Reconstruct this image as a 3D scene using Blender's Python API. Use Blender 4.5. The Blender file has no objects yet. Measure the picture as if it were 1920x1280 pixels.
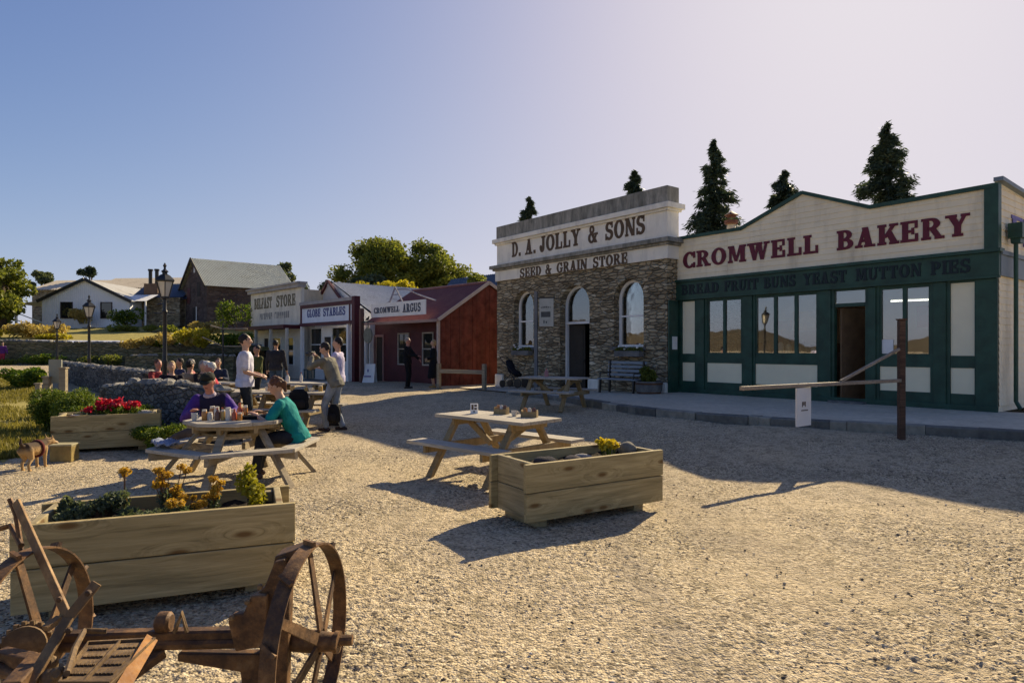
import bpy, bmesh, math, random
import numpy as np
from mathutils import Vector, Matrix
R = math.radians
SC = bpy.context.scene
COL = SC.collection

# ------------------------------------------------------------------ camera, sky, sun, exposure
FPX, U0, HZ, EYE = 1220.0, 960.0, 653.0, 1.6          # focal length and horizon of the 1920x1280 photograph
cam = bpy.data.cameras.new("camera"); camo = bpy.data.objects.new("camera", cam); COL.objects.link(camo)
camo.location = (0, 0, EYE); camo.rotation_euler = (R(90), 0, 0)
cam.sensor_width = 36; cam.lens = 36 * FPX / 1920; cam.shift_y = 13 / 1920
cam.clip_start = .05; cam.clip_end = 5000
SC.camera = camo

SUN_AZ, SUN_EL = 30.5, 30.3                            # azimuth from +Y towards +X
world = bpy.data.worlds.new("World"); SC.world = world; world.use_nodes = True
wn = world.node_tree.nodes; wl = world.node_tree.links
for n in list(wn): wn.remove(n)
sky = wn.new("ShaderNodeTexSky"); sky.sky_type = 'NISHITA'; sky.sun_disc = False
sky.sun_elevation = R(SUN_EL); sky.sun_rotation = R(SUN_AZ)
sky.altitude = 200; sky.air_density = .6; sky.dust_density = 1.0; sky.ozone_density = 6.0
bg = wn.new("ShaderNodeBackground"); bg.inputs['Strength'].default_value = 0.092
wo = wn.new("ShaderNodeOutputWorld")

def wvec(op, a, b):
    n = wn.new('ShaderNodeVectorMath'); n.operation = op
    for i, v in ((0, a), (1, b)):
        if hasattr(v, 'links'): wl.new(v, n.inputs[i])
        else: n.inputs[i].default_value = v
    return n.outputs[0]
# the photograph's soft, slightly violet sky: more contrast, and a shoulder so the glow round the sun does not clip
wg = wn.new('ShaderNodeGamma'); wg.inputs[1].default_value = 1.45
wl.new(wvec('MULTIPLY', sky.outputs[0], (1.15, .96, .96)), wg.inputs[0])
skyc = wvec('DIVIDE', wg.outputs[0], wvec('ADD', wvec('MULTIPLY', wg.outputs[0], (1 / 3.2,) * 3), (1, 1, 1)))
wl.new(wvec('MULTIPLY', skyc, (1.025, .97, 1.015)), bg.inputs['Color']); wl.new(bg.outputs[0], wo.inputs['Surface'])
sun = bpy.data.lights.new("sun", 'SUN'); suno = bpy.data.objects.new("sun", sun); COL.objects.link(suno)
sun.energy = 2.95; sun.angle = R(.53); sun.color = (1.0, .83, .565)
SUNV = Vector((math.sin(R(SUN_AZ)) * math.cos(R(SUN_EL)), math.cos(R(SUN_AZ)) * math.cos(R(SUN_EL)), math.sin(R(SUN_EL))))
suno.rotation_euler = SUNV.to_track_quat('Z', 'Y').to_euler(); suno.location = (20, 30, 40)
SC.view_settings.view_transform = 'Standard'; SC.view_settings.look = 'None'
SC.view_settings.exposure = 1.5; SC.view_settings.gamma = 1
SC.view_settings.use_curve_mapping = False
SC.render.engine = 'CYCLES'
SC.cycles.max_bounces = 6; SC.cycles.transparent_max_bounces = 12
SC.cycles.use_denoising = True

# ------------------------------------------------------------------ measuring: photograph pixel -> place
B0 = Vector((9.53, 12.8, 0)); DF = Vector((-.6135, .7897, 0)); NF = Vector((.7897, .6135, 0))
def lerp(x, xs, ys): return float(np.interp(x, xs, ys))
def sm(t):
    t = min(1, max(0, t)); return t * t * (3 - 2 * t)
def G(x, y):
    """height of the gravel: rises gently to the shops, falls along the street, rises to the left."""
    dx, dy = x - B0.x, y - B0.y
    s = dx * DF.x + dy * DF.y; o = -(dx * NF.x + dy * NF.y)
    a = lerp(s, [-10, 8, 13, 16, 22, 27, 34], [.18, .18, .13, .1, .1, -.03, -.1])
    z = a * (1 - sm((o - 4.8) / 3.6))
    z += .7 * sm((y - 15) / 18) * sm((-x - 8) / 6) * sm((o - 7) / 4)
    return z
def at(u, v, Y): return Vector(((u - U0) / FPX * Y, Y, EYE - (v - HZ) / FPX * Y))
def gnd(u, v):
    Y = 8.0
    for _ in range(40): Y = .5 * Y + .5 * (EYE - G((u - U0) / FPX * Y, Y)) * FPX / (v - HZ)
    return Vector(((u - U0) / FPX * Y, Y, G((u - U0) / FPX * Y, Y)))
class Frame:
    """a facade: local x to the right along it, y into the building, z up."""
    def __init__(s, org, rotz):
        s.o = Vector(org); s.r = rotz
        s.x = Vector((math.cos(rotz), math.sin(rotz), 0)); s.y = Vector((-math.sin(rotz), math.cos(rotz), 0))
    def X(s, u, y=0):
        p = s.o + s.y * y; k = (u - U0) / FPX
        return (k * p.y - p.x) / (s.x.x - k * s.x.y)
    def pt(s, u, v, y=0):
        x = s.X(u, y); Y = (s.o + s.y * y + s.x * x).y
        return x, EYE - (v - HZ) / FPX * Y - s.o.z
    def W(s, x, y, z=0): return s.o + s.x * x + s.y * y + Vector((0, 0, z))

# ------------------------------------------------------------------ mesh building
class MB:
    def __init__(s): s.v = []; s.f = []; s.m = []
    def add(s, vs, fs, mi=0):
        b = len(s.v); s.v += [tuple(p) for p in vs]; s.f += [tuple(i + b for i in f) for f in fs]; s.m += [mi] * len(fs); return s
    def box(s, x0, y0, z0, x1, y1, z1, mi=0):
        v = [(x, y, z) for z in (z0, z1) for x, y in ((x0, y0), (x1, y0), (x1, y1), (x0, y1))]
        return s.add(v, [(3, 2, 1, 0), (4, 5, 6, 7), (0, 1, 5, 4), (1, 2, 6, 5), (2, 3, 7, 6), (3, 0, 4, 7)], mi)
    def beam(s, p0, p1, w, h, up=(0, 0, 1), mi=0, w1=None, h1=None, b=0):
        """rectangular bar from p0 to p1; w sideways, h along up; b = chamfer"""
        p0 = Vector(p0); p1 = Vector(p1); d = (p1 - p0).normalized(); up = Vector(up)
        sd = d.cross(up)
        if sd.length < 1e-4: sd = d.cross(Vector((1, 0, 0)))
        sd.normalize(); u = sd.cross(d).normalized(); w1 = w if w1 is None else w1; h1 = h if h1 is None else h1
        def ring(p, w, h):
            if b: q = [(-w/2+b, -h/2), (w/2-b, -h/2), (w/2, -h/2+b), (w/2, h/2-b), (w/2-b, h/2), (-w/2+b, h/2), (-w/2, h/2-b), (-w/2, -h/2+b)]
            else: q = [(-w/2, -h/2), (w/2, -h/2), (w/2, h/2), (-w/2, h/2)]
            return [p + sd * a + u * c for a, c in q]
        A = ring(p0, w, h); B = ring(p1, w1, h1); n = len(A)
        return s.add(A + B, [tuple(range(n)), tuple(reversed(range(n, 2 * n)))] + [(i, i + n, (i + 1) % n + n, (i + 1) % n) for i in range(n)], mi)
    def tube(s, pts, r, n=8, mi=0, cap=True):
        pts = [Vector(p) for p in pts]; rs = r if isinstance(r, (list, tuple)) else [r] * len(pts)
        vs = []; fs = []; prev = None
        for i, p in enumerate(pts):
            d = (pts[min(i + 1, len(pts) - 1)] - pts[max(i - 1, 0)]).normalized()
            a = prev if prev is not None else (Vector((0, 0, 1)) if abs(d.z) < .9 else Vector((1, 0, 0)))
            a = (a - d * a.dot(d)).normalized(); prev = a; c = d.cross(a)
            for k in range(n):
                t = 2 * math.pi * k / n; vs.append(p + (a * math.cos(t) + c * math.sin(t)) * rs[i])
        for i in range(len(pts) - 1):
            for k in range(n): fs.append((i * n + k, i * n + (k + 1) % n, (i + 1) * n + (k + 1) % n, (i + 1) * n + k))
        if cap: fs += [tuple(reversed(range(n))), tuple(range((len(pts) - 1) * n, len(pts) * n))]
        return s.add(vs, fs, mi)
    def lathe(s, prof, c=(0, 0, 0), n=16, mi=0, ax=None):
        """prof: (radius, height) pairs, turned about the vertical through c (or about axis ax)"""
        c = Vector(c); vs = []; fs = []; Q = Vector((0, 0, 1)).rotation_difference(Vector(ax)) if ax is not None else None
        for r_, z in prof:
            for k in range(n):
                t = 2 * math.pi * k / n; p = Vector((r_ * math.cos(t), r_ * math.sin(t), z))
                if Q: p.rotate(Q)
                vs.append(c + p)
        for i in range(len(prof) - 1):
            for k in range(n): fs.append((i * n + k, i * n + (k + 1) % n, (i + 1) * n + (k + 1) % n, (i + 1) * n + k))
        fs += [tuple(reversed(range(n))), tuple(range((len(prof) - 1) * n, len(prof) * n))]
        return s.add(vs, fs, mi)
    def prism(s, poly, y0, y1, mi=0):
        """polygon in (x, z), extruded from y0 (front) to y1"""
        n = len(poly); vs = [(x, y0, z) for x, z in poly] + [(x, y1, z) for x, z in poly]
        return s.add(vs, [tuple(range(n)), tuple(reversed(range(n, 2 * n)))] + [(i, i + n, (i + 1) % n + n, (i + 1) % n) for i in range(n)], mi)
    def slab(s, poly, z0, z1, mi=0):
        n = len(poly); vs = [(x, y, z0) for x, y in poly] + [(x, y, z1) for x, y in poly]
        return s.add(vs, [tuple(reversed(range(n))), tuple(range(n, 2 * n))] + [(i, (i + 1) % n, (i + 1) % n + n, i + n) for i in range(n)], mi)
    def ell(s, c, rx, ry, rz, n=12, m=8, mi=0, axes=None):
        c = Vector(c); ax = axes or (Vector((1, 0, 0)), Vector((0, 1, 0)), Vector((0, 0, 1))); vs = []; fs = []
        for i in range(1, m):
            a = math.pi * i / m
            for k in range(n):
                t = 2 * math.pi * k / n
                vs.append(c + ax[0] * rx * math.sin(a) * math.cos(t) + ax[1] * ry * math.sin(a) * math.sin(t) + ax[2] * rz * math.cos(a))
        T = len(vs); vs += [c + ax[2] * rz, c - ax[2] * rz]
        for i in range(m - 2):
            for k in range(n): fs.append((i * n + k, (i + 1) * n + k, (i + 1) * n + (k + 1) % n, i * n + (k + 1) % n))
        for k in range(n): fs += [(T, k, (k + 1) % n), (T + 1, (m - 2) * n + (k + 1) % n, (m - 2) * n + k)]
        return s.add(vs, fs, mi)
    def cap(s, p0, p1, r0, r1, n=10, mi=0):
        """tapered limb with round ends"""
        p0 = Vector(p0); p1 = Vector(p1); d = (p1 - p0).normalized(); P = []; Rr = []
        for a in (80, 55, 25): P.append(p0 - d * r0 * math.sin(R(a))); Rr.append(r0 * math.cos(R(a)))
        P += [p0, p1]; Rr += [r0, r1]
        for a in (25, 55, 80): P.append(p1 + d * r1 * math.sin(R(a))); Rr.append(r1 * math.cos(R(a)))
        return s.tube(P, Rr, n, mi)
    def loft(s, secs, n=16, mi=0):
        """secs: (centre, half-width vector, half-depth vector)"""
        vs = []; fs = []
        for c, a, b in secs:
            for k in range(n):
                t = 2 * math.pi * k / n; vs.append(Vector(c) + Vector(a) * math.cos(t) + Vector(b) * math.sin(t))
        for i in range(len(secs) - 1):
            for k in range(n): fs.append((i * n + k, i * n + (k + 1) % n, (i + 1) * n + (k + 1) % n, (i + 1) * n + k))
        fs += [tuple(reversed(range(n))), tuple(range((len(secs) - 1) * n, len(secs) * n))]
        return s.add(vs, fs, mi)
    def stone(s, c, rx, ry, rz, rnd, mi=0, rot=0):
        b = len(s.v); s.ell(c, rx, ry, rz, 9, 6, mi); c = Vector(c)
        for i in range(b, len(s.v)):
            p = Vector(s.v[i]) - c; p *= rnd.uniform(.82, 1.12); q = Vector((p.x * math.cos(rot) - p.y * math.sin(rot), p.x * math.sin(rot) + p.y * math.cos(rot), p.z)); s.v[i] = tuple(c + q)
        return s
    def build(s, name, mat, parent=None, smooth=False, bevel=0):
        me = bpy.data.meshes.new(name); me.from_pydata(s.v, [], s.f)
        for m in (mat if isinstance(mat, (list, tuple)) else [mat]): me.materials.append(m)
        if any(s.m): me.polygons.foreach_set('material_index', s.m)
        bm = bmesh.new(); bm.from_mesh(me); bmesh.ops.recalc_face_normals(bm, faces=bm.faces); bm.to_mesh(me); bm.free()
        if smooth: me.polygons.foreach_set('use_smooth', [True] * len(me.polygons))
        o = bpy.data.objects.new(name, me); COL.objects.link(o)
        if parent is not None: o.parent = parent
        if bevel:
            b = o.modifiers.new('bevel', 'BEVEL'); b.width = bevel; b.segments = 2; b.limit_method = 'ANGLE'; b.angle_limit = R(40)
        if smooth == 'auto':
            me.polygons.foreach_set('use_smooth', [True] * len(me.polygons)); me.set_sharp_from_angle(angle=R(40))
        return o

def raw(name, v, f, mat, parent=None, k=4, smooth=False):
    """fast mesh from numpy arrays, every face with k corners"""
    me = bpy.data.meshes.new(name); v = np.asarray(v, np.float32); f = np.asarray(f, np.int32)
    me.vertices.add(len(v)); me.vertices.foreach_set('co', v.ravel())
    me.loops.add(f.size); me.loops.foreach_set('vertex_index', f.ravel())
    me.polygons.add(len(f)); me.polygons.foreach_set('loop_start', np.arange(0, f.size, k, dtype=np.int32)); me.polygons.foreach_set('loop_total', np.full(len(f), k, np.int32))
    if smooth: me.polygons.foreach_set('use_smooth', np.ones(len(f), bool))
    me.update(calc_edges=True); me.validate()
    me.materials.append(mat); o = bpy.data.objects.new(name, me); COL.objects.link(o)
    if parent is not None: o.parent = parent
    return o

def tag(o, label, cat, group=None):
    o['label'] = label; o['category'] = cat
    if group: o['group'] = group
    return o
def thing(name, label, cat, loc=(0, 0, 0), rotz=0.0, group=None):
    o = bpy.data.objects.new(name, None); COL.objects.link(o); o.empty_display_size = .1
    o.location = loc; o.rotation_euler = (0, 0, rotz); return tag(o, label, cat, group)
def struct(o, kind='structure'): o['kind'] = kind; return o
def copy_tree(o, parent=None):
    c = o.copy(); COL.objects.link(c); c.parent = parent
    for ch in list(o.children): copy_tree(ch, c)
    return c
def again(o, label, loc, rotz, group=None):
    c = copy_tree(o); c.location = loc; c.rotation_euler = (0, 0, rotz); c['label'] = label
    if group: c['group'] = group
    return c

# ------------------------------------------------------------------ materials
class NT:
    def __init__(s, name):
        s.mat = bpy.data.materials.new(name); s.mat.use_nodes = True; s.t = s.mat.node_tree
        s.b = s.t.nodes['Principled BSDF']; s.out = s.t.nodes['Material Output']
        s.co = s.n('ShaderNodeTexCoord')
    def n(s, typ, **kw):
        x = s.t.nodes.new(typ)
        for k, v in kw.items(): setattr(x, k, v)
        return x
    def l(s, a, b): s.t.links.new(a, b)
    def map(s, scale=(1, 1, 1), rot=(0, 0, 0), src='Object'):
        m = s.n('ShaderNodeMapping'); m.inputs['Scale'].default_value = scale; m.inputs['Rotation'].default_value = rot
        s.l(s.co.outputs[src], m.inputs['Vector']); return m.outputs[0]
    def noise(s, vec, scale, detail=4, rough=.55, dist=0):
        x = s.n('ShaderNodeTexNoise'); x.inputs['Scale'].default_value = scale; x.inputs['Detail'].default_value = detail
        x.inputs['Roughness'].default_value = rough; x.inputs['Distortion'].default_value = dist; s.l(vec, x.inputs['Vector']); return x.outputs['Fac']
    def voro(s, vec, scale, feature='F1', rnd=1):
        x = s.n('ShaderNodeTexVoronoi', feature=feature); x.inputs['Scale'].default_value = scale; x.inputs['Randomness'].default_value = rnd; s.l(vec, x.inputs['Vector']); return x
    def ramp(s, fac, stops):
        r = s.n('ShaderNodeValToRGB'); e = r.color_ramp.elements
        while len(e) < len(stops): e.new(.5)
        for i, (p, c) in enumerate(stops): e[i].position = p; e[i].color = (*c, 1) if len(c) == 3 else c
        s.l(fac, r.inputs[0]); return r.outputs[0]
    def mixc(s, fac, a, b, mode='MIX'):
        m = s.n('ShaderNodeMix', data_type='RGBA', blend_type=mode)
        for idx, val in ((0, fac), (6, a), (7, b)):
            sock = m.inputs[idx]
            if hasattr(val, 'links'): s.l(val, sock)
            elif isinstance(val, (int, float)): sock.default_value = val
            else: sock.default_value = (*val, 1)
        return m.outputs[2]
    def math(s, op, a, b=0.0):
        m = s.n('ShaderNodeMath', operation=op)
        for i, val in ((0, a), (1, b)):
            if hasattr(val, 'links'): s.l(val, m.inputs[i])
            else: m.inputs[i].default_value = val
        return m.outputs[0]
    def bump(s, h, strength=.3, dist=.02):
        b = s.n('ShaderNodeBump'); b.inputs['Strength'].default_value = strength; b.inputs['Distance'].default_value = dist
        s.l(h, b.inputs['Height']); s.l(b.outputs[0], s.b.inputs['Normal'])
    def done(s, col=None, rough=.7, spec=.3, metal=0):
        if col is not None:
            if hasattr(col, 'links'): s.l(col, s.b.inputs['Base Color'])
            else: s.b.inputs['Base Color'].default_value = (*col, 1)
        if hasattr(rough, 'links'): s.l(rough, s.b.inputs['Roughness'])
        else: s.b.inputs['Roughness'].default_value = rough
        s.b.inputs['Specular IOR Level'].default_value = spec; s.b.inputs['Metallic'].default_value = metal
        return s.mat

def paint(name, c, rough=.55, var=.18, scale=3, bump=.08, spec=.3, dirt=None, metal=0):
    t = NT(name); v = t.map(); n1 = t.noise(v, scale, 6, .6); n2 = t.noise(v, scale * 14, 3)
    lo = tuple(x * (1 - var) for x in c); hi = tuple(min(1, x * (1 + var * .6)) for x in c)
    col = t.ramp(n1, [(.3, lo), (.7, hi)])
    if dirt is not None: col = t.mixc(t.ramp(t.noise(t.map((1, 1, .25)), scale * 1.7, 7, .65), [(.5, (0, 0, 0)), (.75, (.6, .6, .6))]), col, dirt)
    t.bump(n2, bump, .01); return t.done(col, rough, spec, metal)

def wood(name, c1, c2, rough=.75, grain=26, knots=True, ax=0, bump=.35, dark=.5):
    t = NT(name); sc = [grain, grain, grain]; sc[ax] = 1.1
    info = t.n('ShaderNodeObjectInfo'); off = t.n('ShaderNodeVectorMath', operation='ADD'); comb = t.n('ShaderNodeCombineXYZ')
    for i in range(3): t.l(t.math('MULTIPLY', info.outputs['Random'], 7.3 + i * 3), comb.inputs[i])
    t.l(t.co.outputs['Object'], off.inputs[0]); t.l(comb.outputs[0], off.inputs[1])
    m = t.n('ShaderNodeMapping'); m.inputs['Scale'].default_value = sc; t.l(off.outputs[0], m.inputs['Vector'])
    ks = [3.2, 3.2, 5.2]; ks[ax] = 1.5
    mk = t.n('ShaderNodeMapping'); mk.inputs['Scale'].default_value = ks; t.l(off.outputs[0], mk.inputs['Vector'])
    sp = t.n('ShaderNodeSeparateXYZ'); t.l(off.outputs[0], sp.inputs[0]); cb = t.n('ShaderNodeCombineXYZ'); i0, i1 = {0: (0, 2), 1: (1, 2), 2: (2, 0)}[ax]
    t.l(t.math('MULTIPLY', sp.outputs[i0], 1.55), cb.inputs[0]); t.l(t.math('MULTIPLY', sp.outputs[i1], 4.6), cb.inputs[1])
    vk = t.n('ShaderNodeTexVoronoi', voronoi_dimensions='2D'); vk.inputs['Scale'].default_value = 1.0; t.l(cb.outputs[0], vk.inputs['Vector']); kn = vk.outputs['Distance']
    vec = m.outputs[0]
    kf = t.ramp(kn, [(.05, (1, 1, 1)), (.42, (0, 0, 0))])
    add = t.n('ShaderNodeVectorMath', operation='ADD'); sclv = t.n('ShaderNodeVectorMath', operation='SCALE'); sclv.inputs['Scale'].default_value = 2.6
    t.l(kf, sclv.inputs[0]); t.l(vec, add.inputs[0]); t.l(sclv.outputs[0], add.inputs[1])
    g = t.noise(add.outputs[0] if knots else vec, .9, 6, .62, .9)
    fine = t.noise(vec, 3.5, 5, .7)
    big = t.noise(mk.outputs[0], .8, 4)
    col = t.ramp(g, [(.32, tuple(x * dark for x in c1)), (.44, c1), (.62, c2), (.75, tuple(x * .8 for x in c1))])
    col = t.mixc(.35, col, t.ramp(fine, [(.3, tuple(x * .45 for x in c1)), (.65, c2)]))
    col = t.mixc(t.ramp(big, [(.35, (.45, .45, .45)), (.65, (0, 0, 0))]), col, tuple(x * .62 for x in c1))
    if knots: col = t.mixc(t.ramp(kn, [(.05, (.95, .95, .95)), (.13, (.0, .0, .0))]), col, (c1[0] * .42, c1[1] * .3, c1[2] * .22))
    t.bump(t.math('ADD', g, t.math('MULTIPLY', fine, .6)), bump, .006); return t.done(col, rough, .2)

def leafm(name, c1, c2, c3, trans=.45, rough=.55):
    t = NT(name); g = t.n('ShaderNodeNewGeometry'); col = t.ramp(g.outputs['Random Per Island'], [(.0, c1), (.5, c2), (1, c3)])
    col = t.mixc(t.ramp(t.noise(t.map(), 1.3, 3), [(.35, (.5, .5, .5)), (.65, (0, 0, 0))]), col, tuple(x * .55 for x in c1))
    t.done(col, rough, .25); tr = t.n('ShaderNodeBsdfTranslucent'); t.l(t.mixc(1, col, (1.0, .95, .55), 'MULTIPLY'), tr.inputs[0])
    mx = t.n('ShaderNodeMixShader'); mx.inputs[0].default_value = trans; t.l(t.b.outputs[0], mx.inputs[1]); t.l(tr.outputs[0], mx.inputs[2]); t.l(mx.outputs[0], t.out.inputs[0]); return t.mat

def schist(name, cols, sc=(3.2, 3.2, 11), mortar=(.09, .08, .065), bump=.9):
    t = NT(name); v = t.map(sc); w = t.n('ShaderNodeVectorMath', operation='ADD'); nz = t.n('ShaderNodeTexNoise'); nz.inputs['Scale'].default_value = .9
    t.l(v, nz.inputs['Vector']); s_ = t.n('ShaderNodeVectorMath', operation='SCALE'); s_.inputs['Scale'].default_value = .55
    t.l(nz.outputs['Color'], s_.inputs[0]); t.l(v, w.inputs[0]); t.l(s_.outputs[0], w.inputs[1])
    vo = t.voro(w.outputs[0], 1.0); ed = t.voro(w.outputs[0], 1.0, 'DISTANCE_TO_EDGE').outputs['Distance']
    sep = t.n('ShaderNodeSeparateColor'); t.l(vo.outputs['Color'], sep.inputs[0])
    k = len(cols); col = t.ramp(sep.outputs[0], [(i / (k - 1), c) for i, c in enumerate(cols)])
    fine = t.noise(t.map((sc[0] * 2, sc[1] * 2, sc[2] * 2.2)), 3, 6, .7)
    col = t.mixc(.55, col, t.ramp(fine, [(.3, (.25, .25, .25)), (.7, (1.25, 1.2, 1.1))]), 'MULTIPLY')
    big = t.noise(t.map((1, 1, 1)), .9, 4); col = t.mixc(t.ramp(big, [(.4, (.4, .4, .4)), (.65, (0, 0, 0))]), col, tuple(x * .6 for x in cols[0]))
    mk = t.math('MULTIPLY', t.ramp(ed, [(.015, (1, 1, 1)), (.07, (0, 0, 0))]), t.ramp(fine, [(.35, (.15, .15, .15)), (.6, (.9, .9, .9))])); col = t.mixc(mk, col, mortar)
    h = t.math('ADD', t.math('MULTIPLY', t.ramp(ed, [(.0, (0, 0, 0)), (.14, (1, 1, 1))]), 1.0), t.math('ADD', t.math('MULTIPLY', sep.outputs[1], .8), t.math('MULTIPLY', fine, .5)))
    t.bump(h, bump, .035); return t.done(col, .85, .15)

def sheetiron(name, c, rust=(.2, .09, .04), rustamt=.5, rough=.5, metal=.0, seams=None):
    t = NT(name); v = t.map(); n1 = t.noise(v, 1.1, 6, .65); n2 = t.noise(t.map((2, 2, .4)), 4, 5, .7)
    col = t.ramp(n2, [(.3, tuple(x * .78 for x in c)), (.7, tuple(min(1, x * 1.1) for x in c))])
    col = t.mixc(t.ramp(n1, [(.62 - .22 * rustamt, (0, 0, 0)), (.95 - .25 * rustamt, (.75, .75, .75))]), col, rust)
    t.bump(t.noise(v, 30, 3), .05, .01); return t.done(col, rough, .3, metal)

def glass(name, refl=.42, tint=(.9, .92, .9)):
    t = NT(name); gl = t.n('ShaderNodeBsdfGlossy'); gl.inputs['Roughness'].default_value = .015; gl.inputs['Color'].default_value = (.95, .95, .95, 1)
    tr = t.n('ShaderNodeBsdfTransparent'); tr.inputs[0].default_value = (*tint, 1); mx = t.n('ShaderNodeMixShader')
    fr = t.n('ShaderNodeFresnel'); fr.inputs['IOR'].default_value = 1.5
    nb = t.n('ShaderNodeBump'); nb.inputs['Strength'].default_value = .05; nb.inputs['Distance'].default_value = .02
    t.l(t.noise(t.map(), 1.6, 2), nb.inputs['Height']); t.l(nb.outputs[0], gl.inputs['Normal'])
    f = t.math('ADD', t.math('MULTIPLY', fr.outputs[0], .8), refl); t.l(f, mx.inputs[0]); t.l(tr.outputs[0], mx.inputs[1]); t.l(gl.outputs[0], mx.inputs[2]); t.l(mx.outputs[0], t.out.inputs[0])
    return t.mat

def gravel(name):
    t = NT(name); v = t.map(); 
    big = t.noise(v, .35, 5, .6); mid = t.noise(v, 2.2, 6, .65); grit = t.noise(v, 26, 5, .75)
    pb = t.voro(v, 68); pb2 = t.voro(v, 26); sepc = t.n('ShaderNodeSeparateColor'); t.l(pb.outputs['Color'], sepc.inputs[0])
    col = t.ramp(sepc.outputs[0], [(0, (.07, .055, .038)), (.17, (.13, .1, .07)), (.24, (.44, .345, .2)), (.6, (.6, .485, .3)), (1, (.8, .69, .49))])
    col = t.mixc(.5, col, t.ramp(grit, [(.3, (.35, .33, .3)), (.5, (.95, .95, .95)), (.75, (1.25, 1.22, 1.18))]), 'MULTIPLY')
    col = t.mixc(t.ramp(mid, [(.35, (.35, .35, .35)), (.62, (0, 0, 0))]), col, (.33, .27, .19))
    col = t.mixc(t.ramp(big, [(.42, (.0, .0, .0)), (.7, (.45, .45, .45))]), col, (.68, .56, .39))
    trk = t.noise(t.map((.9, .12, 1), (0, 0, R(-38))), 1.6, 4, .6, .6); col = t.mixc(t.ramp(trk, [(.5, (0, 0, 0)), (.68, (.5, .5, .5))]), col, (.33, .275, .2))
    s2 = t.n('ShaderNodeSeparateColor'); t.l(pb2.outputs['Color'], s2.inputs[0]); spk = t.math('MULTIPLY', t.ramp(s2.outputs[1], [(.2, (1, 1, 1)), (.24, (0, 0, 0))]), t.ramp(pb2.outputs['Distance'], [(.35, (1, 1, 1)), (.5, (0, 0, 0))])); col = t.mixc(t.math('MULTIPLY', spk, .85), col, (.1, .08, .055))
    cpt = t.noise(v, .7, 5, .62, .5); col = t.mixc(t.ramp(cpt, [(.44, (0, 0, 0)), (.62, (.42, .42, .42))]), col, (.57, .455, .285)); mot = t.noise(v, 7.5, 5, .7, .4); col = t.mixc(t.ramp(mot, [(.36, (.62, .62, .62)), (.5, (0, 0, 0))]), col, (.2, .165, .1))
    h = t.math('ADD', t.math('MULTIPLY', pb.outputs['Distance'], -.9), t.math('ADD', t.math('MULTIPLY', pb2.outputs['Distance'], -1.0), t.math('ADD', t.math('MULTIPLY', grit, 1.3), t.math('MULTIPLY', mid, 1.2))))
    t.bump(h, .7, .02); return t.done(col, .95, .08)

def earth(name, c1, c2, c3, s=3.0, bump=.6):
    t = NT(name); v = t.map(); a = t.noise(v, s, 7, .65); b = t.noise(v, s * .2, 4); c = t.noise(v, s * 9, 4, .7)
    col = t.ramp(a, [(.3, c1), (.5, c2), (.7, c3)]); col = t.mixc(t.ramp(b, [(.4, (.6, .6, .6)), (.6, (0, 0, 0))]), col, c2)
    col = t.mixc(.4, col, t.ramp(c, [(.3, (.4, .4, .4)), (.7, (1.2, 1.2, 1.2))]), 'MULTIPLY')
    t.bump(t.math('ADD', a, c), bump, .04); return t.done(col, .95, .1)
# ------------------------------------------------------------------ lettering (slab serif, drawn as strokes)
def arcpoly(cx, cy, rx, ry, a0, a1, tw, th, n=14):
    o = []; i = []
    for k in range(n + 1):
        a = R(a0 + (a1 - a0) * k / n); c, s_ = math.cos(a), math.sin(a)
        o.append((cx + rx * c, cy + ry * s_)); i.append((cx + (rx - tw) * c, cy + (ry - th) * s_))
    return [[o[k], o[k + 1], i[k + 1], i[k]] for k in range(n)]
def rc(x0, y0, x1, y1): return [[(x0, y0), (x1, y0), (x1, y1), (x0, y1)]]
def pa(b0, b1, t0, t1, y0=0, y1=1): return [[(b0, y0), (b1, y0), (t1, y1), (t0, y1)]]
T_, t_, S_ = .21, .1, .09
def stem(x, w=T_, o=.07, y0=0, y1=1, top=True, bot=True):
    p = rc(x, y0, x + w, y1)
    if bot: p += rc(x - o, y0, x + w + o, y0 + S_)
    if top: p += rc(x - o, y1 - S_, x + w + o, y1)
    return p
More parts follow.
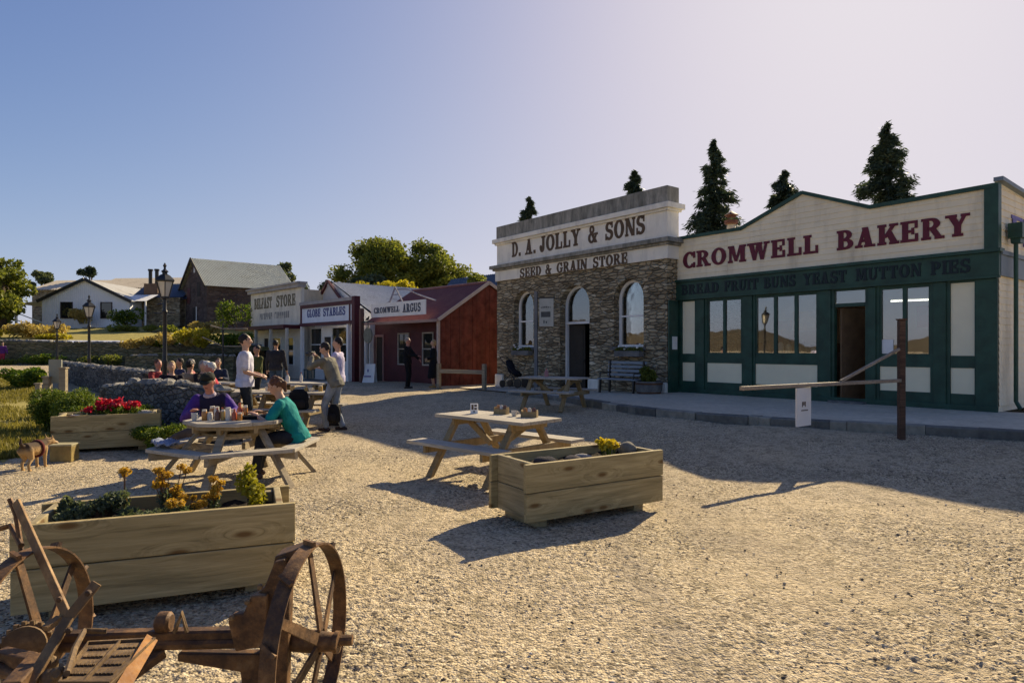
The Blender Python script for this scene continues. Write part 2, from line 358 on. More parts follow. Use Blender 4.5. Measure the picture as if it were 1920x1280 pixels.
GLY = {
 'A': (.92, pa(.1, .2, .38, .5) + pa(.5, .76, .32, .56) + rc(.22, .28, .62, .38) + rc(0, 0, .31, S_) + rc(.42, 0, .88, S_)),
 'B': (.82, stem(.1) + arcpoly(.38, .745, .32, .255, -90, 90, .2, .09) + arcpoly(.4, .27, .37, .27, -90, 90, .21, .09) + rc(.28, .91, .4, 1) + rc(.28, .45, .42, .54) + rc(.28, 0, .42, .09)),
 'C': (.82, arcpoly(.44, .5, .42, .52, 38, 322, .22, .1, 24) + rc(.7, .62, .79, 1.0) + rc(.7, .0, .79, .3)),
 'D': (.86, stem(.1) + arcpoly(.36, .5, .46, .5, -90, 90, .22, .09, 20) + rc(.28, .91, .38, 1) + rc(.28, 0, .38, .09)),
 'E': (.78, stem(.1) + rc(.3, .91, .7, 1) + rc(.3, .46, .52, .55) + rc(.3, 0, .72, .09) + rc(.62, .66, .7, .93) + rc(.63, .06, .72, .36) + rc(.48, .36, .56, .65)),
 'F': (.74, stem(.1) + rc(.3, .91, .7, 1) + rc(.3, .46, .52, .55) + rc(.62, .66, .7, .93) + rc(.48, .36, .56, .65)),
 'G': (.9, arcpoly(.44, .5, .42, .52, 38, 330, .22, .1, 24) + rc(.7, .62, .79, 1.0) + rc(.62, .04, .81, .46) + rc(.52, .38, .89, .47)),
 'I': (.4, stem(.1)),
 'J': (.64, rc(.3, .28, .51, 1) + rc(.22, .91, .59, 1) + arcpoly(.27, .28, .24, .3, 180, 360, .2, .1) + arcpoly(.13, .3, .11, .11, 0, 360, .11, .11)),
 'K': (.92, stem(.1) + [[(.28, .36), (.4, .36), (.78, .95), (.64, .95)]] + [[(.4, .56), (.56, .74), (.88, .04), (.62, .04)]] + rc(.54, .91, .88, 1) + rc(.54, 0, .93, .09)),
 'L': (.74, stem(.1) + rc(.3, 0, .7, .09) + rc(.61, .06, .7, .4)),
 'M': (1.12, stem(.14, .1) + stem(.8) + [[(.16, 1), (.38, 1), (.58, .08), (.46, .08)]] + [[(.74, 1), (.86, 1), (.58, .08), (.49, .08)]]),
 'N': (.92, stem(.12, .1, bot=True) + stem(.72, .1, top=True, bot=False) + [[(.06, 1), (.32, 1), (.82, 0), (.6, 0)]]),
 'O': (.9, arcpoly(.45, .5, .43, .52, 0, 360, .22, .1, 28)),
 'P': (.78, stem(.1) + arcpoly(.38, .71, .36, .29, -90, 90, .21, .09) + rc(.28, .91, .4, 1) + rc(.28, .42, .4, .51)),
 'R': (.9, stem(.1) + arcpoly(.38, .73, .35, .27, -90, 90, .21, .09) + rc(.28, .91, .4, 1) + rc(.28, .46, .4, .55) + [[(.36, .48), (.56, .52), (.82, .04), (.6, .04)]] + rc(.56, 0, .9, .09)),
 'S': (.76, arcpoly(.38, .73, .33, .29, 35, 265, .19, .11, 18) + arcpoly(.37, .28, .35, .3, -145, 88, .2, .11, 18) + rc(.6, .68, .68, 1.0) + rc(.04, .0, .12, .34) + [[(.3, .45), (.52, .34), (.5, .56), (.28, .62)]]),
 'T': (.82, stem(.3, top=False) + rc(.03, .91, .78, 1) + rc(.03, .66, .11, .93) + rc(.7, .66, .78, .93)),
 'U': (.9, rc(.1, .32, .31, 1) + rc(.66, .32, .76, 1) + rc(.03, .91, .38, 1) + rc(.58, .91, .84, 1) + arcpoly(.43, .34, .33, .35, 180, 360, .17, .12, 16)),
 'W': (1.22, [[(.08, 1), (.32, 1), (.46, 0), (.32, 0)]] + [[(.53, 1), (.63, 1), (.46, 0), (.36, 0)]] + [[(.52, 1), (.75, 1), (.88, 0), (.74, 0)]] + [[(1.0, 1), (1.1, 1), (.88, 0), (.79, 0)]] + rc(0, .91, .4, 1) + rc(.45, .91, .8, 1) + rc(.92, .91, 1.2, 1)),
 'Y': (.88, rc(.34, 0, .55, .48) + rc(.26, 0, .63, .09) + [[(.34, .46), (.55, .46), (.32, 1), (.08, 1)]] + [[(.42, .42), (.52, .42), (.78, 1), (.67, 1)]] + rc(0, .91, .4, 1) + rc(.58, .91, .88, 1)),
 '&': (.94, arcpoly(.37, .77, .22, .24, 0, 360, .13, .08, 18) + arcpoly(.34, .28, .32, .3, 40, 360, .18, .09, 20) + [[(.22, .66), (.4, .66), (.86, 0), (.62, 0)]] + [[(.58, .2), (.68, .16), (.84, .48), (.76, .5)]] + rc(.62, .46, .92, .54)),
 '.': (.34, rc(.07, 0, .27, .19)), ' ': (.5, []),
}
def fat(p, e):
    """push every edge of a small convex polygon out by e"""
    n = len(p); A = sum(p[i][0] * p[(i + 1) % n][1] - p[(i + 1) % n][0] * p[i][1] for i in range(n)); sg = 1 if A > 0 else -1; o = []
    for i in range(n):
        (ax, ay), (bx, by), (cx, cy) = p[i - 1], p[i], p[(i + 1) % n]; u = Vector((by - ay, ax - bx)) * sg; v = Vector((cy - by, bx - cx)) * sg
        if u.length < 1e-6 or v.length < 1e-6: o.append((bx, by)); continue
        u.normalize(); v.normalize(); m = (u + v) / max(.35, 1 + u.dot(v)); o.append((bx + m.x * e, by + m.y * e))
    return o
def text_mb(txt, x0, x1, z0, z1, y, mb=None, depth=.012, gap=.07, bold=.022):
    """letters filling the box x0..x1, z0..z1 on the plane y (front towards -y); every stroke a hair further out than the last"""
    mb = mb or MB(); adv = sum(GLY[c][0] + gap for c in txt) - gap; sx = (x1 - x0) / adv; h = z1 - z0; cx = 0; k = 0
    for c in txt:
        w, ps = GLY[c]
        for p in ps:
            k += 1; q = [(x0 + (cx + a) * sx, z0 + b * h) for a, b in fat(p, bold)]; d = .0004 * (k % 9)
            mb.prism(q, y - depth - d, y - .001)
        cx += w + gap
    return mb

# ------------------------------------------------------------------ materials used all over
M_gravel = gravel('gravel'); M_pave = earth('pavement_concrete', (.5, .43, .31), (.6, .52, .38), (.68, .6, .45), 1.1, .2)
M_kerb = earth('kerb_stone', (.1, .1, .098), (.17, .168, .16), (.27, .26, .24), 4, .5)
M_green = paint('dark_green_paint', (.022, .07, .047), .45, .4, 3, .06, .35)
M_cream = paint('cream_paint', (.88, .78, .56), .6, .08, 1.2, .05, .2, (.45, .38, .26))
M_panel = paint('panel_paint', (.87, .79, .55), .5, .05, 2, .03, .25)
M_letred = paint('maroon_letter_paint', (.13, .014, .03), .5, .2, 5, .03)
M_letgreen = paint('teal_letter_paint', (.006, .018, .022), .5, .2, 5, .03)
M_letdark = paint('brown_letter_paint', (.1, .06, .028), .5, .25, 6, .03)
M_letblue = paint('violet_letter_paint', (.12, .09, .33), .5, .2, 5, .03)
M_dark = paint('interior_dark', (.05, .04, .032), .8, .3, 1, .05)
M_room = paint('interior_wall', (.55, .4, .26), .8, .3, .8, .05)
M_glass = glass('window_glass', .16); M_glass2 = glass('dim_glass', .22)
M_stone = schist('schist_wall', [(.21, .165, .1), (.5, .405, .255), (.7, .58, .38), (.36, .295, .19), (.9, .8, .58)], (3.1, 3.1, 10.5), (.1, .085, .06), 1.3)
M_plaster = paint('weathered_plaster', (.84, .8, .69), .7, .12, 1.4, .15, .2, (.34, .33, .3))
def streaky(name, c, lo, hi):
    t = NT(name); a = t.noise(t.map((4, 4, .8)), 1.3, 6, .7, .3); b = t.noise(t.map(), 2.5, 6, .7)
    col = t.ramp(a, [(.32, lo), (.5, c), (.68, hi)]); col = t.mixc(t.ramp(b, [(.5, (0, 0, 0)), (.72, (.7, .7, .7))]), col, lo); t.bump(b, .3, .02); return t.done(col, .9, .1)
M_grey = streaky('weathered_parapet', (.27, .26, .22), (.13, .13, .11), (.42, .4, .34))
M_white = paint('white_paint', (.83, .82, .78), .5, .1, 2, .05, .3)
M_iron = sheetiron('corrugated_grey', (.62, .6, .53), (.24, .17, .1), .35)
M_ironred = sheetiron('corrugated_maroon', (.17, .065, .06), (.24, .12, .09), .5)
M_ironblue = sheetiron('corrugated_blue', (.06, .09, .14), (.1, .1, .1), .2)
M_irontan = sheetiron('corrugated_tan', (.62, .53, .38), (.3, .22, .13), .4)
M_maroon = paint('maroon_paint', (.09, .018, .022), .5, .3, 2, .08)
M_redwall = paint('red_barn_paint', (.17, .05, .034), .85, .5, 2.6, .3, .1, (.12, .06, .04))
M_black = paint('black_iron', (.016, .017, .018), .4, .3, 8, .05, .4)
M_timber = wood('weathered_timber', (.3, .24, .155), (.43, .36, .25), .8, 24, False)
M_pine = wood('treated_pine_board', (.35, .275, .125), (.54, .43, .215), .75, 20, True)
M_tabletop = wood('sunbleached_timber', (.4, .355, .28), (.55, .5, .41), .75, 24, False)
M_tleg = wood('table_leg_timber', (.3, .215, .105), (.42, .31, .16), .75, 22, False, 2)

# ------------------------------------------------------------------ the ground, one sheet to the horizon
def axis(segs):
    o = []
    for a, b, st in segs: o += list(np.arange(a, b, st))
    return np.array(o + [segs[-1][1]])
gx = axis([(-3000, -300, 300), (-300, -60, 20), (-60, -30, 3), (-30, 14, .5), (14, 40, 2), (40, 300, 20), (300, 3000, 300)])
gy = axis([(-3000, -100, 290), (-100, -4, 8), (-4, 20, .4), (20, 44, .8), (44, 100, 4), (100, 400, 30), (400, 3000, 260)])
rng = np.random.default_rng(4)
GV = []
for y in gy:
    for x in gx:
        z = G(x, y)
        if abs(x) < 30 and 0 < y < 30: z += .012 * math.sin(x * 2.3 + 1.7 * math.sin(y * 1.1)) * math.sin(y * 1.9 + x * .7)
        GV.append((x, y, z))
nx = len(gx); GF = [(j * nx + i, j * nx + i + 1, (j + 1) * nx + i + 1, (j + 1) * nx + i) for j in range(len(gy) - 1) for i in range(nx - 1)]
struct(raw('gravel_ground', GV, GF, M_gravel, smooth=True))
# fine relief of the gravel where it lies close: real bumps a centimetre or so high
def vnoise(x, y, wl_, seed):
    g = np.random.default_rng(seed); L = g.random((512, 512)); x = x / wl_ + 97.3; y = y / wl_ + 31.7
    i = np.floor(x).astype(int); j = np.floor(y).astype(int); fx = x - i; fy = y - j; fx = fx * fx * (3 - 2 * fx); fy = fy * fy * (3 - 2 * fy); q = lambda a, b: L[a % 512, b % 512]
    return (q(i, j) * (1 - fx) + q(i + 1, j) * fx) * (1 - fy) + (q(i, j + 1) * (1 - fx) + q(i + 1, j + 1) * fx) * fy - .5
def relief():
    R_, C_ = 760, 760; yy = 1.9 * (14.5 / 1.9) ** np.linspace(0, 1, R_); tt = np.linspace(-1, 1, C_); Y = np.repeat(yy[:, None], C_, 1); X = tt[None] * (Y * .86 + .35)
    base = np.array([[G(x, y) for x in np.linspace(-13, 13, 53)] for y in np.linspace(1.5, 15, 55)])
    ix = np.clip((X + 13) / .5, 0, 51.99); iy = np.clip((Y - 1.5) / .25, 0, 53.99); i = ix.astype(int); j = iy.astype(int); fx = ix - i; fy = iy - j
    Z = (base[j, i] * (1 - fx) + base[j, i + 1] * fx) * (1 - fy) + (base[j + 1, i] * (1 - fx) + base[j + 1, i + 1] * fx) * fy
    Z += .012 * np.sin(X * 2.3 + 1.7 * np.sin(Y * 1.1)) * np.sin(Y * 1.9 + X * .7)
    patch = np.clip(.75 + 1.9 * vnoise(X, Y, .8, 9), .18, 1.6)
    n = .0085 * vnoise(X, Y, .016, 1) + .009 * vnoise(X, Y, .03, 2) + .005 * vnoise(X, Y, .07, 3); st = vnoise(X, Y, .05, 6); n += .03 * np.clip(st - .26, 0, 1) - .03 * np.clip(vnoise(X, Y, .045, 7) - .26, 0, 1)
    Z += n * patch + .03 * vnoise(X, Y, .6, 4) + .012
    edge = np.minimum.reduce([np.abs(np.arange(R_)[:, None] - 0 * tt[None]), (R_ - 1 - np.arange(R_))[:, None] + 0 * tt[None], np.arange(C_)[None] + 0 * Y, (C_ - 1 - np.arange(C_))[None] + 0 * Y]); tb = np.clip(edge / 40, 0, 1); tb = tb * tb * (3 - 2 * tb); Z0 = Z - n * patch - .03 * vnoise(X, Y, .6, 4) - .012; Z = Z0 + (Z - Z0) * tb - .02 * (1 - tb)
    P = np.stack([X, Y, Z], 2).reshape(-1, 3); k = np.arange(R_ * C_).reshape(R_, C_); F = np.stack([k[:-1, :-1], k[:-1, 1:], k[1:, 1:], k[1:, :-1]], 2).reshape(-1, 4)
    struct(raw('gravel_surface', P, F, M_gravel, smooth=True))
relief()
# loose stones on the gravel, thousands, thickest where the camera is close
def scatter_stones():
    n = 9000; Y = 2.1 + 11 * rng.random(n) ** 1.7; X = (rng.random(n) * 2.1 - 1.05) * Y * .82
    keep = np.array([not (x < -5.0 and y > 8) for x, y in zip(X, Y)]); X = X[keep]; Y = Y[keep]; n = len(X)
    r = .0035 + .011 * rng.random(n) ** 4; r *= (.8 + Y * .045)
    base = np.array([(1, 0, 0), (-1, 0, 0), (0, 1, 0), (0, -1, 0), (0, 0, 1), (0, 0, -1)], float)
    fs = np.array([(0, 2, 4), (2, 1, 4), (1, 3, 4), (3, 0, 4), (2, 0, 5), (1, 2, 5), (3, 1, 5), (0, 3, 5)])
    a = rng.random(n) * 6.283; sx = .7 + .6 * rng.random(n); sz = .45 + .4 * rng.random(n)
    V = base[None] * np.stack([sx, 1 / sx, sz], 1)[:, None] * r[:, None, None] * (.8 + .4 * rng.random((n, 6, 1)))
    c, s_ = np.cos(a)[:, None], np.sin(a)[:, None]
    V = np.stack([V[..., 0] * c - V[..., 1] * s_, V[..., 0] * s_ + V[..., 1] * c, V[..., 2]], 2)
    z = np.array([G(x, y) for x, y in zip(X, Y)]) + r * .15 + .014
    V += np.stack([X, Y, z], 1)[:, None]
    t = NT('loose_stone'); g = t.n('ShaderNodeNewGeometry')
    m = t.done(t.ramp(g.outputs['Random Per Island'], [(0, (.1, .085, .07)), (.35, (.26, .22, .16)), (.8, (.42, .36, .27)), (1, (.6, .55, .47))]), .9, .1)
    struct(raw('loose_gravel', V.reshape(-1, 3), (fs[None] + 6 * np.arange(n)[:, None, None]).reshape(-1, 3), m, k=3), 'stuff')
scatter_stones()

# hills and open land behind the photographer (they show in the shop windows)
def hills():
    V = []; F = []; n = 90; rows = [(330, 0), (380, 5), (450, 13), (540, 23), (680, 33), (900, 18), (1100, -2)]
    for j, (rad, h) in enumerate(rows):
        for k in range(n):
            a = R(168 + 204 * k / (n - 1)); w = .55 + .3 * math.sin(k * .37 + 1) + .22 * math.sin(k * .83 + 2.1) + .1 * math.sin(k * 1.9)
            V.append((rad * math.cos(a), rad * math.sin(a), h * max(.15, w) - .5))
    F = [(j * n + k, j * n + k + 1, (j + 1) * n + k + 1, (j + 1) * n + k) for j in range(len(rows) - 1) for k in range(n - 1)]
    struct(raw('hills', V, F, earth('dry_hill_grass', (.1, .08, .05), (.14, .11, .065), (.085, .075, .045), .02, .2), smooth=True))
hills()

# pavement with its stone kerb along the shops
FB = Frame((B0.x, B0.y, .34), math.atan2(-DF.y, -DF.x))
def so(s, o): return B0 + DF * s - NF * o
KS = [-14, -6, -1.2, .3, 2, 3.8, 5.6, 7.4, 9, 11, 13, 16.2]
KO = [1.5, 2.4, 3.0, 3.6, 4.25, 4.7, 4.5, 4.0, 3.4, 2.9, 2.5, 2.1]
def pavement():
    mb = MB(); kb = MB(); ss = np.linspace(-14, 16.2, 70); rnd = random.Random(2); pv = []
    def zf(s, o):
        p = so(s, o); return G(p.x, p.y) + lerp(s, [7, 12], [.16, .045])
    zb = lambda s: lerp(s, [7.6, 8.4, 16], [.345, .31, .16])
    for s in ss:
        o = lerp(s, KS, KO); a = so(s, o - .12); b = so(s, -.3); m = so(s, o * .5)
        pv += [(a.x, a.y, zf(s, o)), (m.x, m.y, .5 * zf(s, o) + .5 * zb(s)), (b.x, b.y, zb(s))]
    F = []
    for i in range(len(ss) - 1):
        for k in (0, 1): F.append((i * 3 + k, i * 3 + k + 1, (i + 1) * 3 + k + 1, (i + 1) * 3 + k))
    mb.add(pv, F); struct(mb.build('pavement', M_pave, smooth=True))
    s = -13.5
    while s < 12:
        L = rnd.choice((.22, .4, .55, .7, .95)) * rnd.uniform(.85, 1.15); o0 = lerp(s, KS, KO); o1 = lerp(s + L - .006, KS, KO); a = so(s, o0); b = so(s + L - .006, o1)
        h = zf(s, o0) + .006 + rnd.uniform(-.008, .008); d = rnd.uniform(-.012, .012)
        kb.beam((a.x - NF.x * d, a.y - NF.y * d, h - .2), (b.x - NF.x * d, b.y - NF.y * d, h - .2), .24, .4, b=.02); s += L
    t = NT('kerb_blocks'); g = t.n('ShaderNodeNewGeometry'); col = t.ramp(g.outputs['Random Per Island'], [(0, (.12, .12, .11)), (.5, (.2, .195, .17)), (1, (.36, .34, .28))])
    col = t.mixc(.6, col, t.ramp(t.noise(t.map(), 5, 6, .7), [(.3, (.4, .4, .4)), (.7, (1.4, 1.35, 1.25))]), 'MULTIPLY'); t.bump(t.noise(t.map(), 9, 5, .7), .8, .03)
    struct(kb.build('kerb', t.done(col, .85, .15)))
pavement()

# ------------------------------------------------------------------ walls of weatherboard and sheets of corrugated iron
def clap(mb, a0, a1, z0, top, P, h=.135, lip=.018, brk=()):
    """P(a, z, out) -> point; boards from z0 up to the outline top(a)"""
    zt = max(top(a0), top(a1), *[top(b) for b in brk]) if brk else max(top(a0), top(a1)); z = z0
    aa = sorted(set([a0, a1, *brk] + list(np.arange(a0 + .3, a1, .3))))
    while z < zt - 1e-3:
        for p, q in zip(aa[:-1], aa[1:]):
            lo_p, lo_q = min(z, top(p)), min(z, top(q)); hi_p, hi_q = min(z + h, top(p)), min(z + h, top(q))
            if hi_p - lo_p < 1e-4 and hi_q - lo_q < 1e-4: continue
            mb.add([P(p, lo_p, lip), P(q, lo_q, lip), P(q, hi_q, .003), P(p, hi_p, .003)], [(0, 1, 2, 3)])
            mb.add([P(p, lo_p, 0), P(q, lo_q, 0), P(q, lo_q, lip), P(p, lo_p, lip)], [(0, 1, 2, 3)])
        z += h
    return mb
def corr(mb, A, Bq, C, D, n=40, amp=.018):
    """corrugated sheet: eave A->Bq, ridge D->C; corrugations run from eave to ridge"""
    A, Bq, C, D = map(Vector, (A, Bq, C, D)); nrm = (Bq - A).cross(D - A).normalized()
    if nrm.z < 0: nrm = -nrm
    vs = []; m = n * 4
    for i in range(m + 1):
        t = i / m; o = nrm * amp * math.sin(2 * math.pi * n * t); vs += [A.lerp(Bq, t) + o, D.lerp(C, t) + o]
    return mb.add(vs, [(2 * i, 2 * i + 2, 2 * i + 3, 2 * i + 1) for i in range(m)])

# ------------------------------------------------------------------ the bakery
def bakery():
    T = thing('bakery', 'cream weatherboard bakery with dark green shopfront and stepped gable parapet', 'shop', FB.o, FB.r)
    f = lambda u, v, y=0: FB.pt(u, v, y)
    zx = lambda x: 1240 + x / 2.56
    bays = [('p', 100, 160), ('w', 218, 385), ('w', 450, 748), ('d', 830, 978), ('w', 1047, 1290), ('p', 1387, 1503)]
    xs = [(k, FB.X(zx(a)), FB.X(zx(b))) for k, a, b in bays]
    xL = FB.X(1258); ZT, ZS, ZP1, ZP0 = 2.60, 1.11, .86, .33
    zb0 = f(1845, 518)[1]; zb1 = f(1845, 470)[1]                 # fascia board
    g = MB(); edges = [xL] + [e for _, a, b in xs for e in (a, b)] + [0]
    for i in range(0, len(edges), 2): g.box(edges[i], -.0, 0, edges[i + 1], .14, zb0)          # posts
    for k, a, b in xs:
        if k == 'd': g.box(a, .01, ZT + .0, b, .13, zb0); continue
        g.box(a, .012, 0, b, .13, ZP0); g.box(a, .012, ZP1, b, .13, ZS); g.box(a, .012, ZT, b, .13, zb0)
    for i in range(2, len(edges) - 2, 2):                          # applied pilaster strips
        c = .5 * (edges[i] + edges[i + 1]); w = (edges[i + 1] - edges[i]) * .5 - .07
        g.box(c - w, -.035, .0, c + w, -.001, zb0 - .06)
    g.box(-.34, -.035, 0, .03, -.001, zb0 - .06); g.box(xL - .03, -.035, 0, xL + .2, -.001, zb0 - .06)
    g.box(xL - .05, -.05, 0, 0.04, -.036, .12)
    g.build('shopfront', M_green, T, bevel=.006); MB().box(-7.672, -.47, .0, -7.63, -.052, zb0 - .06).build('end_board', M_green, T)
    for k, a, b in xs:
        if k in 'pw': MB().box(a + .001, .03, ZP0 + .001, b - .001, .06, ZP1 - .001).build('panel', M_panel, T)
        if k == 'p': MB().box(a + .001, .03, ZS - .0, b - .001, .06, ZT - .001).build('panel', M_panel, T)
    for (k, a, b), nm in zip(xs, (0, 1, 2, 0, 1, 0)):
        if k != 'w': continue
        w = MB(); fr = .035
        w.box(a + .001, .02, ZS + .001, a + fr, .1, ZT - .001); w.box(b - fr, .02, ZS + .001, b - .001, .1, ZT - .001)
        w.box(a + fr, .022, ZS + .001, b - fr, .1, ZS + fr); w.box(a + fr, .022, ZT - fr, b - fr, .1, ZT - .001)
        for j in range(1, nm + 1):
            c = a + (b - a) * j / (nm + 1); w.box(c - .04, .024, ZS + fr, c + .04, .1, ZT - fr)
        wo = w.build('window', M_green, T); MB().box(a + fr, .058, ZS + fr, b - fr, .064, ZT - fr).build('pane', M_glass, wo)
    # doorway: recessed open door with a glazed fanlight above
    _, da, db = xs[3]; zt = f(zx(900), 340 + 592 / 2.56)[1]
    MB().box(da, .02, zt - .04, db, .12, zt + .04).build('transom', M_green, T)
    MB().box(da + .01, .06, zt + .041, db - .01, .066, ZT - .001).build('fanlight', M_glass, T)
    d = MB(); d.box(0, 0, .04, .045, .92, zt - .06); d.box(-.012, .1, .2, .057, .82, .9); do = d.build('door', paint('brown_door_paint', (.2, .13, .075), .5, .3, 3, .1), T)
    do.location = (da + .06, .16, 0); do.rotation_euler = (0, 0, R(-12))
    MB().box(-.03, .82, .98, .075, .86, 1.04).build('handle', paint('brass', (.4, .3, .12), .3, .2, 8, .02, .5, None, .8), do)
    MB().box(da - .05, -.22, .0, db + .05, .16, .05).build('doorstep', M_kerb, T)
    # fascia with its lettering
    MB().box(xL - .04, -.07, zb0, .06, .14, zb1 - .05).build('fascia_board', M_green, T, bevel=.006)
    m = MB(); m.box(xL - .07, -.13, zb1 - .05, .1, .14, zb1 + .02); m.box(xL - .06, -.1, zb0 - .05, .08, -.0361, zb0 - .001); m.build('moulding', M_green, T)
    tx0, tz0 = f(1278, 557, -.07); tx1, _ = f(1820, 500, -.07)
    za, zc = zb0 + .1, zb1 - .14; words = [('BREAD', 1278, 1348), ('FRUIT', 1358, 1422), ('BUNS', 1432, 1492), ('YEAST', 1506, 1588), ('MUTTON', 1604, 1728), ('PIES', 1745, 1820)]
    for w, a, b in words: text_mb(w, FB.X(a, -.07), FB.X(b, -.07), za, zc, -.0705).build('lettering', M_letgreen, T)
    # parapet sign in weatherboard
    pk = [(1265, 446), (1390, 426), (1505, 358), (1632, 385), (1845, 349)]
    pts = [f(u, v) for u, v in pk]; pts[0] = (xL, pts[0][1]); pts[-1] = (-.0, pts[-1][1] + .02)
    top = lambda x: float(np.interp(x, [p[0] for p in pts], [p[1] for p in pts]))
    sb = MB(); clap(sb, xL, 0, zb1 + .02, top, lambda a, z, o: (a, -o, z), brk=[p[0] for p in pts])
    [sb.box(xL * q - .004, -.0215, zb1 + .02, xL * q + .004, -.019, min(top(xL * q - .01), top(xL * q + .01)) - .1) for q in (.27, .52, .76)]; sb.prism([(xL, zb1 + .02), (0, zb1 + .02)] + list(reversed(pts)), .0, .1); sb.build('signboard', M_cream, T)
    tr = MB()
    for p, q in zip(pts[:-1], pts[1:]): tr.beam((p[0], .03, p[1] - .043), (q[0], .03, q[1] - .043), .2, .085)
    tr.box(-.19, -.06, zb1 + .021, .05, .12, pts[-1][1] + .0); tr.box(xL - .05, -.06, zb1 + .021, xL + .06, .12, pts[0][1] - .002)
    tr.build('parapet_trim', M_green, T)
    l1 = f(1280, 503, -.02), f(1280, 467, -.02); r1 = f(1816, 440, -.02), f(1816, 396, -.02)
    z0 = f(1283, 503, -.02)[1]; z1 = f(1815, 400, -.02)[1]
    for w, a, b in (('CROMWELL', 1281, 1535), ('BAKERY', 1569, 1818)): text_mb(w, FB.X(a, -.02), FB.X(b, -.02), z0 + .0, z1, -.021).build('lettering', M_letred, T)
    # side wall, its band, pipe and letters (the side faces +x)
    D = 9.0; ztop = pts[-1][1] + .05
    sw = MB(); tp = lambda y: ztop - .02 - y * .045; P = lambda a, z, o: (o, a, z)
    clap(sw, .12, D, .12, tp, P); sw.add([(0, .1, 0), (0, D, 0), (0, D, tp(D)), (0, .1, tp(0))], [(0, 1, 2, 3)]); sw.build('side_wall', M_cream, T)
    b = MB(); b.box(.02, .03, zb0, .07, D, zb1 - .1); b.box(.021, .03, zb1 - .1, .1, D, zb1 - .02); b.beam((.03, 0, ztop + .03), (.03, D, tp(D) + .04), .16, .08); b.build('side_band', paint('pale_blue_grey_paint', (.17, .21, .24), .5, .15, 2, .05), T)
    dp = MB(); dp.box(.06, .46, 3.46, .3, .76, 3.76); dp.box(.1, .5, 3.36, .26, .72, 3.46); dp.tube([(.16, .6, 3.4), (.16, .6, .2), (.24, .58, .05)], .04, 10); dp.build('downpipe', M_green, T)
    zA = FB.pt(1900, 452, .0)[1]; lt = MB(); text_mb('FR', .83, 2.5, 3.42, 3.98, 0, lt)
    lt.v = [(.02 - y, x, z) for x, y, z in lt.v]; lt.build('lettering', M_letblue, T)
    r = MB(); corr(r, (xL, .15, zb1 + .3), (0, .15, zb1 + .3), (0, D, zb1 + .1), (xL, D, zb1 + .1), 60); r.build('roof', M_iron, T)
    bw = MB(); bw.box(xL, D - .1, 0, 0, D, zb1 + .1); bw.box(xL, .14, 0, xL + .1, D - .1, zb1 + .1); bw.build('wall', M_cream, T)
    # the shop inside
    i = MB(); i.box(xL + .11, .15, .005, -.02, D - .12, .02); i.box(xL + .11, 3.6, .02, -.02, 3.7, 3.2); i.box(xL + .11, .15, 2.95, -.02, 3.6, 3.05); i.build('interior', M_room, T)
    c = MB(); c.box(xL + .6, 2.0, .02, xL + 4.1, 2.6, 1.15); c.box(-3.0, 2.3, .02, -.5, 2.8, 1.05); rnd = random.Random(5)
    for k in range(16): x = xL + .7 + k * .2; c.box(x, 2.1, 1.15, x + .12, 2.3, 1.2 + rnd.uniform(.05, .3))
    c.build('counter', paint('counter_wood', (.2, .09, .045), .6, .4, 3, .1), T)
    c = MB(); c.box(xL + 1.35, 3.3, 1.2, xL + 1.95, 3.5, 2.1); c.build('poster_board', paint('orange_display', (.5, .1, .03), .6, .3, 4, .05), T)
    MBL = NT('strip_light_tube'); MBL.b.inputs['Emission Color'].default_value = (1, .95, .85, 1); MBL.b.inputs['Emission Strength'].default_value = 1.0; xa = FB.X(1670, 1.6); za = f(1700, 563, 1.6)[1]
    for x_, lab in ((xa, 'lit strip light on the bakery ceiling behind the right window'),):
        L_ = thing('strip_light', lab, 'light', FB.W(x_, 1.6, 0), FB.r); MB().tube([(0, 0, za), (1.15, .3, za)], .02, 8).build('tube', MBL.done((.9, .9, .85), .4), L_); MB().beam((0, 0, za + .05), (1.15, .3, za + .05), .09, .04).build('fitting', M_white, L_)
    n = MB(); x, z = f(1264, 642, -.04); n.box(-7.629, -.34, z - .2, -7.618, -.12, z + .17); tag(n.build('notice', M_white), 'small white notice fixed to the green corner post of the bakery', 'notice'); bpy.data.objects['notice'].parent = None; o = bpy.data.objects['notice']; o.location = FB.o; o.rotation_euler = (0, 0, FB.r)
    x, z = f(1664, 650, .05); n = MB().box(x - .13, .045, z - .16, x + .12, .055, z + .16).build('paper_notice', M_white); tag(n, 'white paper notice stuck in the bakery window behind the rusty post', 'notice'); n.location = FB.o; n.rotation_euler = (0, 0, FB.r)
    rr = random.Random(9); cols = [paint('display_%d' % k, c_, .6, .3, 5, .05) for k, c_ in enumerate(((.5, .3, .12), (.4, .08, .05), (.62, .55, .42), (.12, .2, .12), (.3, .2, .1), (.7, .66, .6)))]
    for k, a, b in xs:
        if k != 'w': continue
        MB().box(a + .1, .3, ZS - .05, b - .1, .62, ZS - .01).build('display_shelf', M_timber, T); x = a + .16
        while x < b - .3:
            w_ = rr.uniform(.1, .24); h_ = rr.uniform(.08, .34)
            if rr.random() < .75:
                d_ = MB(); d_.lathe([(w_ * .4, 0), (w_ * .5, h_ * .4), (w_ * .46, h_ * .8), (w_ * .2, h_)], (x + w_ / 2, .45, ZS - .009), 10); d_.build('display_item', rr.choice(cols), T, True)
            x += w_ + .05
        MB().box(a + .2, 1.5, 1.75, a + .2 + (b - a) * .5, 1.54, 2.25).build('menu_board', rr.choice(cols), T)
    # flue behind the parapet
    fl = thing('flue_pipe', 'pale metal flue with a cowl rising behind the bakery parapet', 'flue', FB.W(xL + .95, 1.6, zb1 + .3), FB.r)
    zt = FB.pt(1350, 400, 1.6)[1] - zb1 - .3
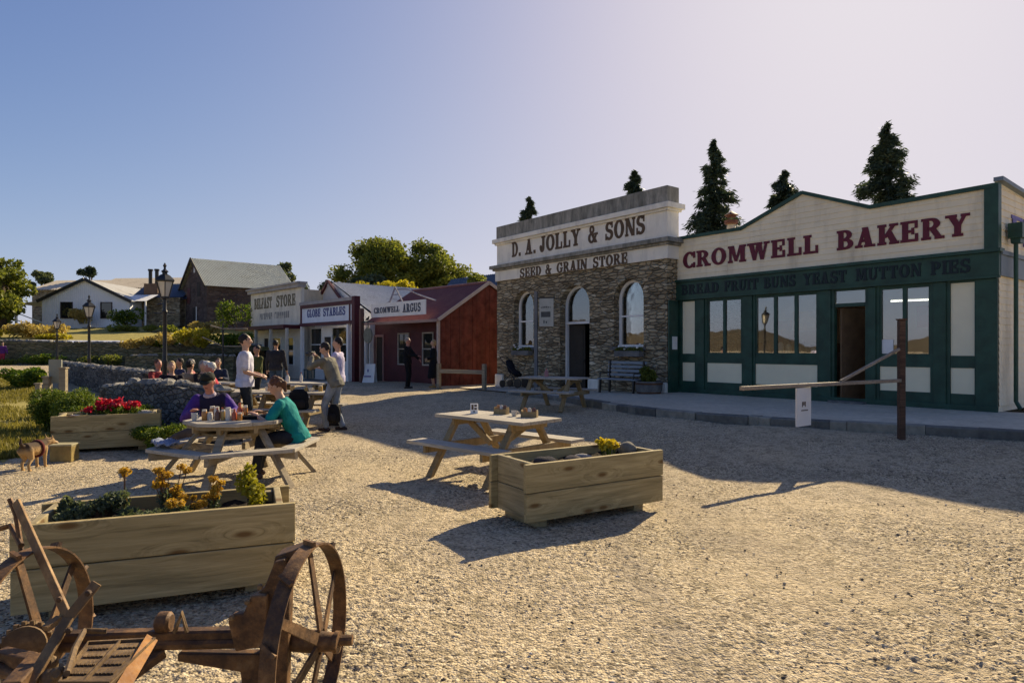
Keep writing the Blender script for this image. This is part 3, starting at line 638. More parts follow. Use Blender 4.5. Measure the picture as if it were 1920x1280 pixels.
    MB().lathe([(.13, 0), (.13, zt - .35)], n=14).build('pipe', M_irontan, fl, True); q = MB(); q.lathe([(.16, zt - .4), (.2, zt - .36), (.2, zt - .28), (.12, zt - .28)], n=14); q.lathe([(.12, zt - .18), (.2, zt - .12), (.03, zt)], n=14)
    q.tube([(.11, 0, zt - .3), (.11, 0, zt - .1)], .012); q.tube([(-.11, 0, zt - .3), (-.11, 0, zt - .1)], .012); q.build('cowl', paint('rust_cowl', (.1, .04, .03), .7, .4, 6, .1), fl, 'auto')
bakery()

# ------------------------------------------------------------------ the seed and grain store
def arched_wall(mb, x0, x1, z0, z1, ops, dep):
    """ops: (xa, xb, zsill, zspring) round-arched openings"""
    q = lambda a, b, c, d: mb.add([a, b, c, d], [(0, 1, 2, 3)]); x = x0
    for xa, xb, zs, zp in ops:
        q((x, 0, z0), (xa, 0, z0), (xa, 0, z1), (x, 0, z1)); r = (xb - xa) / 2; c = (xa + xb) / 2
        if zs > z0: q((xa, 0, z0), (xb, 0, z0), (xb, 0, zs), (xa, 0, zs)); q((xa, 0, zs), (xb, 0, zs), (xb, dep, zs), (xa, dep, zs))
        n = 20; ar = [(c - r * math.cos(math.pi * k / n), zp + r * math.sin(math.pi * k / n)) for k in range(n + 1)]
        for (a, za), (b, zb) in zip(ar[:-1], ar[1:]):
            q((a, 0, za), (b, 0, zb), (b, 0, z1), (a, 0, z1)); q((a, 0, za), (b, 0, zb), (b, dep, zb), (a, dep, za))
        q((xa, 0, zs), (xa, 0, zp), (xa, dep, zp), (xa, dep, zs)); q((xb, 0, zs), (xb, 0, zp), (xb, dep, zp), (xb, dep, zs)); x = xb
    q((x, 0, z0), (x1, 0, z0), (x1, 0, z1), (x, 0, z1)); return mb
SJ = 7.70; FJ = Frame(so(SJ, .47) + Vector((0, 0, .1)), FB.r)
def store():
    T = thing('seed_store', 'schist stone seed store with arched openings and pale plaster parapet', 'shop', FJ.o, FJ.r)
    xl = FJ.X(932); z = lambda u, v: FJ.pt(u, v)[1]
    zb = z(1251, 484.5); z1 = z(1251, 459); z2 = z(1251, 446); z3 = z(1245, 391); z4 = z(1245, 381); z5 = z(1245, 349)
    zspr = z(1189, 521.5)
    ops = []
    for c, w, sill in ((FJ.X(982) - .02, 1.15, z(1190, 650)), (FJ.X(1077), 1.42, 0.12), (FJ.X(1178), 1.2, z(1190, 650))):
        ops.append((c - w / 2, c + w / 2, sill, zspr - w / 2))
    w = MB(); arched_wall(w, xl, 0, -.15, zb, ops, .38)
    D = 8.5; w.add([(xl, 0, -.15), (xl, D, -.15), (xl, D, zb), (xl, 0, zb)], [(0, 1, 2, 3)]); w.add([(0, 0, -.15), (0, D, -.15), (0, D, zb), (0, 0, zb)], [(0, 1, 2, 3)]); w.add([(xl, D, -.15), (0, D, -.15), (0, D, zb), (xl, D, zb)], [(0, 1, 2, 3)])
    w.build('stone_wall', M_stone, T)
    for i, (xa, xb, zs, zp) in enumerate(ops):
        f = MB(); r = (xb - xa) / 2 - .005; c = (xa + xb) / 2; pts = [(c - r, zs)] + [(c - r * math.cos(math.pi * k / 18), zp + r * math.sin(math.pi * k / 18)) for k in range(19)] + [(c + r, zs)]
        ri = r - .085; inn = [(c - ri, zs + .085)] + [(c - ri * math.cos(math.pi * k / 18), zp + ri * math.sin(math.pi * k / 18)) for k in range(19)] + [(c + ri, zs + .085)]
        for a, b, p, q in zip(pts[:-1], pts[1:], inn[:-1], inn[1:]): f.prism([a, b, q, p], .24, .36)
        zm = z(1189, 591) if i != 1 else z(1085, 604)
        if i == 1: f.box(c - ri, .245, zm - .04, c + ri, .36, zm + .04)
        else: f.box(c - r, .2, zs, c + r, .37, zs + .07); f.box(c - ri, .25, zm - .025, c + ri, .35, zm + .025)
        o = f.build('door_frame' if i == 1 else 'window', M_white, T)
        poly = [(x, max(zz, zm + .04) if i == 1 else zz) for x, zz in inn]
        MB().prism(poly if i != 1 else [(c - ri, zm + .04)] + [p for p in inn if p[1] > zm] + [(c + ri, zm + .04)], .29, .297).build('pane', M_glass, o)
        if i == 1:
            d = MB(); d.box(0, .0, .14, .62, .05, zm - .05); d.box(.08, -.012, .4, .54, .0, 1.05); d.box(.08, -.012, 1.25, .54, 0, zm - .25); do = d.build('door', paint('dark_door_paint', (.03, .026, .022), .5, .3, 3, .1), T); do.location = (c - ri, .34, 0); do.rotation_euler = (0, 0, R(18))
            MB().box(.54, -.05, 1.05, .58, -.001, 1.12).build('handle', M_black, do)
        else:
            k = MB(); k.box(c - r - .1, -.06, zs - .1, c + r + .1, .2, zs - .001); k.build('sill', M_kerb, T)
    st = MB(); st.box(ops[1][0] - .1, -.35, -.1, ops[1][1] + .1, .3, .16); st.build('doorstep', M_kerb, T)
    MB().box(xl - .05, -.06, zb, .06, .55, z1).build('sign_band', M_plaster, T, bevel=.01)
    c = MB(); c.box(xl - .12, -.14, z1, .14, .62, z1 + .07); c.box(xl - .2, -.24, z1 + .07, .22, .7, z2); c.build('cornice', M_grey, T, bevel=.012)
    MB().box(xl, -.01, z2, .02, .5, z3).build('parapet_sign', M_plaster, T, bevel=.01)
    c = MB(); c.box(xl - .12, -.16, z3, .16, .62, z4); c.box(xl - .06, -.08, z3 - .07, .08, .56, z3); c.build('coping', M_plaster, T, bevel=.01)
    MB().box(xl, -.04, z4, .03, .5, z5).build('parapet_top', M_grey, T, bevel=.015)
    k = lambda u, y=-.01: FJ.X(u, y); za, zc = z(960, 478), z(1210, 407)
    za = z(1110, 455); zc = z(1110, 424)
    for w_, a, b in (('D.', 960, 977), ('A.', 985, 1005), ('JOLLY', 1012, 1088), ('&', 1103, 1121), ('SONS', 1135, 1210)): text_mb(w_, k(a), k(b), za, zc, -.0105).build('lettering', M_letdark, T)
    zd, ze = z(1110, 503), z(1110, 484)
    for w_, a, b in (('SEED', 975, 1015), ('&', 1023, 1034), ('GRAIN', 1044, 1101), ('STORE', 1112, 1177)): text_mb(w_, k(a, -.06), k(b, -.06), zd, ze, -.0605).build('lettering', M_letdark, T)
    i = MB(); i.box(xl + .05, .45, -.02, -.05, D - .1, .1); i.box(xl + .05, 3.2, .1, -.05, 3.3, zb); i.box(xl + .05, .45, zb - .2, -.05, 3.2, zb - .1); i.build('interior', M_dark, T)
    mo = paint('ochre_blind', (.45, .25, .08), .7, .2, 2, .05)
    for q in (ops[0], ops[2]): c_ = (q[0] + q[1]) / 2; MB().box(c_ - .3, 1.0, 1.6, c_ + .5, 1.1, 2.6).build('inner_blind', mo, T)
    for x in (xl, ops[1][1] + .02, -.42): MB().box(x - .02, -.1, -.1, x + .44, .02, .52).build('plinth_stone', M_plaster, T, bevel=.03)
    r = MB(); corr(r, (xl, .4, zb + .5), (0, .4, zb + .5), (0, D, zb - .1), (xl, D, zb - .1), 60); r.build('roof', M_iron, T)
store()
# ------------------------------------------------------------------ the row of small shops further along the street
FR = Frame((-2.86, 25.86, -.1), math.atan2(-.731, .682))
fr = lambda u, v, y=0: FR.pt(u, v, y)
def bars(mb, x0, x1, z0, z1, y0, y1, w=.06, mull=0, rails=0):
    """frame of a window between x0..x1, z0..z1"""
    mb.box(x0, y0, z0, x0 + w, y1, z1); mb.box(x1 - w, y0, z0, x1, y1, z1); mb.box(x0 + w, y0 + .002, z0, x1 - w, y1, z0 + w); mb.box(x0 + w, y0 + .002, z1 - w, x1 - w, y1, z1)
    for k in range(1, mull + 1): c = x0 + (x1 - x0) * k / (mull + 1); mb.box(c - w * .4, y0 + .004, z0 + w, c + w * .4, y1, z1 - w)
    for k in range(1, rails + 1): c = z0 + (z1 - z0) * k / (rails + 1); mb.box(x0 + w, y0 + .006, c - w * .4, x1 - w, y1, c + w * .4)
    return mb
def window(T, x0, x1, z0, z1, y, fm, mull=0, rails=0, gm=None, room=True):
    """framed window standing just proud of a wall face at y, its dark room behind"""
    o = bars(MB(), x0, x1, z0, z1, y - .05, y + .02, .06, mull, rails).build('window', fm, T)
    MB().box(x0 + .05, y - .006, z0 + .05, x1 - .05, y - .003, z1 - .05).build('pane', M_windark, o)
    return o
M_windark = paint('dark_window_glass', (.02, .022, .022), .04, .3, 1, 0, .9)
def wallface(mb, x0, x1, z0, z1, y, holes, th=.12):
    """wall with rectangular holes, as butted boxes"""
    x = x0
    for a, b, c, d in sorted(holes):
        if a > x: mb.box(x, y, z0, a, y + th, z1)
        if c > z0: mb.box(a, y, z0, b, y + th, c)
        if d < z1: mb.box(a, y, d, b, y + th, z1)
        x = b
    if x < x1: mb.box(x, y, z0, x1, y + th, z1)
    return mb
def argus():
    T = thing('newspaper_office', 'low maroon office with dark red iron roof, red plank end wall and white name board', 'shop', FR.o, FR.r)
    xl = FR.X(690); ze = 2.83 + .1; yr, zr = 2.5, 4.38 + .1; yb = 5.6; zbk = 3.0
    sw = MB(); sw.add([(0, .0, 0), (0, yb, 0), (0, yb, zbk - .06), (0, yr, zr - .1), (0, .0, ze - .08)], [(0, 1, 2, 3, 4)])
    for k in range(24): y = .05 + k * .23; zt = min(np.interp(y, [0, yr, yb], [ze, zr, zbk]), np.interp(y + .21, [0, yr, yb], [ze, zr, zbk])) - .1; sw.box(.0, y, 0, .018 + .006 * (k * 7 % 3), y + .218, zt)
    sw.build('plank_wall', M_redwall, T)
    w = MB(); yw = .9
    d0, d1 = FR.X(703, yw), FR.X(718, yw); a0, a1 = FR.X(747, yw), FR.X(768, yw); b0, b1 = FR.X(793, yw), FR.X(814, yw)
    zt = fr(760, 624, yw)[1]; zs = fr(760, 684, yw)[1]
    wallface(w, xl, 0, 0, ze - .05, yw, [(d0, d1, 0, 2.25)]); w.add([(xl, yw, 0), (xl, yb, 0), (xl, yb, zbk), (xl, yr, zr - .1), (xl, yw, ze + .3)], [(0, 1, 2, 3, 4)]); w.box(xl, yb - .05, 0, 0, yb, zbk); w.build('front_wall', M_maroon, T)
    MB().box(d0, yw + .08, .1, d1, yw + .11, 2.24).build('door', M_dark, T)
    for p, q in ((a0, a1), (b0, b1)): window(T, p, q, zs, zt, yw, paint('pale_trim', (.42, .36, .3), .6, .2, 3, .05), 0, 1)
    t = MB(); t.box(d0 - .1, yw - .03, .1, d0, yw + .05, 2.35); t.box(d1, yw - .03, .1, d1 + .1, yw + .05, 2.35); t.box(d0, yw - .031, 2.25, d1, yw + .05, 2.35); t.build('door_frame', paint('pinkish_trim', (.3, .17, .15), .6, .2, 3, .05), T)
    r = MB(); corr(r, (xl - .1, -.15, ze - .09), (.08, -.15, ze - .09), (.08, yr, zr), (xl - .1, yr, zr), 44, .02); corr(r, (xl - .1, yb + .1, zbk), (.08, yb + .1, zbk), (.08, yr, zr + .004), (xl - .1, yr, zr + .004), 44, .02)
    ro = r.build('roof', M_ironred, T); MB().tube([(xl - .1, yr, zr + .01), (.08, yr, zr + .01)], .07, 8).build('ridge_cap', M_ironred, ro)
    b = MB(); b.beam((.1, -.16, ze - .1), (.1, yr, zr + .0), .03, .14); b.beam((.1, yr, zr), (.1, yb, zbk), .03, .14); b.build('barge_board', paint('pale_barge', (.5, .42, .36), .6, .2, 3, .05), T)
    MB().beam((xl - .1, -.19, ze - .12), (.1, -.19, ze - .12), .08, .11).build('gutter', paint('rosy_trim', (.33, .22, .19), .6, .2, 3, .05), T)
    MB().beam((-.03, -.06, 0), (-.03, -.06, ze - .16), .1, .1, (0, 1, 0)).build('veranda_post', paint('post_paint', (.5, .4, .34), .6, .2, 3, .05), T)
    MB().beam((.03, 3.05, 1.9), (.03, 3.05, 3.6), .07, .04, (1, 0, 0)).build('pale_batten', paint('batten', (.5, .4, .34), .6, .2, 3, .05), T)
    MB().box(xl, -.3, -.1, .05, yw, .1).build('veranda_floor', M_pave, T)
    x0, z0 = fr(698, 603, -.3); x1, z1 = fr(800, 561, -.3); z0 = fr(800, 589, -.3)[1]
    s = MB().box(x0, -.36, z0, x1, -.32, z1).build('name_board', paint('name_board_white', (.82, .8, .75), .6, .1, 3, .05), T)
    l = MB(); text_mb('CROMWELL', x0 + .25, x0 + (x1 - x0) * .55, z0 + .18, z1 - .18, -.361, l, .01); text_mb('ARGUS', x0 + (x1 - x0) * .61, x1 - .32, z0 + .14, z1 - .12, -.361, l, .01); l.build('lettering', paint('slate_letters', (.06, .07, .1), .5, .2, 5, .03), s)
    c = MB(); xa = FR.X(741, -.3); zt = fr(741, 538, -.3)[1]
    c.beam((xa - .45, -.3, z1), (xa, -.3, zt), .05, .05, (0, 1, 0)); c.beam((xa + .55, -.3, z1), (xa + .02, -.3, zt - .02), .05, .05, (0, 1, 0)); c.beam((xa - .2, -.3, z1 + .32), (xa + .24, -.3, z1 + .32), .04, .05, (0, 1, 0))
    c.tube([(xa + .15, -.28, zt - .1), (xa + .6, -.1, zt - .12), (xa + 1.0, .2, z1 + .3), (x1 - .2, .3, z1)], .03, 6); c.tube([(xa - .5, -.28, z1 + .05), (xa - .85, -.2, z1 - .0)], .03, 6); c.build('sign_crest', paint('crest_trim', (.3, .29, .33), .6, .2, 3, .05), T)
argus()
def globe():
    T = thing('stables_shop', 'white fronted shop with maroon framed blue lettered sign and steep little gable', 'shop', FR.W(0, 0, 0), FR.r)
    x1 = FR.X(671); x0 = FR.X(568); zs0 = fr(640, 602)[1]; zs1 = fr(640, 567)[1]; yw = .55
    xm = (x0 + x1) / 2; za = fr(618, 528)[1] + .0; D = 9
    zE = 3.0
    # gable-ended building behind the sign; its ridge runs away from the street
    xg = FR.X(617, 1.2); za = fr(617, 528, 1.2)[1]
    b = MB()
    for x in (x0 + .05, x1 - .15): b.box(x, yw + .12, -.1, x + .1, D, zE)
    b.box(x0 + .05, D, -.1, x1 - .05, D + .1, zE); b.add([(x0 + .05, D, zE), (x1 - .05, D, zE), (xg, D, za - .1)], [(0, 1, 2)]); b.add([(x0 + .05, 1.4, zE - .1), (x1 - .05, 1.4, zE - .1), (xg, 1.4, za - .06)], [(0, 1, 2)]); b.build('wall', M_white, T)
    r = MB(); corr(r, (x1 + .1, 1.36, zE), (x1 + .1, D + .2, zE), (xg, D + .2, za), (xg, 1.36, za), 46, .02); corr(r, (x0 - .1, 1.36, zE), (x0 - .1, D + .2, zE), (xg, D + .2, za - .003), (xg, 1.36, za - .003), 46, .02); r.build('roof', M_iron, T)
    g = MB(); gz = fr(640, 568, 1.15)[1] - .3; ga, gb = FR.X(589, 1.15), FR.X(650, 1.15)
    clap(g, ga, gb, gz, lambda a: np.interp(a, [ga, xg, gb], [gz, za - .05, gz]), lambda a, z, o: (a, 1.2 - o, z), .12, .012, (xg,)); g.build('gable', paint('gable_boards', (.5, .49, .48), .6, .1, 2, .05), T)
    g = MB(); g.beam((ga - .1, 1.13, gz), (xg, 1.13, za + .05), .12, .12, (0, 1, 0)); g.beam((xg, 1.135, za + .04), (gb + .1, 1.135, gz), .12, .12, (0, 1, 0)); g.build('barge_board', M_maroon, T)
    # sign box
    s = MB(); s.box(x0, -.08, zs0, x1 - .24, .06, zs1); so_ = s.build('sign_board', paint('sign_pale_blue', (.74, .79, .86), .5, .1, 3, .04), T)
    f = MB(); f.box(x0 - .06, -.14, zs1 - .14, x1 - .24, -.081, zs1 + .04); f.box(x0 - .08, -.16, zs0 - .16, x1 - .0, .1, zs0); f.box(x0 - .06, -.13, zs0, x0 + .06, -.081, zs1 - .14); f.box(x1 - .62, -.13, zs0, x1 - .54, -.081, zs1 - .14); f.box(x0 - .08, -.17, zs1 + .04, x1 - .24, .1, zs1 + .2, 1); f.build('sign_frame', [M_maroon, paint('grey_coping', (.36, .34, .33), .6, .2, 3, .05)], T)
    l = MB(); q = x1 - .62 - x0; text_mb('GLOBE', x0 + .13 * q, x0 + .42 * q, zs0 + .3, zs1 - .22, -.081, l, .01); text_mb('STABLES', x0 + .48 * q, x0 + .92 * q, zs0 + .3, zs1 - .22, -.081, l, .01); l.build('lettering', paint('blue_letters', (.07, .09, .25), .5, .2, 5, .03), so_)
    MB().box(x1 - .235, -.2, 0, x1 + .04, .1, zs1 + .22).build('end_pillar', M_maroon, T)
    w0, w1, w2, w3 = FR.X(578, yw), FR.X(605, yw), FR.X(623, yw), FR.X(652, yw); zt = fr(640, 612, yw)[1]; zb = fr(640, 679, yw)[1]
    w = MB(); wallface(w, x0 + .2, x1 - .24, -.1, zs0 - .16, yw, [(w1 + .15, w2 - .15, 0, 2.3)]); w.build('shopfront', M_white, T)
    for a, c in ((w0, w1), (w2, w3)): window(T, a, c, zb, zt, yw, M_white, 0, 1)
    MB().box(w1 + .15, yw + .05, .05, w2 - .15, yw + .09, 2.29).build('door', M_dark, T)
    p = lambda x: MB().beam((x, -.06, 0), (x, -.06, zs0 - .16), .16, .16, (0, 1, 0)).build('veranda_post', M_white, T)
    p(x0 + .05); p(FR.X(656))
    MB().box(x0 - .1, -.6, -.2, x1, yw, .06).build('veranda_floor', M_kerb, T)
globe()
def belfast():
    T = thing('general_store', 'cream corner store with tall square parapet over a maroon veranda edge', 'shop', FR.W(0, 0, 0), FR.r)
    x1 = FR.X(567) - .03; x0 = FR.X(472); z0 = fr(520, 611)[1] + .0; z1 = fr(471, 553)[1]; D = 7
    s = MB(); s.box(x0, -.05, z0, x1, .12, z1); s.build('parapet', paint('aged_cream', (.76, .71, .58), .6, .15, 1.5, .05, .2, (.38, .36, .3)), T)
    c = MB(); c.box(x0 - .12, -.22, z1, x1 + .05, .2, z1 + .2); c.box(x0 - .2, -.3, z1 + .2, x1 + .12, .25, z1 + .3); c.build('cornice', paint('grey_cornice', (.4, .38, .35), .7, .25, 3, .1), T)
    l = MB(); q = x1 - x0; text_mb('BELFAST', x0 + .08 * q, x0 + .45 * q, z0 + 1.08, z1 - .3, -.051, l, .012); text_mb('STORE', x0 + .54 * q, x0 + .9 * q, z0 + 1.08, z1 - .3, -.051, l, .012); l.build('lettering', paint('faded_olive_letters', (.17, .15, .09), .6, .3, 5, .03), T)
    l = MB(); rnd = random.Random(8)
    x = x0 + .2 * q
    while x < x0 + .78 * q:                       # a faded second line, too worn to read
        w_ = rnd.uniform(.1, .2); text_mb(' ', x, x + .1, 0, 1, 0, l); l.box(x, -.056, z0 + .42, x + w_ * .4, -.0502, z0 + .8)
        l.box(x + w_ * .4, -.0555, z0 + rnd.choice((.42, .56, .7)), x + w_ + .02, -.0502, z0 + rnd.choice((.76, .8))); x += w_ + .09
        if abs(x - (x0 + .47 * q)) < .12: x += .3
    l.build('worn_lettering', paint('worn_letters', (.3, .29, .26), .6, .3, 5, .03), T)
    b = MB(); P = lambda a, z, o: (x1 + .0 - .0, a, z); b.box(x1 - .1, .12, -.1, x1, D, z1 - .1); b.box(x0, .12, -.1, x0 + .1, D, z1 - .5); b.box(x0, D - .1, -.1, x1, D, z1 - .6); b.build('side_wall', M_irontan, T)
    r = MB(); corr(r, (x0, .13, z1 - .3), (x1 - .1, .13, z1 - .3), (x1 - .1, D, z1 - .6), (x0, D, z1 - .6), 40); r.build('roof', M_iron, T)
    MB().box(x0 - .05, -1.0, z0 - .22, x1 - .1, -.06, z0 - .02).build('veranda_edge', M_maroon, T)
    yw = .3; dz = z0 - .22; px = [472, 486, 505, 538, 560]; X = FR.X
    w = MB(); wallface(w, x0, x1, -.1, z0, yw, [(X(495, yw), X(503, yw), 0, 2.3)]); w.build('shopfront', paint('shopfront_cream', (.78, .74, .64), .6, .12, 2, .05), T)
    MB().box(X(495, yw), yw + .05, 0, X(503, yw), yw + .1, 2.29).build('door', M_dark, T)
    for a, c in ((474, 484), (512, 528), (540, 552)): window(T, X(a, yw), X(c, yw), .75, 2.35, yw, M_white, 0, 1)
    for u in (480, 508, 538): MB().beam((X(u, -.9), -.9, -.1), (X(u, -.9), -.9, dz + .005), .13, .13, (0, 1, 0)).build('veranda_post', paint('cream_post', (.6, .55, .44), .6, .15, 3, .05), T)
    MB().box(x0 - .1, -1.2, -.25, x1 - .1, yw, .02).build('veranda_floor', M_kerb, T)
belfast()
# paved strip in front of the row
m = MB(); m.box(-21, -2.6, -.25, 1.2, -.62, .07); m.box(-5.5, -.62, -.25, 3.5, -.32, .15); o = m.build('footpath', M_pave); o.location = FR.o; o.rotation_euler = (0, 0, FR.r); struct(o)
# blue-roofed shed behind the office
def shed():
    c = at(872, 600, 36); c.z = 0; T = thing('shed', 'shed with dark blue iron roof behind the maroon office', 'shed', c, FR.r)
    b = MB(); b.box(-3.6, 0, 0, 3.6, 4, 3.2); b.build('wall', M_maroon, T); r = MB(); zr = EYE + (653 - 516) / FPX * 37.5
    corr(r, (-3.8, -.3, 3.3), (3.8, -.3, 3.3), (3.8, 2, zr + .05), (-3.8, 2, zr + .05), 40); corr(r, (-3.8, 4.3, 3.3), (3.8, 4.3, 3.3), (3.8, 2, zr), (-3.8, 2, zr), 40); r.build('roof', M_ironblue, T)
    g = MB()
    for x in (-3.6, 3.6): g.add([(x, 0, 3.2), (x, 4, 3.2), (x, 2, zr - .1)], [(0, 1, 2)])
    g.build('gable', M_maroon, T)
shed()

# ------------------------------------------------------------------ the terrace, its retaining walls and the old houses above
M_wallst = schist('dry_stone', [(.12, .12, .06), (.23, .21, .115), (.33, .28, .17), (.17, .17, .09), (.28, .25, .15)], (2.6, 2.6, 7), (.05, .045, .035), 1.0)
M_lowst = schist('low_wall_stone', [(.08, .08, .078), (.17, .168, .16), (.26, .255, .24), (.13, .13, .128), (.4, .385, .34)], (5.5, 5.5, 11), (.035, .035, .033), 1.0)
M_grass = earth('dry_grass_ground', (.18, .16, .05), (.34, .29, .09), (.46, .38, .14), 2.2, .5)
def terrace():
    X = np.linspace(-60, -13, 48); Y = np.array([36.3, 38, 41, 45, 50, 56, 64, 80, 110]); V = []
    for y in Y:
        for x in X:
            f = np.interp(x, [-22, -15], [1, .72]); z = np.interp(y, [36, 50, 60, 110], [2.03, 3.22, 3.6, 5.0]) * f; z += .08 * math.sin(x * .9) * math.sin(y * .6)
            V.append((x, y, z))
    n = len(X); struct(raw('terrace', V, [(j * n + i, j * n + i + 1, (j + 1) * n + i + 1, (j + 1) * n + i) for j in range(len(Y) - 1) for i in range(n - 1)], M_grass, smooth=True))
    V = []; X = np.linspace(-18.9, -13.5, 20); Y = [32.3, 34, 36.2]
    for y in Y:
        for x in X: V.append((x, y, 1.28 + .1 * math.sin(x * 1.3)))
    n = 20; struct(raw('planted_bank', V, [(j * n + i, j * n + i + 1, (j + 1) * n + i + 1, (j + 1) * n + i) for j in range(2) for i in range(n - 1)], M_grass, smooth=True))
terrace()
def rubble_wall(name, path, hts, th, label, mat, seed, cope=.16, zb=None):
    """dry stone wall along path [(x, y)], tops at z, uneven coping of single stones"""
    rnd = random.Random(seed); mb = MB(); pts = []
    for (a, b), (h0, h1) in zip(zip(path[:-1], path[1:]), zip(hts[:-1], hts[1:])):
        L = math.hypot(b[0] - a[0], b[1] - a[1]); n = max(2, int(L / .3))
        for k in range(n): t = k / n; pts.append((a[0] + (b[0] - a[0]) * t, a[1] + (b[1] - a[1]) * t, h0 + (h1 - h0) * t))
    pts.append((*path[-1], hts[-1])); T = None; S = []
    for i, p in enumerate(pts):
        q = pts[min(i + 1, len(pts) - 1)]; r_ = pts[max(i - 1, 0)]; d = Vector((q[0] - r_[0], q[1] - r_[1], 0)).normalized(); nn = Vector((-d.y, d.x, 0)) * th / 2; base = (G(p[0], p[1]) if zb is None else zb) - .15
        j = lambda: rnd.uniform(-.03, .03); P = Vector((p[0], p[1], 0)); top = p[2] - cope * .6 + j()
        S.append([P - nn * 1.15 + Vector((j(), j(), base)), P - nn + Vector((j(), j(), (base + top) / 2)), P - nn * .9 + Vector((j(), j(), top)), P + nn * .9 + Vector((0, 0, top)), P + nn * 1.15 + Vector((0, 0, base))])
    m = 5
    for i in range(len(S) - 1): mb.add(S[i] + S[i + 1], [(k, k + m, k + m + 1, k + 1) for k in range(4)])
    mb.add(S[0], [(4, 3, 2, 1, 0)]); mb.add(S[-1], [(0, 1, 2, 3, 4)])
    root = tag(mb.build(name, mat), label, 'wall')
    cb = MB()
    for (p, q) in zip(pts[:-1], pts[1:]):
        for k in range(2):
            t = rnd.random(); cb.stone((p[0] + (q[0] - p[0]) * t, p[1] + (q[1] - p[1]) * t, p[2] - cope * .45), rnd.uniform(.08, .17), rnd.uniform(.08, th * .5), rnd.uniform(cope * .3, cope * .62), rnd, 0, rnd.uniform(0, 3))
    cb.build('coping', paint('coping_' + name, (.27, .255, .22), .9, .6, 9, .6), root); return root
rubble_wall('retaining_wall', [(-55, 36), (-34, 36), (-28, 36.2), (-21, 36.1), (-14, 36)], [2.05, 2.05, 2.1, 1.95, 1.85], .5, 'long dark stone retaining wall below the white cottage', M_wallst, 3, zb=-.2)
rubble_wall('garden_wall', [(-18.9, 32), (-16, 32), (-13.6, 32)], [1.32, 1.35, 1.3], .45, 'stepped stone garden wall under the yellow shrubs', M_wallst, 4, zb=-.2)
a, b, c, d = at(205, 0, 13.7), at(252, 0, 13.0), at(330, 0, 11.9), at(430, 0, 10.9)
rubble_wall('cafe_wall', [(a.x, a.y), (b.x, b.y), (c.x, c.y), (d.x, d.y)], [.86, 1.0, 1.03, .96], .45, 'dark grey rough stone wall behind the shrubs, nearest the picnic tables', M_lowst, 5)
a, b, c = at(112, 0, 26), at(190, 0, 21.5), at(283, 0, 17.3)
rubble_wall('street_wall', [(a.x, a.y), (b.x, b.y), (c.x, c.y)], [1.12, 1.05, 1.03], .45, 'straight grey stone wall with pale coping beside the lamp posts', M_lowst, 6)

def cottage():
    Y = 50; c = at(161, 613, Y); rz = R(3); F = Frame((c.x, c.y, c.z), rz); T = thing('cottage', 'white corrugated iron cottage with two dark windows in its gable', 'house', F.o, rz)
    hw = 3.25; ze = F.pt(240, 562)[1]; za = F.pt(162, 524)[1]; D = 9
    w = MB(); n = 44
    for s_, yy in ((0, 0), (1, D)):
        vs = []; fs = []
        for i in range(n * 2 + 1):
            x = -hw + 2 * hw * i / (n * 2); zt = np.interp(x, [-hw, 0, hw], [ze, za, ze]); o = .02 * (i % 2); vs += [(x, yy - o, -.3), (x, yy - o, zt)]
        w.add(vs, [(2 * i, 2 * i + 2, 2 * i + 3, 2 * i + 1) for i in range(n * 2)])
    w.box(-hw, .05, -.3, -hw + .06, D, ze); w.box(hw - .06, .05, -.3, hw, D, ze); w.build('wall', paint('cottage_white', (.8, .83, .86), .5, .08, 1, .03), T)
    r = MB(); corr(r, (-hw - .2, -.2, ze - .12), (-hw - .2, D, ze - .12), (0, D, za + .02), (0, -.2, za + .02), 50, .015); corr(r, (hw + .2, -.2, ze - .12), (hw + .2, D, ze - .12), (0, D, za + .016), (0, -.2, za + .016), 50, .015); r.build('roof', M_iron, T)
    b = MB(); b.beam((-hw - .25, -.25, ze - .16), (0, -.25, za + .02), .06, .24, (0, 1, 0)); b.beam((0, -.255, za + .02), (hw + .25, -.255, ze - .16), .06, .24, (0, 1, 0))
    b = MB(); b.beam((-hw - .25, -.25, ze - .16), (0, -.25, za + .02), .06, .24); b.beam((0, -.255, za + .02), (hw + .25, -.255, ze - .16), .06, .24); b.build('barge_board', M_black, T)
    for u0, u1 in ((114, 137), (189, 211)):
        window(T, F.X(u0), F.X(u1), F.pt(125, 597)[1], F.pt(125, 566)[1], -.03, paint('dark_frame', (.06, .04, .035), .6, .2, 3, .05), 0, 0)
    # veranda on the left
    v = MB(); corr(v, (-hw - 2.0, -.1, ze - .35), (-hw - 2.0, D - 1, ze - .35), (-hw, D - 1, ze - .1), (-hw, -.1, ze - .1), 40, .015); v.build('veranda_roof', M_iron, T)
    for x, y in ((-hw - 1.9, 0), (-hw - 1.9, 3.5)): MB().beam((x, y, -.3), (x, y, ze - .36), .12, .12, (0, 1, 0)).build('veranda_post', M_white, T)
    v = MB(); v.beam((-hw - 1.85, .05, 1.05), (-hw - .05, .05, .35), .05, .07); v.beam((-hw - 1.85, .05, .5), (-hw - .9, .05, .2), .05, .07); v.build('veranda_brace', M_white, T)
    v = MB(); v.box(-hw - 2.1, 3.4, -.3, -hw - 1.95, 7, ze - .4); v.build('veranda_screen', paint('bluish_screen', (.5, .55, .6), .6, .1, 2, .05), T)
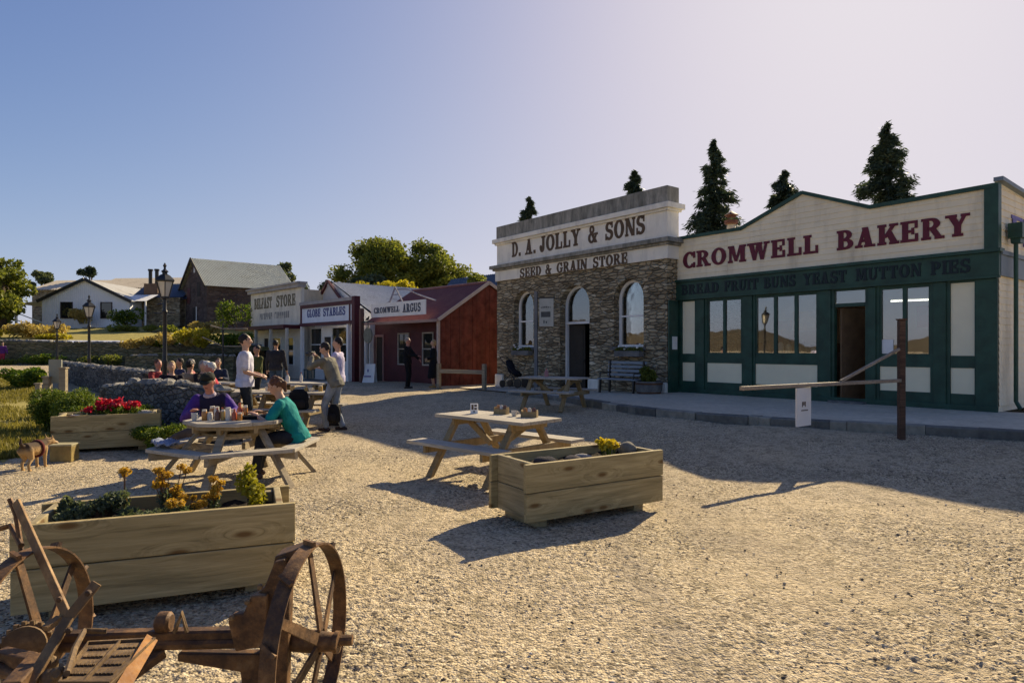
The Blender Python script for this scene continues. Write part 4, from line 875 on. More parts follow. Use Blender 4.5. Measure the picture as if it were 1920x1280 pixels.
    # dead agave-like finial on the ridge is a plant behind; see trees
cottage()
def hut(name, label, u, v, Y, hw, hh, rise, D, rz, wm, rm, chim=None):
    c = at(u, v, Y); T = thing(name, label, 'house', c, rz)
    b = MB(); b.box(-hw, 0, -.5, hw, D, hh); b.add([(-hw, 0, hh), (-hw, D, hh), (-hw, D / 2, hh + rise - .08)], [(0, 1, 2)]); b.add([(hw, 0, hh), (hw, D, hh), (hw, D / 2, hh + rise - .08)], [(0, 1, 2)]); b.build('wall', wm, T)
    r = MB(); corr(r, (-hw - .2, -.25, hh - .1), (hw + .2, -.25, hh - .1), (hw + .2, D / 2, hh + rise), (-hw - .2, D / 2, hh + rise), 40, .02); corr(r, (-hw - .2, D + .25, hh - .1), (hw + .2, D + .25, hh - .1), (hw + .2, D / 2, hh + rise - .004), (-hw - .2, D / 2, hh + rise - .004), 40, .02); ro = r.build('roof', rm, T)
    if chim:
        for x in chim: MB().box(x - .3, D / 2 - .3, hh + rise * .5, x + .3, D / 2 + .3, hh + rise + .5).build('chimney', M_stone, ro)
    return T
hut('long_house', 'long low house with pale tan iron roof behind the white cottage', 158, 606, 66, 5.6, 3.5, 1.25, 7, R(-4), M_stone, M_irontan)
hut('rear_house', 'tan roofed house half hidden to the right of the white cottage', 262, 605, 62, 4.6, 3.4, 1.2, 6, R(-6), M_stone, M_irontan)
def porch_house():
    c = at(268, 603, 52); T = thing('porch_cottage', 'little stone cottage with white porch roof and brown chimney with two pots', 'house', c, R(-8))
    b = MB(); b.box(-1.6, 0, -.4, 3.2, 4, 1.9); b.build('wall', M_stone, T)
    r = MB(); corr(r, (-1.9, -1.3, 1.55), (1.3, -1.3, 1.55), (1.3, .1, 2.15), (-1.9, .1, 2.15), 24, .015); r.build('porch_roof', M_white, T)
    r = MB(); corr(r, (-1.2, .12, 1.95), (3.4, .12, 1.95), (3.4, 2, 3.2), (-1.2, 2, 3.2), 30, .015); corr(r, (-1.2, 4.1, 1.95), (3.4, 4.1, 1.95), (3.4, 2, 3.196), (-1.2, 2, 3.196), 30, .015); ro = r.build('roof', M_ironblue, T)
    ch = MB().box(-.3, .5, 2.0, .9, 1.3, 3.1).build('chimney', paint('brown_chimney', (.16, .1, .065), .8, .3, 3, .3), T)
    for x in (-.02, .55): MB().lathe([(.14, 0), (.14, 1.05), (.19, 1.05), (.19, 1.2), (.1, 1.2)], (x, .9, 3.1), 10).build('chimney_pot', M_black, ch)
    for x in (-1.75, 1.15): MB().beam((x, -1.2, -.4), (x, -1.2, 1.55), .1, .1, (0, 1, 0)).build('porch_post', M_white, T)
    w = MB(); w.box(-.9, -.02, .0, -.2, -.005, 1.3); w.build('door', M_dark, T)
    # lean-to stretching to the barn
    b = MB(); b.box(3.2, .6, -.4, 5.6, 4, 2.0); b.build('lean_to_wall', M_stone, T); r = MB(); corr(r, (1.3, -.2, 1.3), (5.8, .4, 2.3), (5.8, 3, 3.2), (1.9, 2, 2.7), 26, .015); r.build('lean_to_roof', M_ironblue, T)
porch_house()
def barn():
    Y = 48; c = at(388, 606, Y); rz = math.atan2(.66, .75); F = Frame((c.x, c.y, c.z), rz); T = thing('stone_barn', 'tall dark stone barn with grey green iron roof', 'barn', F.o, rz)
    # local x along the long wall, local y the gable width
    L = 6.5; W = 6.4; ze = EYE + (653 - 533) / FPX * 48 - c.z; zr = ze + 2.15; h = c.z
    b = MB(); q = lambda *p: b.add(list(p), [tuple(range(len(p)))])
    q((0, 0, -.6), (L, 0, -.6), (L, 0, ze), (0, 0, ze)); q((0, W, -.6), (L, W, -.6), (L, W, ze), (0, W, ze)); q((0, 0, -.6), (0, W, -.6), (0, W, ze), (0, W / 2, zr), (0, 0, ze)); q((L, 0, -.6), (L, W, -.6), (L, W, ze), (L, W / 2, zr), (L, 0, ze)); b.build('stone_wall', schist('barn_stone', [(.09, .065, .06), (.15, .11, .1), (.2, .15, .13), (.12, .09, .085), (.24, .19, .16)], (2.2, 2.2, 6)), T)
    r = MB(); corr(r, (-.25, -.35, ze - .12), (L + .25, -.35, ze - .12), (L + .25, W / 2, zr + .1), (-.25, W / 2, zr + .1), 60, .022); corr(r, (-.25, W + .35, ze - .12), (L + .25, W + .35, ze - .12), (L + .25, W / 2, zr + .096), (-.25, W / 2, zr + .096), 60, .022)
    r.build('roof', sheetiron('barn_iron', (.5, .52, .43), (.3, .27, .16), .5), T)
    g = MB(); g.beam((-.28, -.4, ze - .2), (-.28, W / 2, zr + .06), .06, .18); g.beam((-.28, W + .4, ze - .2), (-.28, W / 2, zr + .06), .06, .18); g.build('barge_board', M_dark, T)
    for y, z0, z1, w, m in ((2.0, 2.1, 3.2, .75, M_dark), (4.6, 1.7, 2.9, .75, M_maroon), (3.1, 4.0, 4.6, .28, M_white)): MB().box(-.03, y - w / 2, z0, -.005, y + w / 2, z1).build('shutter', m, T)
    d = MB(); d.box(-.03, 2.6, -.1, -.005, 3.5, 1.3); d.build('door', M_dark, T); MB().box(-.05, 2.4, -.1, -.031, 2.6, 1.35).build('door_frame', M_white, T)
barn()
# rails on the steps above the garden wall
def railing():
    c = at(418, 655, 31.5); T = thing('handrail', 'dark post and pale rail beside the steps above the garden wall', 'railing', (c.x, c.y, .8), 0)
    MB().beam((0, 0, -.9), (0, 0, 2.0), .07, .07, (0, 1, 0)).build('post', M_black, T); MB().tube([(-.6, 0, 1.9), (0, 0, 1.75), (1.1, .2, 1.75)], .04).build('rail', M_timber, T); MB().tube([(-1, 0, 1.35), (0, 0, .9), (1.1, .2, .9)], .03).build('rail', M_timber, T)
railing()

# ------------------------------------------------------------------ trees and shrubs
def leaves(n, pts_fn, size, seed, droop=0, asp=.55, flat=0):
    """n leaf quads; pts_fn(rng, n) -> centres"""
    g = np.random.default_rng(seed); c = pts_fn(g, n); n = len(c); a = g.normal(size=(n, 3)); a[:, 2] -= droop; a /= np.linalg.norm(a, axis=1)[:, None]
    b = g.normal(size=(n, 3)); b[:, 2] *= (1 - flat); b -= a * (a * b).sum(1)[:, None]; b /= np.linalg.norm(b, axis=1)[:, None]
    s = size * (.6 + .8 * g.random(n))[:, None]; V = np.stack([c - a * s, c + b * s * asp, c + a * s, c - b * s * asp], 1)
    return V.reshape(-1, 3), np.arange(4 * n).reshape(n, 4)
def lobes_fn(lobes, shell=.45, low=-1):
    L = np.array([(*c, *r) for c, r in lobes], float); wt = L[:, 3] * L[:, 4] * L[:, 5]; wt = wt ** .8; wt /= wt.sum()
    def fn(g, n):
        k = g.choice(len(L), n, p=wt); d = g.normal(size=(n, 3)); d /= np.linalg.norm(d, axis=1)[:, None]
        r = (1 - shell * g.random(n) ** 1.5)[:, None]; return L[k, :3] + d * r * L[k, 3:] * (1 + .1 * g.normal(size=(n, 1)))
    return fn
ML_oak = leafm('oak_leaves', (.13, .17, .035), (.22, .26, .05), (.32, .33, .065), .5)
ML_gold = leafm('golden_leaves', (.36, .33, .02), (.5, .45, .04), (.58, .5, .08), .55)
ML_dark = leafm('conifer_needles', (.035, .06, .04), (.06, .095, .06), (.1, .135, .08), .3)
ML_green = leafm('shrub_leaves', (.05, .11, .012), (.11, .19, .02), (.28, .32, .035), .45)
ML_grey = leafm('grey_green_leaves', (.08, .12, .07), (.13, .165, .095), (.19, .215, .12), .45)
ML_yellow = leafm('yellow_shrub_leaves', (.46, .34, .1), (.58, .46, .14), (.66, .56, .25), .45)
M_bark = earth('bark', (.05, .04, .03), (.09, .07, .05), (.14, .11, .08), 8, .6)
def tree(name, label, base, H, lobes, n, size, mat, seed, tr=.3, group=None, limbs=7, shell=.5, cat='tree'):
    T = thing(name, label, cat, base, 0, group); rnd = random.Random(seed); t = MB(); top = H * .55
    bend = rnd.uniform(-.3, .3); t.tube([(0, 0, -.3), (bend * .3, 0, top * .4), (bend, .1, top * .75), (bend * 1.3, 0, top * 1.2)], [tr * 1.25, tr, tr * .8, tr * .4], 9)
    for k in range(limbs):
        c, r_ = rnd.choice(lobes); z0 = top * rnd.uniform(.45, 1.0); p0 = Vector((bend * z0 / top, 0, z0)); p1 = Vector(c) + Vector([rnd.uniform(-.4, .4) * r_[i] for i in range(3)]); m = p0.lerp(p1, .5) + Vector((0, 0, .1 * H * rnd.random()))
        t.tube([p0, m, p1], [tr * .5, tr * .32, tr * .1], 6)
    t.build('trunk', M_bark, T, True)
    v, f = leaves(n, lobes_fn(lobes, shell), size, seed); raw('crown', v, f, mat, T); return T
def clumps(n, R_, c, rr, seed, flat=1.0):
    """random lobes filling a big ellipsoid R_ round c"""
    rnd = random.Random(seed); o = []
    for k in range(n):
        while True:
            p = Vector((rnd.uniform(-1, 1), rnd.uniform(-1, 1), rnd.uniform(-1, 1)))
            if .35 < p.length < 1: break
        s = rr * rnd.uniform(.6, 1.3); o.append(((c[0] + p.x * R_[0], c[1] + p.y * R_[1], c[2] + p.z * R_[2]), (s, s, s * .75 * flat)))
    return o
def conifer(label, u, vtop, wpx, Y, seed, vbase=None):
    b = at(u, 640, Y); b.z = 0; H = EYE + (653 - vtop) / FPX * Y; w = wpx * 1.12 / FPX * Y / 2
    T = thing('conifer', label, 'tree', b, 0, 'conifers behind the shops'); rnd = random.Random(seed); hw = H * .97 / (H) 
    vis = max(2.2, ({1339: 435, 1471: 385, 1663: 382, 1190: 364, 993: 412}[u] - vtop) / FPX * Y * 1.15)
    MB().tube([(0, 0, -.2), (0, 0, H * .5), (0, 0, H * .98)], [.32, .2, .03], 8).build('trunk', M_bark, T, True)
    g = np.random.default_rng(seed); C = []; A_ = []
    nb = int(70 + H * 7)
    for k in range(nb):
        f = (k + g.random()) / nb; z = H * (1 - f * .92); rad = w * min(1, (H - z) / vis) ** .9 * (.75 + .75 * g.random() ** 1.5) + .03; a = g.random() * 6.283; m = int(70 + 240 * rad / max(w, .1))
        t = g.random(m) ** .7; px = np.cos(a) * rad * t; py = np.sin(a) * rad * t; pz = z + .25 * rad * t - .32 * rad * t ** 2
        A_.append(np.stack([np.cos(a) + 0 * px, np.sin(a) + 0 * px, .25 - .75 * t], 1)); C.append(np.stack([px, py, pz], 1) + g.normal(size=(m, 3)) * np.array([.11, .11, .13]) * (.5 + rad * .5))
    C = np.concatenate(C); n = len(C); A = np.concatenate(A_) + .42 * g.normal(size=(n, 3)); A /= np.linalg.norm(A, axis=1)[:, None]; B_ = g.normal(size=(n, 3)); B_ -= A * (A * B_).sum(1)[:, None]; B_ /= np.linalg.norm(B_, axis=1)[:, None]
    s = ((.12 + .0016 * Y) * (.6 + .8 * g.random(n)))[:, None]; V = np.stack([C - A * s * .6, C + B_ * s * .2, C + A * s, C - B_ * s * .2], 1).reshape(-1, 3); raw('crown', V, np.arange(4 * n).reshape(n, 4), ML_dark, T); return T
for a in ((1339, 266, 84, 38, 11, 'tall dark conifer with ragged edges, just left of the bakery gable peak'), (1471, 322, 66, 42, 12, 'loose bluish conifer top half hidden behind the slope of the bakery parapet'), (1663, 234, 92, 36, 13, 'tallest dark conifer, behind the right dip of the bakery parapet'), (1190, 322, 34, 46, 14, 'small conifer tip showing above the right end of the grey stone parapet'), (993, 371, 26, 52, 15, 'smallest conifer tip, above the left end of the grey stone parapet')):
    conifer(a[5], a[0], a[1], a[2], a[3], a[4])
b = at(752, 600, 58); b.z = 0; k = 58 / FPX
tree('oak_tree', 'big spreading green tree behind the iron roofs', b, 11, clumps(85, (5.4, 3.8, 3.0), (0, 0, 8.2), 1.15, 1), 46000, .15, ML_oak, 21, .45, shell=.8)
b = at(668, 600, 54); b.z = 0
tree('grey_tree', 'smaller grey green tree at the left foot of the big tree', b, 7.5, clumps(16, (3.0, 2, 1.3), (-.6, 0, 6.4), .85, 3), 8000, .15, ML_grey, 22, .25)
b = at(705, 600, 50); b.z = 0
tree('golden_bush', 'bright yellow green bush glowing above the grey iron roof', b, 6.5, clumps(20, (3.1, 1.5, .9), (.0, 0, 5.6), .75, 5), 9000, .14, ML_gold, 23, .2, cat='bush')
b = at(535, 600, 56); b.z = 0
tree('thin_tree', 'thin leafy tree above the end of the barn roof', b, 9, clumps(15, (1.6, 1.2, 1.4), (0, 0, 7.4), .5, 7), 3200, .14, ML_grey, 24, .15)
b = at(2, 612, 46)
tree('broad_tree', 'rounded green tree at the left edge beside the cottage', b, 6.5, clumps(30, (2.3, 2.0, 2.3), (-.5, 0, 2.7), .85, 9), 15000, .13, ML_oak, 25, .3)
b = at(80, 606, 72)
tree('pale_conifer', 'distant bluish tree top over the tan roof at left', b, 7, clumps(9, (1.1, 1, 2.2), (0, 0, 4.6), .6, 10), 2500, .16, ML_grey, 26, .15)
b = at(170, 606, 70)
tree('spiky_tree', 'dark tufted tree top rising behind the cottage ridge', b, 6, clumps(6, (.8, .5, .35), (-.2, 0, 5.5), .3, 11), 420, .28, ML_dark, 27, .15, limbs=9)
b = at(1903, 380, 24); b = Vector((b.x, b.y, 0))
tree('autumn_tree', 'brownish tree top peeping over the bakery side wall', b, 7.2, clumps(12, (1.1, 1, 1.0), (.3, 0, 6.2), .5, 12), 3000, .11, leafm('russet_leaves', (.16, .12, .05), (.22, .17, .08), (.12, .13, .06), .3), 28, .15)
b = at(905, 525, 33); b.z = 0
tree('corner_tree', 'green tree top between the blue roof and the stone store', b, 5.5, clumps(8, (.7, .8, .5), (0, 0, 4.9), .4, 13), 1600, .1, ML_oak, 29, .12)
def bush(name, label, base, lobes, n, size, mat, seed, group=None, cat='shrub', shell=.35, droop=0):
    T = thing(name, label, cat, base, 0, group); rnd = random.Random(seed); s = MB()
    for k in range(6):
        c, r_ = rnd.choice(lobes); s.tube([(c[0] * .3, c[1] * .3, -.05), (c[0] * .8, c[1] * .8, c[2] * .6), (c[0], c[1], c[2])], [.03, .02, .008], 5)
    s.build('stem', M_bark, T); v, f = leaves(n, lobes_fn(lobes, shell), size, seed, droop); raw('foliage', v, f, mat, T); return T
ML_mound = leafm('mound_leaves', (.05, .1, .012), (.16, .23, .025), (.36, .4, .04), .35)
# clipped-looking green mounds in front of the cafe wall
def mound(rx, ry, h, seed):
    rnd = random.Random(seed); o = [((0, 0, h * .42), (rx * .62, ry * .62, h * .42))]
    for k in range(9): a = rnd.uniform(0, 6.28); q = rnd.uniform(.3, .75); o.append(((math.cos(a) * rx * q, math.sin(a) * ry * q, h * rnd.uniform(.35, .75)), (rx * .38, ry * .38, h * .22)))
    return o
for i, (u, Y, rx, h, lab) in enumerate(((112, 12.6, .56, .84, 'dark green mound shrub, leftmost below the sign post'), (150, 12.0, .56, .9, 'high rounded green shrub with sunlit top, second from the left of the mounds'), (182, 11.2, .4, .66, 'small pale topped green shrub in the middle of the mounds'), (208, 10.9, .46, .7, 'yellow green mound shrub right behind the red flowers'), (256, 10.9, .46, .7, 'yellow green mound shrub behind the right end of the flower planter'), (322, 10.2, .55, .45, 'low dark green shrub between the flower planter and the picnic bench'))):
    p = gnd(u, HZ + EYE * FPX / Y); bush('mound_shrub', lab, p, mound(rx, rx * .9, h, 30 + i), 17000, .019, ML_mound, 40 + i, 'green mound shrubs along the cafe wall')
p = at(47, 705, 22); p.z = G(p.x, p.y); bush('round_bush', 'dark round bush at the far end of the lawn', p, mound(.75, .7, .75, 50), 3500, .05, ML_green, 51)
for i, (u, v, Y, w, h, m, lab) in enumerate(((268, 652, 34.5, .8, .7, ML_yellow, 'pale straw coloured shrub at the left end of the garden wall'), (300, 650, 35, .7, .6, ML_green, 'greenish yellow shrub beside the tall lamp post'), (334, 648, 34, .9, .9, ML_yellow, 'broad yellow shrub in the middle of the garden bank'), (372, 650, 33.5, .85, 1.0, ML_gold, 'golden yellow shrub, tallest on the garden bank'), (390, 632, 36.4, .7, .9, ML_yellow, 'straw coloured shrub high on the wall by the steps'), (440, 646, 34, .8, .7, ML_green, 'green shrub below the handrail'), (448, 612, 40, 1.0, 2.0, ML_green, 'tall leafy green shrub in front of the barn wall'))):
    p = at(u, v, Y); bush('garden_shrub', lab, p, [((random.Random(i * 9 + k).uniform(-w, w), random.Random(i * 7 + k).uniform(-.4, .4), h * random.Random(i * 5 + k).uniform(.2, .7)), (.42, .4, h * .3)) for k in range(7)], 1500, .075, m, 60 + i, 'shrubs on the garden bank')
for i, (u, v, Y, w, h, m, lab) in enumerate(((12, 632, 38, 1.2, .7, ML_gold, 'yellow green flower bush, leftmost on top of the retaining wall'), (48, 630, 38, 1.0, .9, ML_yellow, 'straw yellow bush below the cottage veranda'), (80, 632, 38.5, 1.1, .8, ML_yellow, 'golden bush with reddish stems below the veranda corner'), (108, 637, 37.5, .8, .35, ML_gold, 'low golden tuft beside the distant lamp post'), (154, 606, 49, .5, 1.1, ML_yellow, 'wispy pale plant against the cottage wall'), (240, 608, 47, 1.0, 1.3, ML_green, 'dark green shrub at the right corner of the white cottage'), (268, 622, 44, 2.0, .6, ML_oak, 'low dark shrub in front of the little porch'))):
    p = at(u, v, Y); bush('terrace_shrub', lab, p, [((random.Random(i * 9 + k).uniform(-w, w), random.Random(i * 7 + k).uniform(-.4, .4), h * random.Random(i * 5 + k).uniform(.2, .7)), (.5, .4, h * .32)) for k in range(7)], 1300, .09, m, 80 + i, 'shrubs on the terrace')

for i, (u, Y, w, h, m, lab) in enumerate(((36, 35.2, 1.2, .8, ML_oak, 'low green bush at the foot of the retaining wall, leftmost'), (84, 35, 1.0, 1.1, ML_green, 'leafy bush at the foot of the retaining wall beside the far lamp'), (146, 35, 1.3, .7, ML_grey, 'grey green bush at the foot of the retaining wall left of the middle lamp'), (205, 34.8, 1.2, .9, ML_oak, 'olive bush at the foot of the retaining wall right of the middle lamp'))):
    x = (u - U0) / FPX * Y; bush('wall_shrub', lab, (x, Y, G(x, Y)), [((random.Random(i * 9 + k).uniform(-w, w), random.Random(i * 7 + k).uniform(-.3, .3), h * .5 * random.Random(i * 5 + k).uniform(.2, .9)), (.4, .3, h * .2)) for k in range(8)], 1300, .055, m, 190 + i, 'shrubs on the terrace')
# lawn on the left with real blades of grass
def lawn():
    px = [(-60, 706), (60, 704), (72, 735), (86, 762), (120, 800), (90, 832), (70, 856), (-60, 872)]
    P = [gnd(u, v) for u, v in px]; mb = MB(); C = Vector((sum(p.x for p in P) / len(P), sum(p.y for p in P) / len(P), 0))
    N = 14; rings = []
    for r_ in (1, .8, .55, .3):
        ring = []
        for i in range(len(P)):
            for k in range(N):
                q = P[i].lerp(P[(i + 1) % len(P)], k / N); q = C.lerp(Vector((q.x, q.y, 0)), r_ * (1 + .03 * math.sin(i * N + k * 1.7))); ring.append((q.x, q.y, G(q.x, q.y) + (.016 if r_ == 1 else .035)))
        rings.append(ring)
    M = len(rings[0]); V = sum(rings, []); F = [(j * M + i, j * M + (i + 1) % M, (j + 1) * M + (i + 1) % M, (j + 1) * M + i) for j in range(3) for i in range(M)]; mb.add(V, F); mb.add([rings[3][i] for i in range(M)], [tuple(range(M))]); struct(mb.build('lawn', M_grass, smooth=True))
    g = np.random.default_rng(3); ctr = []; poly = [(p.x, p.y) for p in P]
    def inside(x, y):
        c = False
        for (a, b), (d, e) in zip(poly, poly[1:] + poly[:1]):
            if (b > y) != (e > y) and x < (d - a) * (y - b) / (e - b) + a: c = not c
        return c
    xs = [p[0] for p in poly]; ys = [p[1] for p in poly]
    while len(ctr) < 15000:
        y = min(ys) + (max(ys) - min(ys)) * g.random() ** 1.8; x = min(xs) + (max(xs) - min(xs)) * g.random()
        if x > -.95 * y - .6 and inside(x, y) and math.sin(x * 1.7 + 2 * math.sin(y * .8)) + math.sin(y * 2.1 + x) > g.random() * 2.4 - 1.9: ctr.append((x, y, G(x, y) + .02))
    c = np.array(ctr); n = len(c); a = g.random(n) * 6.283; h = .05 + .08 * g.random(n); w = .006 + .001 * c[:, 1]; d = np.stack([np.cos(a), np.sin(a), 0 * a], 1); tip = c + np.stack([g.normal(size=n) * .03, g.normal(size=n) * .03, h], 1)
    V = np.stack([c - d * w[:, None], c + d * w[:, None], tip], 1).reshape(-1, 3)
    struct(raw('grass', V, np.arange(3 * n).reshape(n, 3), leafm('grass_blades', (.16, .15, .03), (.27, .24, .05), (.36, .31, .1), .4), k=3), 'stuff')
lawn()
# pale dusty path at the far left
P = [gnd(u, v) for u, v in ((-60, 679), (20, 681), (86, 690), (60, 700), (-60, 703))]
m = MB(); m.add([(p.x, p.y, G(p.x, p.y) + .03) for p in P], [(0, 1, 2, 3, 4)]); struct(m.build('path', earth('path_dust', (.42, .33, .24), (.48, .38, .28), (.55, .45, .34), 3, .2)))
# ------------------------------------------------------------------ people
def skinm(name, c):
    t = NT(name); col = t.ramp(t.noise(t.map(), 9, 4), [(.3, tuple(x * .85 for x in c)), (.7, c)]); t.done(col, .5, .35)
    t.b.inputs['Subsurface Weight'].default_value = .08; t.b.inputs['Subsurface Radius'].default_value = (.02, .008, .004); return t.mat
SK = [skinm('skin_tanned', (.42, .22, .135)), skinm('skin_fair', (.52, .3, .2)), skinm('skin_ruddy', (.47, .21, .15))]
_cl = {}
def cloth(c, name='cloth'):
    k = (name, c)
    if k not in _cl:
        t = NT(name + '_fabric'); a = t.noise(t.map(), 6, 5, .6); b = t.noise(t.map((1, 1, .6)), 60, 2)
        t.bump(t.math('ADD', t.math('MULTIPLY', t.noise(t.map((1, 1, .5)), 11, 3, .5, .8), 2.2), t.math('MULTIPLY', b, .2)), .35, .02)
        _cl[k] = t.done(t.ramp(a, [(.3, tuple(x * .6 for x in c)), (.7, tuple(min(1, x * 1.1) for x in c))]), .85, .15)
    return _cl[k]
HAIR = {'dark': (.018, .012, .01), 'brown': (.075, .04, .022), 'blond': (.38, .26, .12), 'white': (.6, .57, .5), 'grey': (.28, .25, .22), 'auburn': (.11, .045, .022)}
M_eye = paint('eye_dark', (.02, .015, .012), .2, .1, 5, 0, .5); M_lip = paint('lips', (.25, .09, .07), .5, .2, 9, .02)
def remesh(o, vox, sm_=4, folds=None):
    m = o.modifiers.new('surface', 'REMESH'); m.mode = 'VOXEL'; m.voxel_size = vox; m.use_smooth_shade = True
    s = o.modifiers.new('smooth', 'SMOOTH'); s.factor = .5; s.iterations = sm_
    if folds:
        d = o.modifiers.new('folds', 'DISPLACE'); d.texture = tex(folds); d.strength = folds[1]; d.mid_level = .5; d.texture_coords = 'LOCAL'
    return o
_tx = {}
def tex(f):
    if f[0] not in _tx: x = bpy.data.textures.new('fold_noise', 'CLOUDS'); x.noise_scale = f[0]; x.noise_depth = 2; _tx[f[0]] = x
    return _tx[f[0]]
def ik(a, b, l1, l2, hint):
    a = Vector(a); b = Vector(b); d = b - a; L = min(d.length, (l1 + l2) * .995); d.normalize()
    x = (l1 * l1 - l2 * l2 + L * L) / (2 * L); h = math.sqrt(max(0, l1 * l1 - x * x)); q = Vector(hint); q = q - d * q.dot(d)
    if q.length < 1e-4: q = Vector((0, 0, 1)) - d * d.z
    return a + d * x + q.normalized() * h, a + d * L
def person(label, loc, yaw, H=1.75, pel=None, lean=(0, .02, 1), twist=0, hl=None, hr=None, fl=None, fr_=None, head=(0, 0, 1), look=(0, 1, 0), kneeh=(0, 1, .15), elbh=((-.5, -1, -.3), (.5, -1, -.3)),
           skin=0, shirt=(.1, .1, .1), sleeve='long', pants=(.05, .05, .07), legs='long', hair='short', haircol='dark', shoes=(.05, .04, .035), cap=None, vox=.013, group=None, build=1.0, collar=None, girl=False, curl=.5, sole=True):
    """local frame: x right, y forward, z up from the ground; hl, hr, fl, fr_ are wrist and ankle targets"""
    k = H / 1.75; V = Vector; T = thing('person', label, 'person', loc, yaw, group)
    P = V(pel) if pel else V((0, 0, .95 * k)); up = V(lean).normalized(); rt = V((math.cos(twist), math.sin(twist), 0)); fw = up.cross(rt).normalized(); rt = fw.cross(up).normalized()
    N = P + up * .50 * k; hp = V((1, 0, 0)); w = build
    hd = V(head).normalized(); lk = V(look); lk = (lk - hd * lk.dot(hd)).normalized(); hx = lk.cross(hd).normalized()
    C = N + up * .05 * k + hd * .135 * k
    S = [N - up * .055 * k + rt * s * .175 * k * w for s in (-1, 1)]; Q = [P - V((0, 0, .02)) + hp * s * .085 * k * w for s in (-1, 1)]
    hands = [V(hl) if hl else S[0] + V((-.1, .06, -.52 * k)), V(hr) if hr else S[1] + V((.1, .06, -.52 * k))]
    arms = []
    for i in (0, 1): e, wr = ik(S[i], hands[i], .285 * k, .25 * k, rt * elbh[i][0] * 1 + fw * elbh[i][1] + V((0, 0, elbh[i][2]))); arms.append((S[i], e, wr))
    ank = [V(fl) if fl else V((-.1 * k, 0, .085)), V(fr_) if fr_ else V((.1 * k, 0, .085))]
    lg = []
    for i in (0, 1): kn, an = ik(Q[i], ank[i], .43 * k, .43 * k, V(kneeh)); lg.append((Q[i], kn, an))
    # body: one continuous surface
    b = MB()
    def torso(mb, g, lo=0, top=True):
        sec = [(P - up * .09 * k, hp * (.13 * k * w + g), fw * (.095 * k * w + g)), (P - up * .02 * k, hp * (.165 * k * w + g), fw * (.12 * k * w + g)), (P + up * .12 * k, rt * (.142 * k * w + g), fw * (.105 * k * w + g)), (P + up * .27 * k, rt * (.158 * k * w + g), fw * (.115 * k * w + g)), (P + up * .39 * k, rt * (.172 * k * w + g), fw * (.11 * k * w + g)), (P + up * .455 * k, rt * (.165 * k * w + g), fw * (.085 * k * w + g)), (P + up * .5 * k, rt * (.085 * k + g), fw * (.065 * k + g))]
        mb.loft(sec[lo:] if top else sec[lo:3], 18)
    torso(b, 0); b.cap(N - up * .04 * k, C - hd * .04 * k, .058 * k, .05 * k, 12)
    b.ell(C, .074 * k, .092 * k, .108 * k, 16, 12, 0, (hx, lk, hd)); b.ell(C + lk * .028 * k - hd * .052 * k, .056 * k, .06 * k, .062 * k, 14, 10, 0, (hx, lk, hd))
    b.cap(C + lk * .088 * k + hd * .012 * k, C + lk * .104 * k - hd * .026 * k, .011 * k, .017 * k, 8)
    b.cap(C + lk * .07 * k + hd * .035 * k - hx * .035 * k, C + lk * .07 * k + hd * .035 * k + hx * .035 * k, .016 * k, .016 * k, 8)
    for s in (-1, 1): b.ell(C + hx * s * .076 * k - lk * .008 * k - hd * .008 * k, .012 * k, .02 * k, .032 * k, 10, 8, 0, (hx, lk, hd))
    for i, (s, e, wr) in enumerate(arms):
        b.cap(s, e, .048 * k * w, .038 * k, 10); b.cap(e, wr, .038 * k, .026 * k, 10); d = (wr - e).normalized()
        sg = -1 if i == 0 else 1; side = d.cross(V((0, 0, 1))); side = side.normalized() if side.length > .1 else V((1, 0, 0)); pn = side.cross(d).normalized()
        pm = wr + d * .05 * k
        b.loft([(wr - d * .01 * k, side * .026 * k, pn * .02 * k), (wr + d * .03 * k, side * .036 * k, pn * .018 * k), (wr + d * .085 * k, side * .04 * k, pn * .014 * k)], 12)
        for j, (o, L) in enumerate(((-.03, .062), (-.01, .074), (.01, .07), (.03, .055))):
            r0 = wr + d * .08 * k + side * o * k; m = r0 + (d * .75 - pn * .35 * curl) .normalized() * L * .5 * k; b.cap(r0, m, .0095 * k, .0088 * k, 7); b.cap(m, m + (d * (1 - curl) - pn * curl).normalized() * L * .55 * k, .0088 * k, .0075 * k, 7)
        th = wr + d * .028 * k - side * sg * .032 * k; tm = th + (d * .7 - side * sg * .75).normalized() * .04 * k; b.cap(th, tm, .012 * k, .0105 * k, 7); b.cap(tm, tm + (d * .9 - side * sg * .15 - pn * .4).normalized() * .032 * k, .0105 * k, .0085 * k, 7)
    for q, kn, an in lg: b.cap(q, kn, .08 * k * w, .053 * k, 12); b.cap(kn, kn.lerp(an, .35), .052 * k, .054 * k, 12); b.cap(kn.lerp(an, .35), an, .054 * k, .036 * k, 12)
    remesh(b.build('body', SK[skin], T), vox)
    # face
    if vox < .012:
        for s in (-1, 1): MB().ell(C + lk * .079 * k + hx * s * .03 * k + hd * .014 * k, .012 * k, .009 * k, .007 * k, 10, 8, 0, (hx, lk, hd)).build('eye', M_eye, T, True)
        MB().ell(C + lk * .088 * k - hd * .06 * k, .022 * k, .008 * k, .006 * k, 10, 8, 0, (hx, lk, hd)).build('mouth', M_lip, T, True)
    # clothes
    s_ = MB(); torso(s_, .016, 1); g = .014
    if not girl: s_.loft([(P - up * .1 * k, hp * (.165 * k * w + .02), fw * (.12 * k * w + .02)), (P + up * .02 * k, hp * (.168 * k * w + .018), fw * (.122 * k * w + .018))], 18)
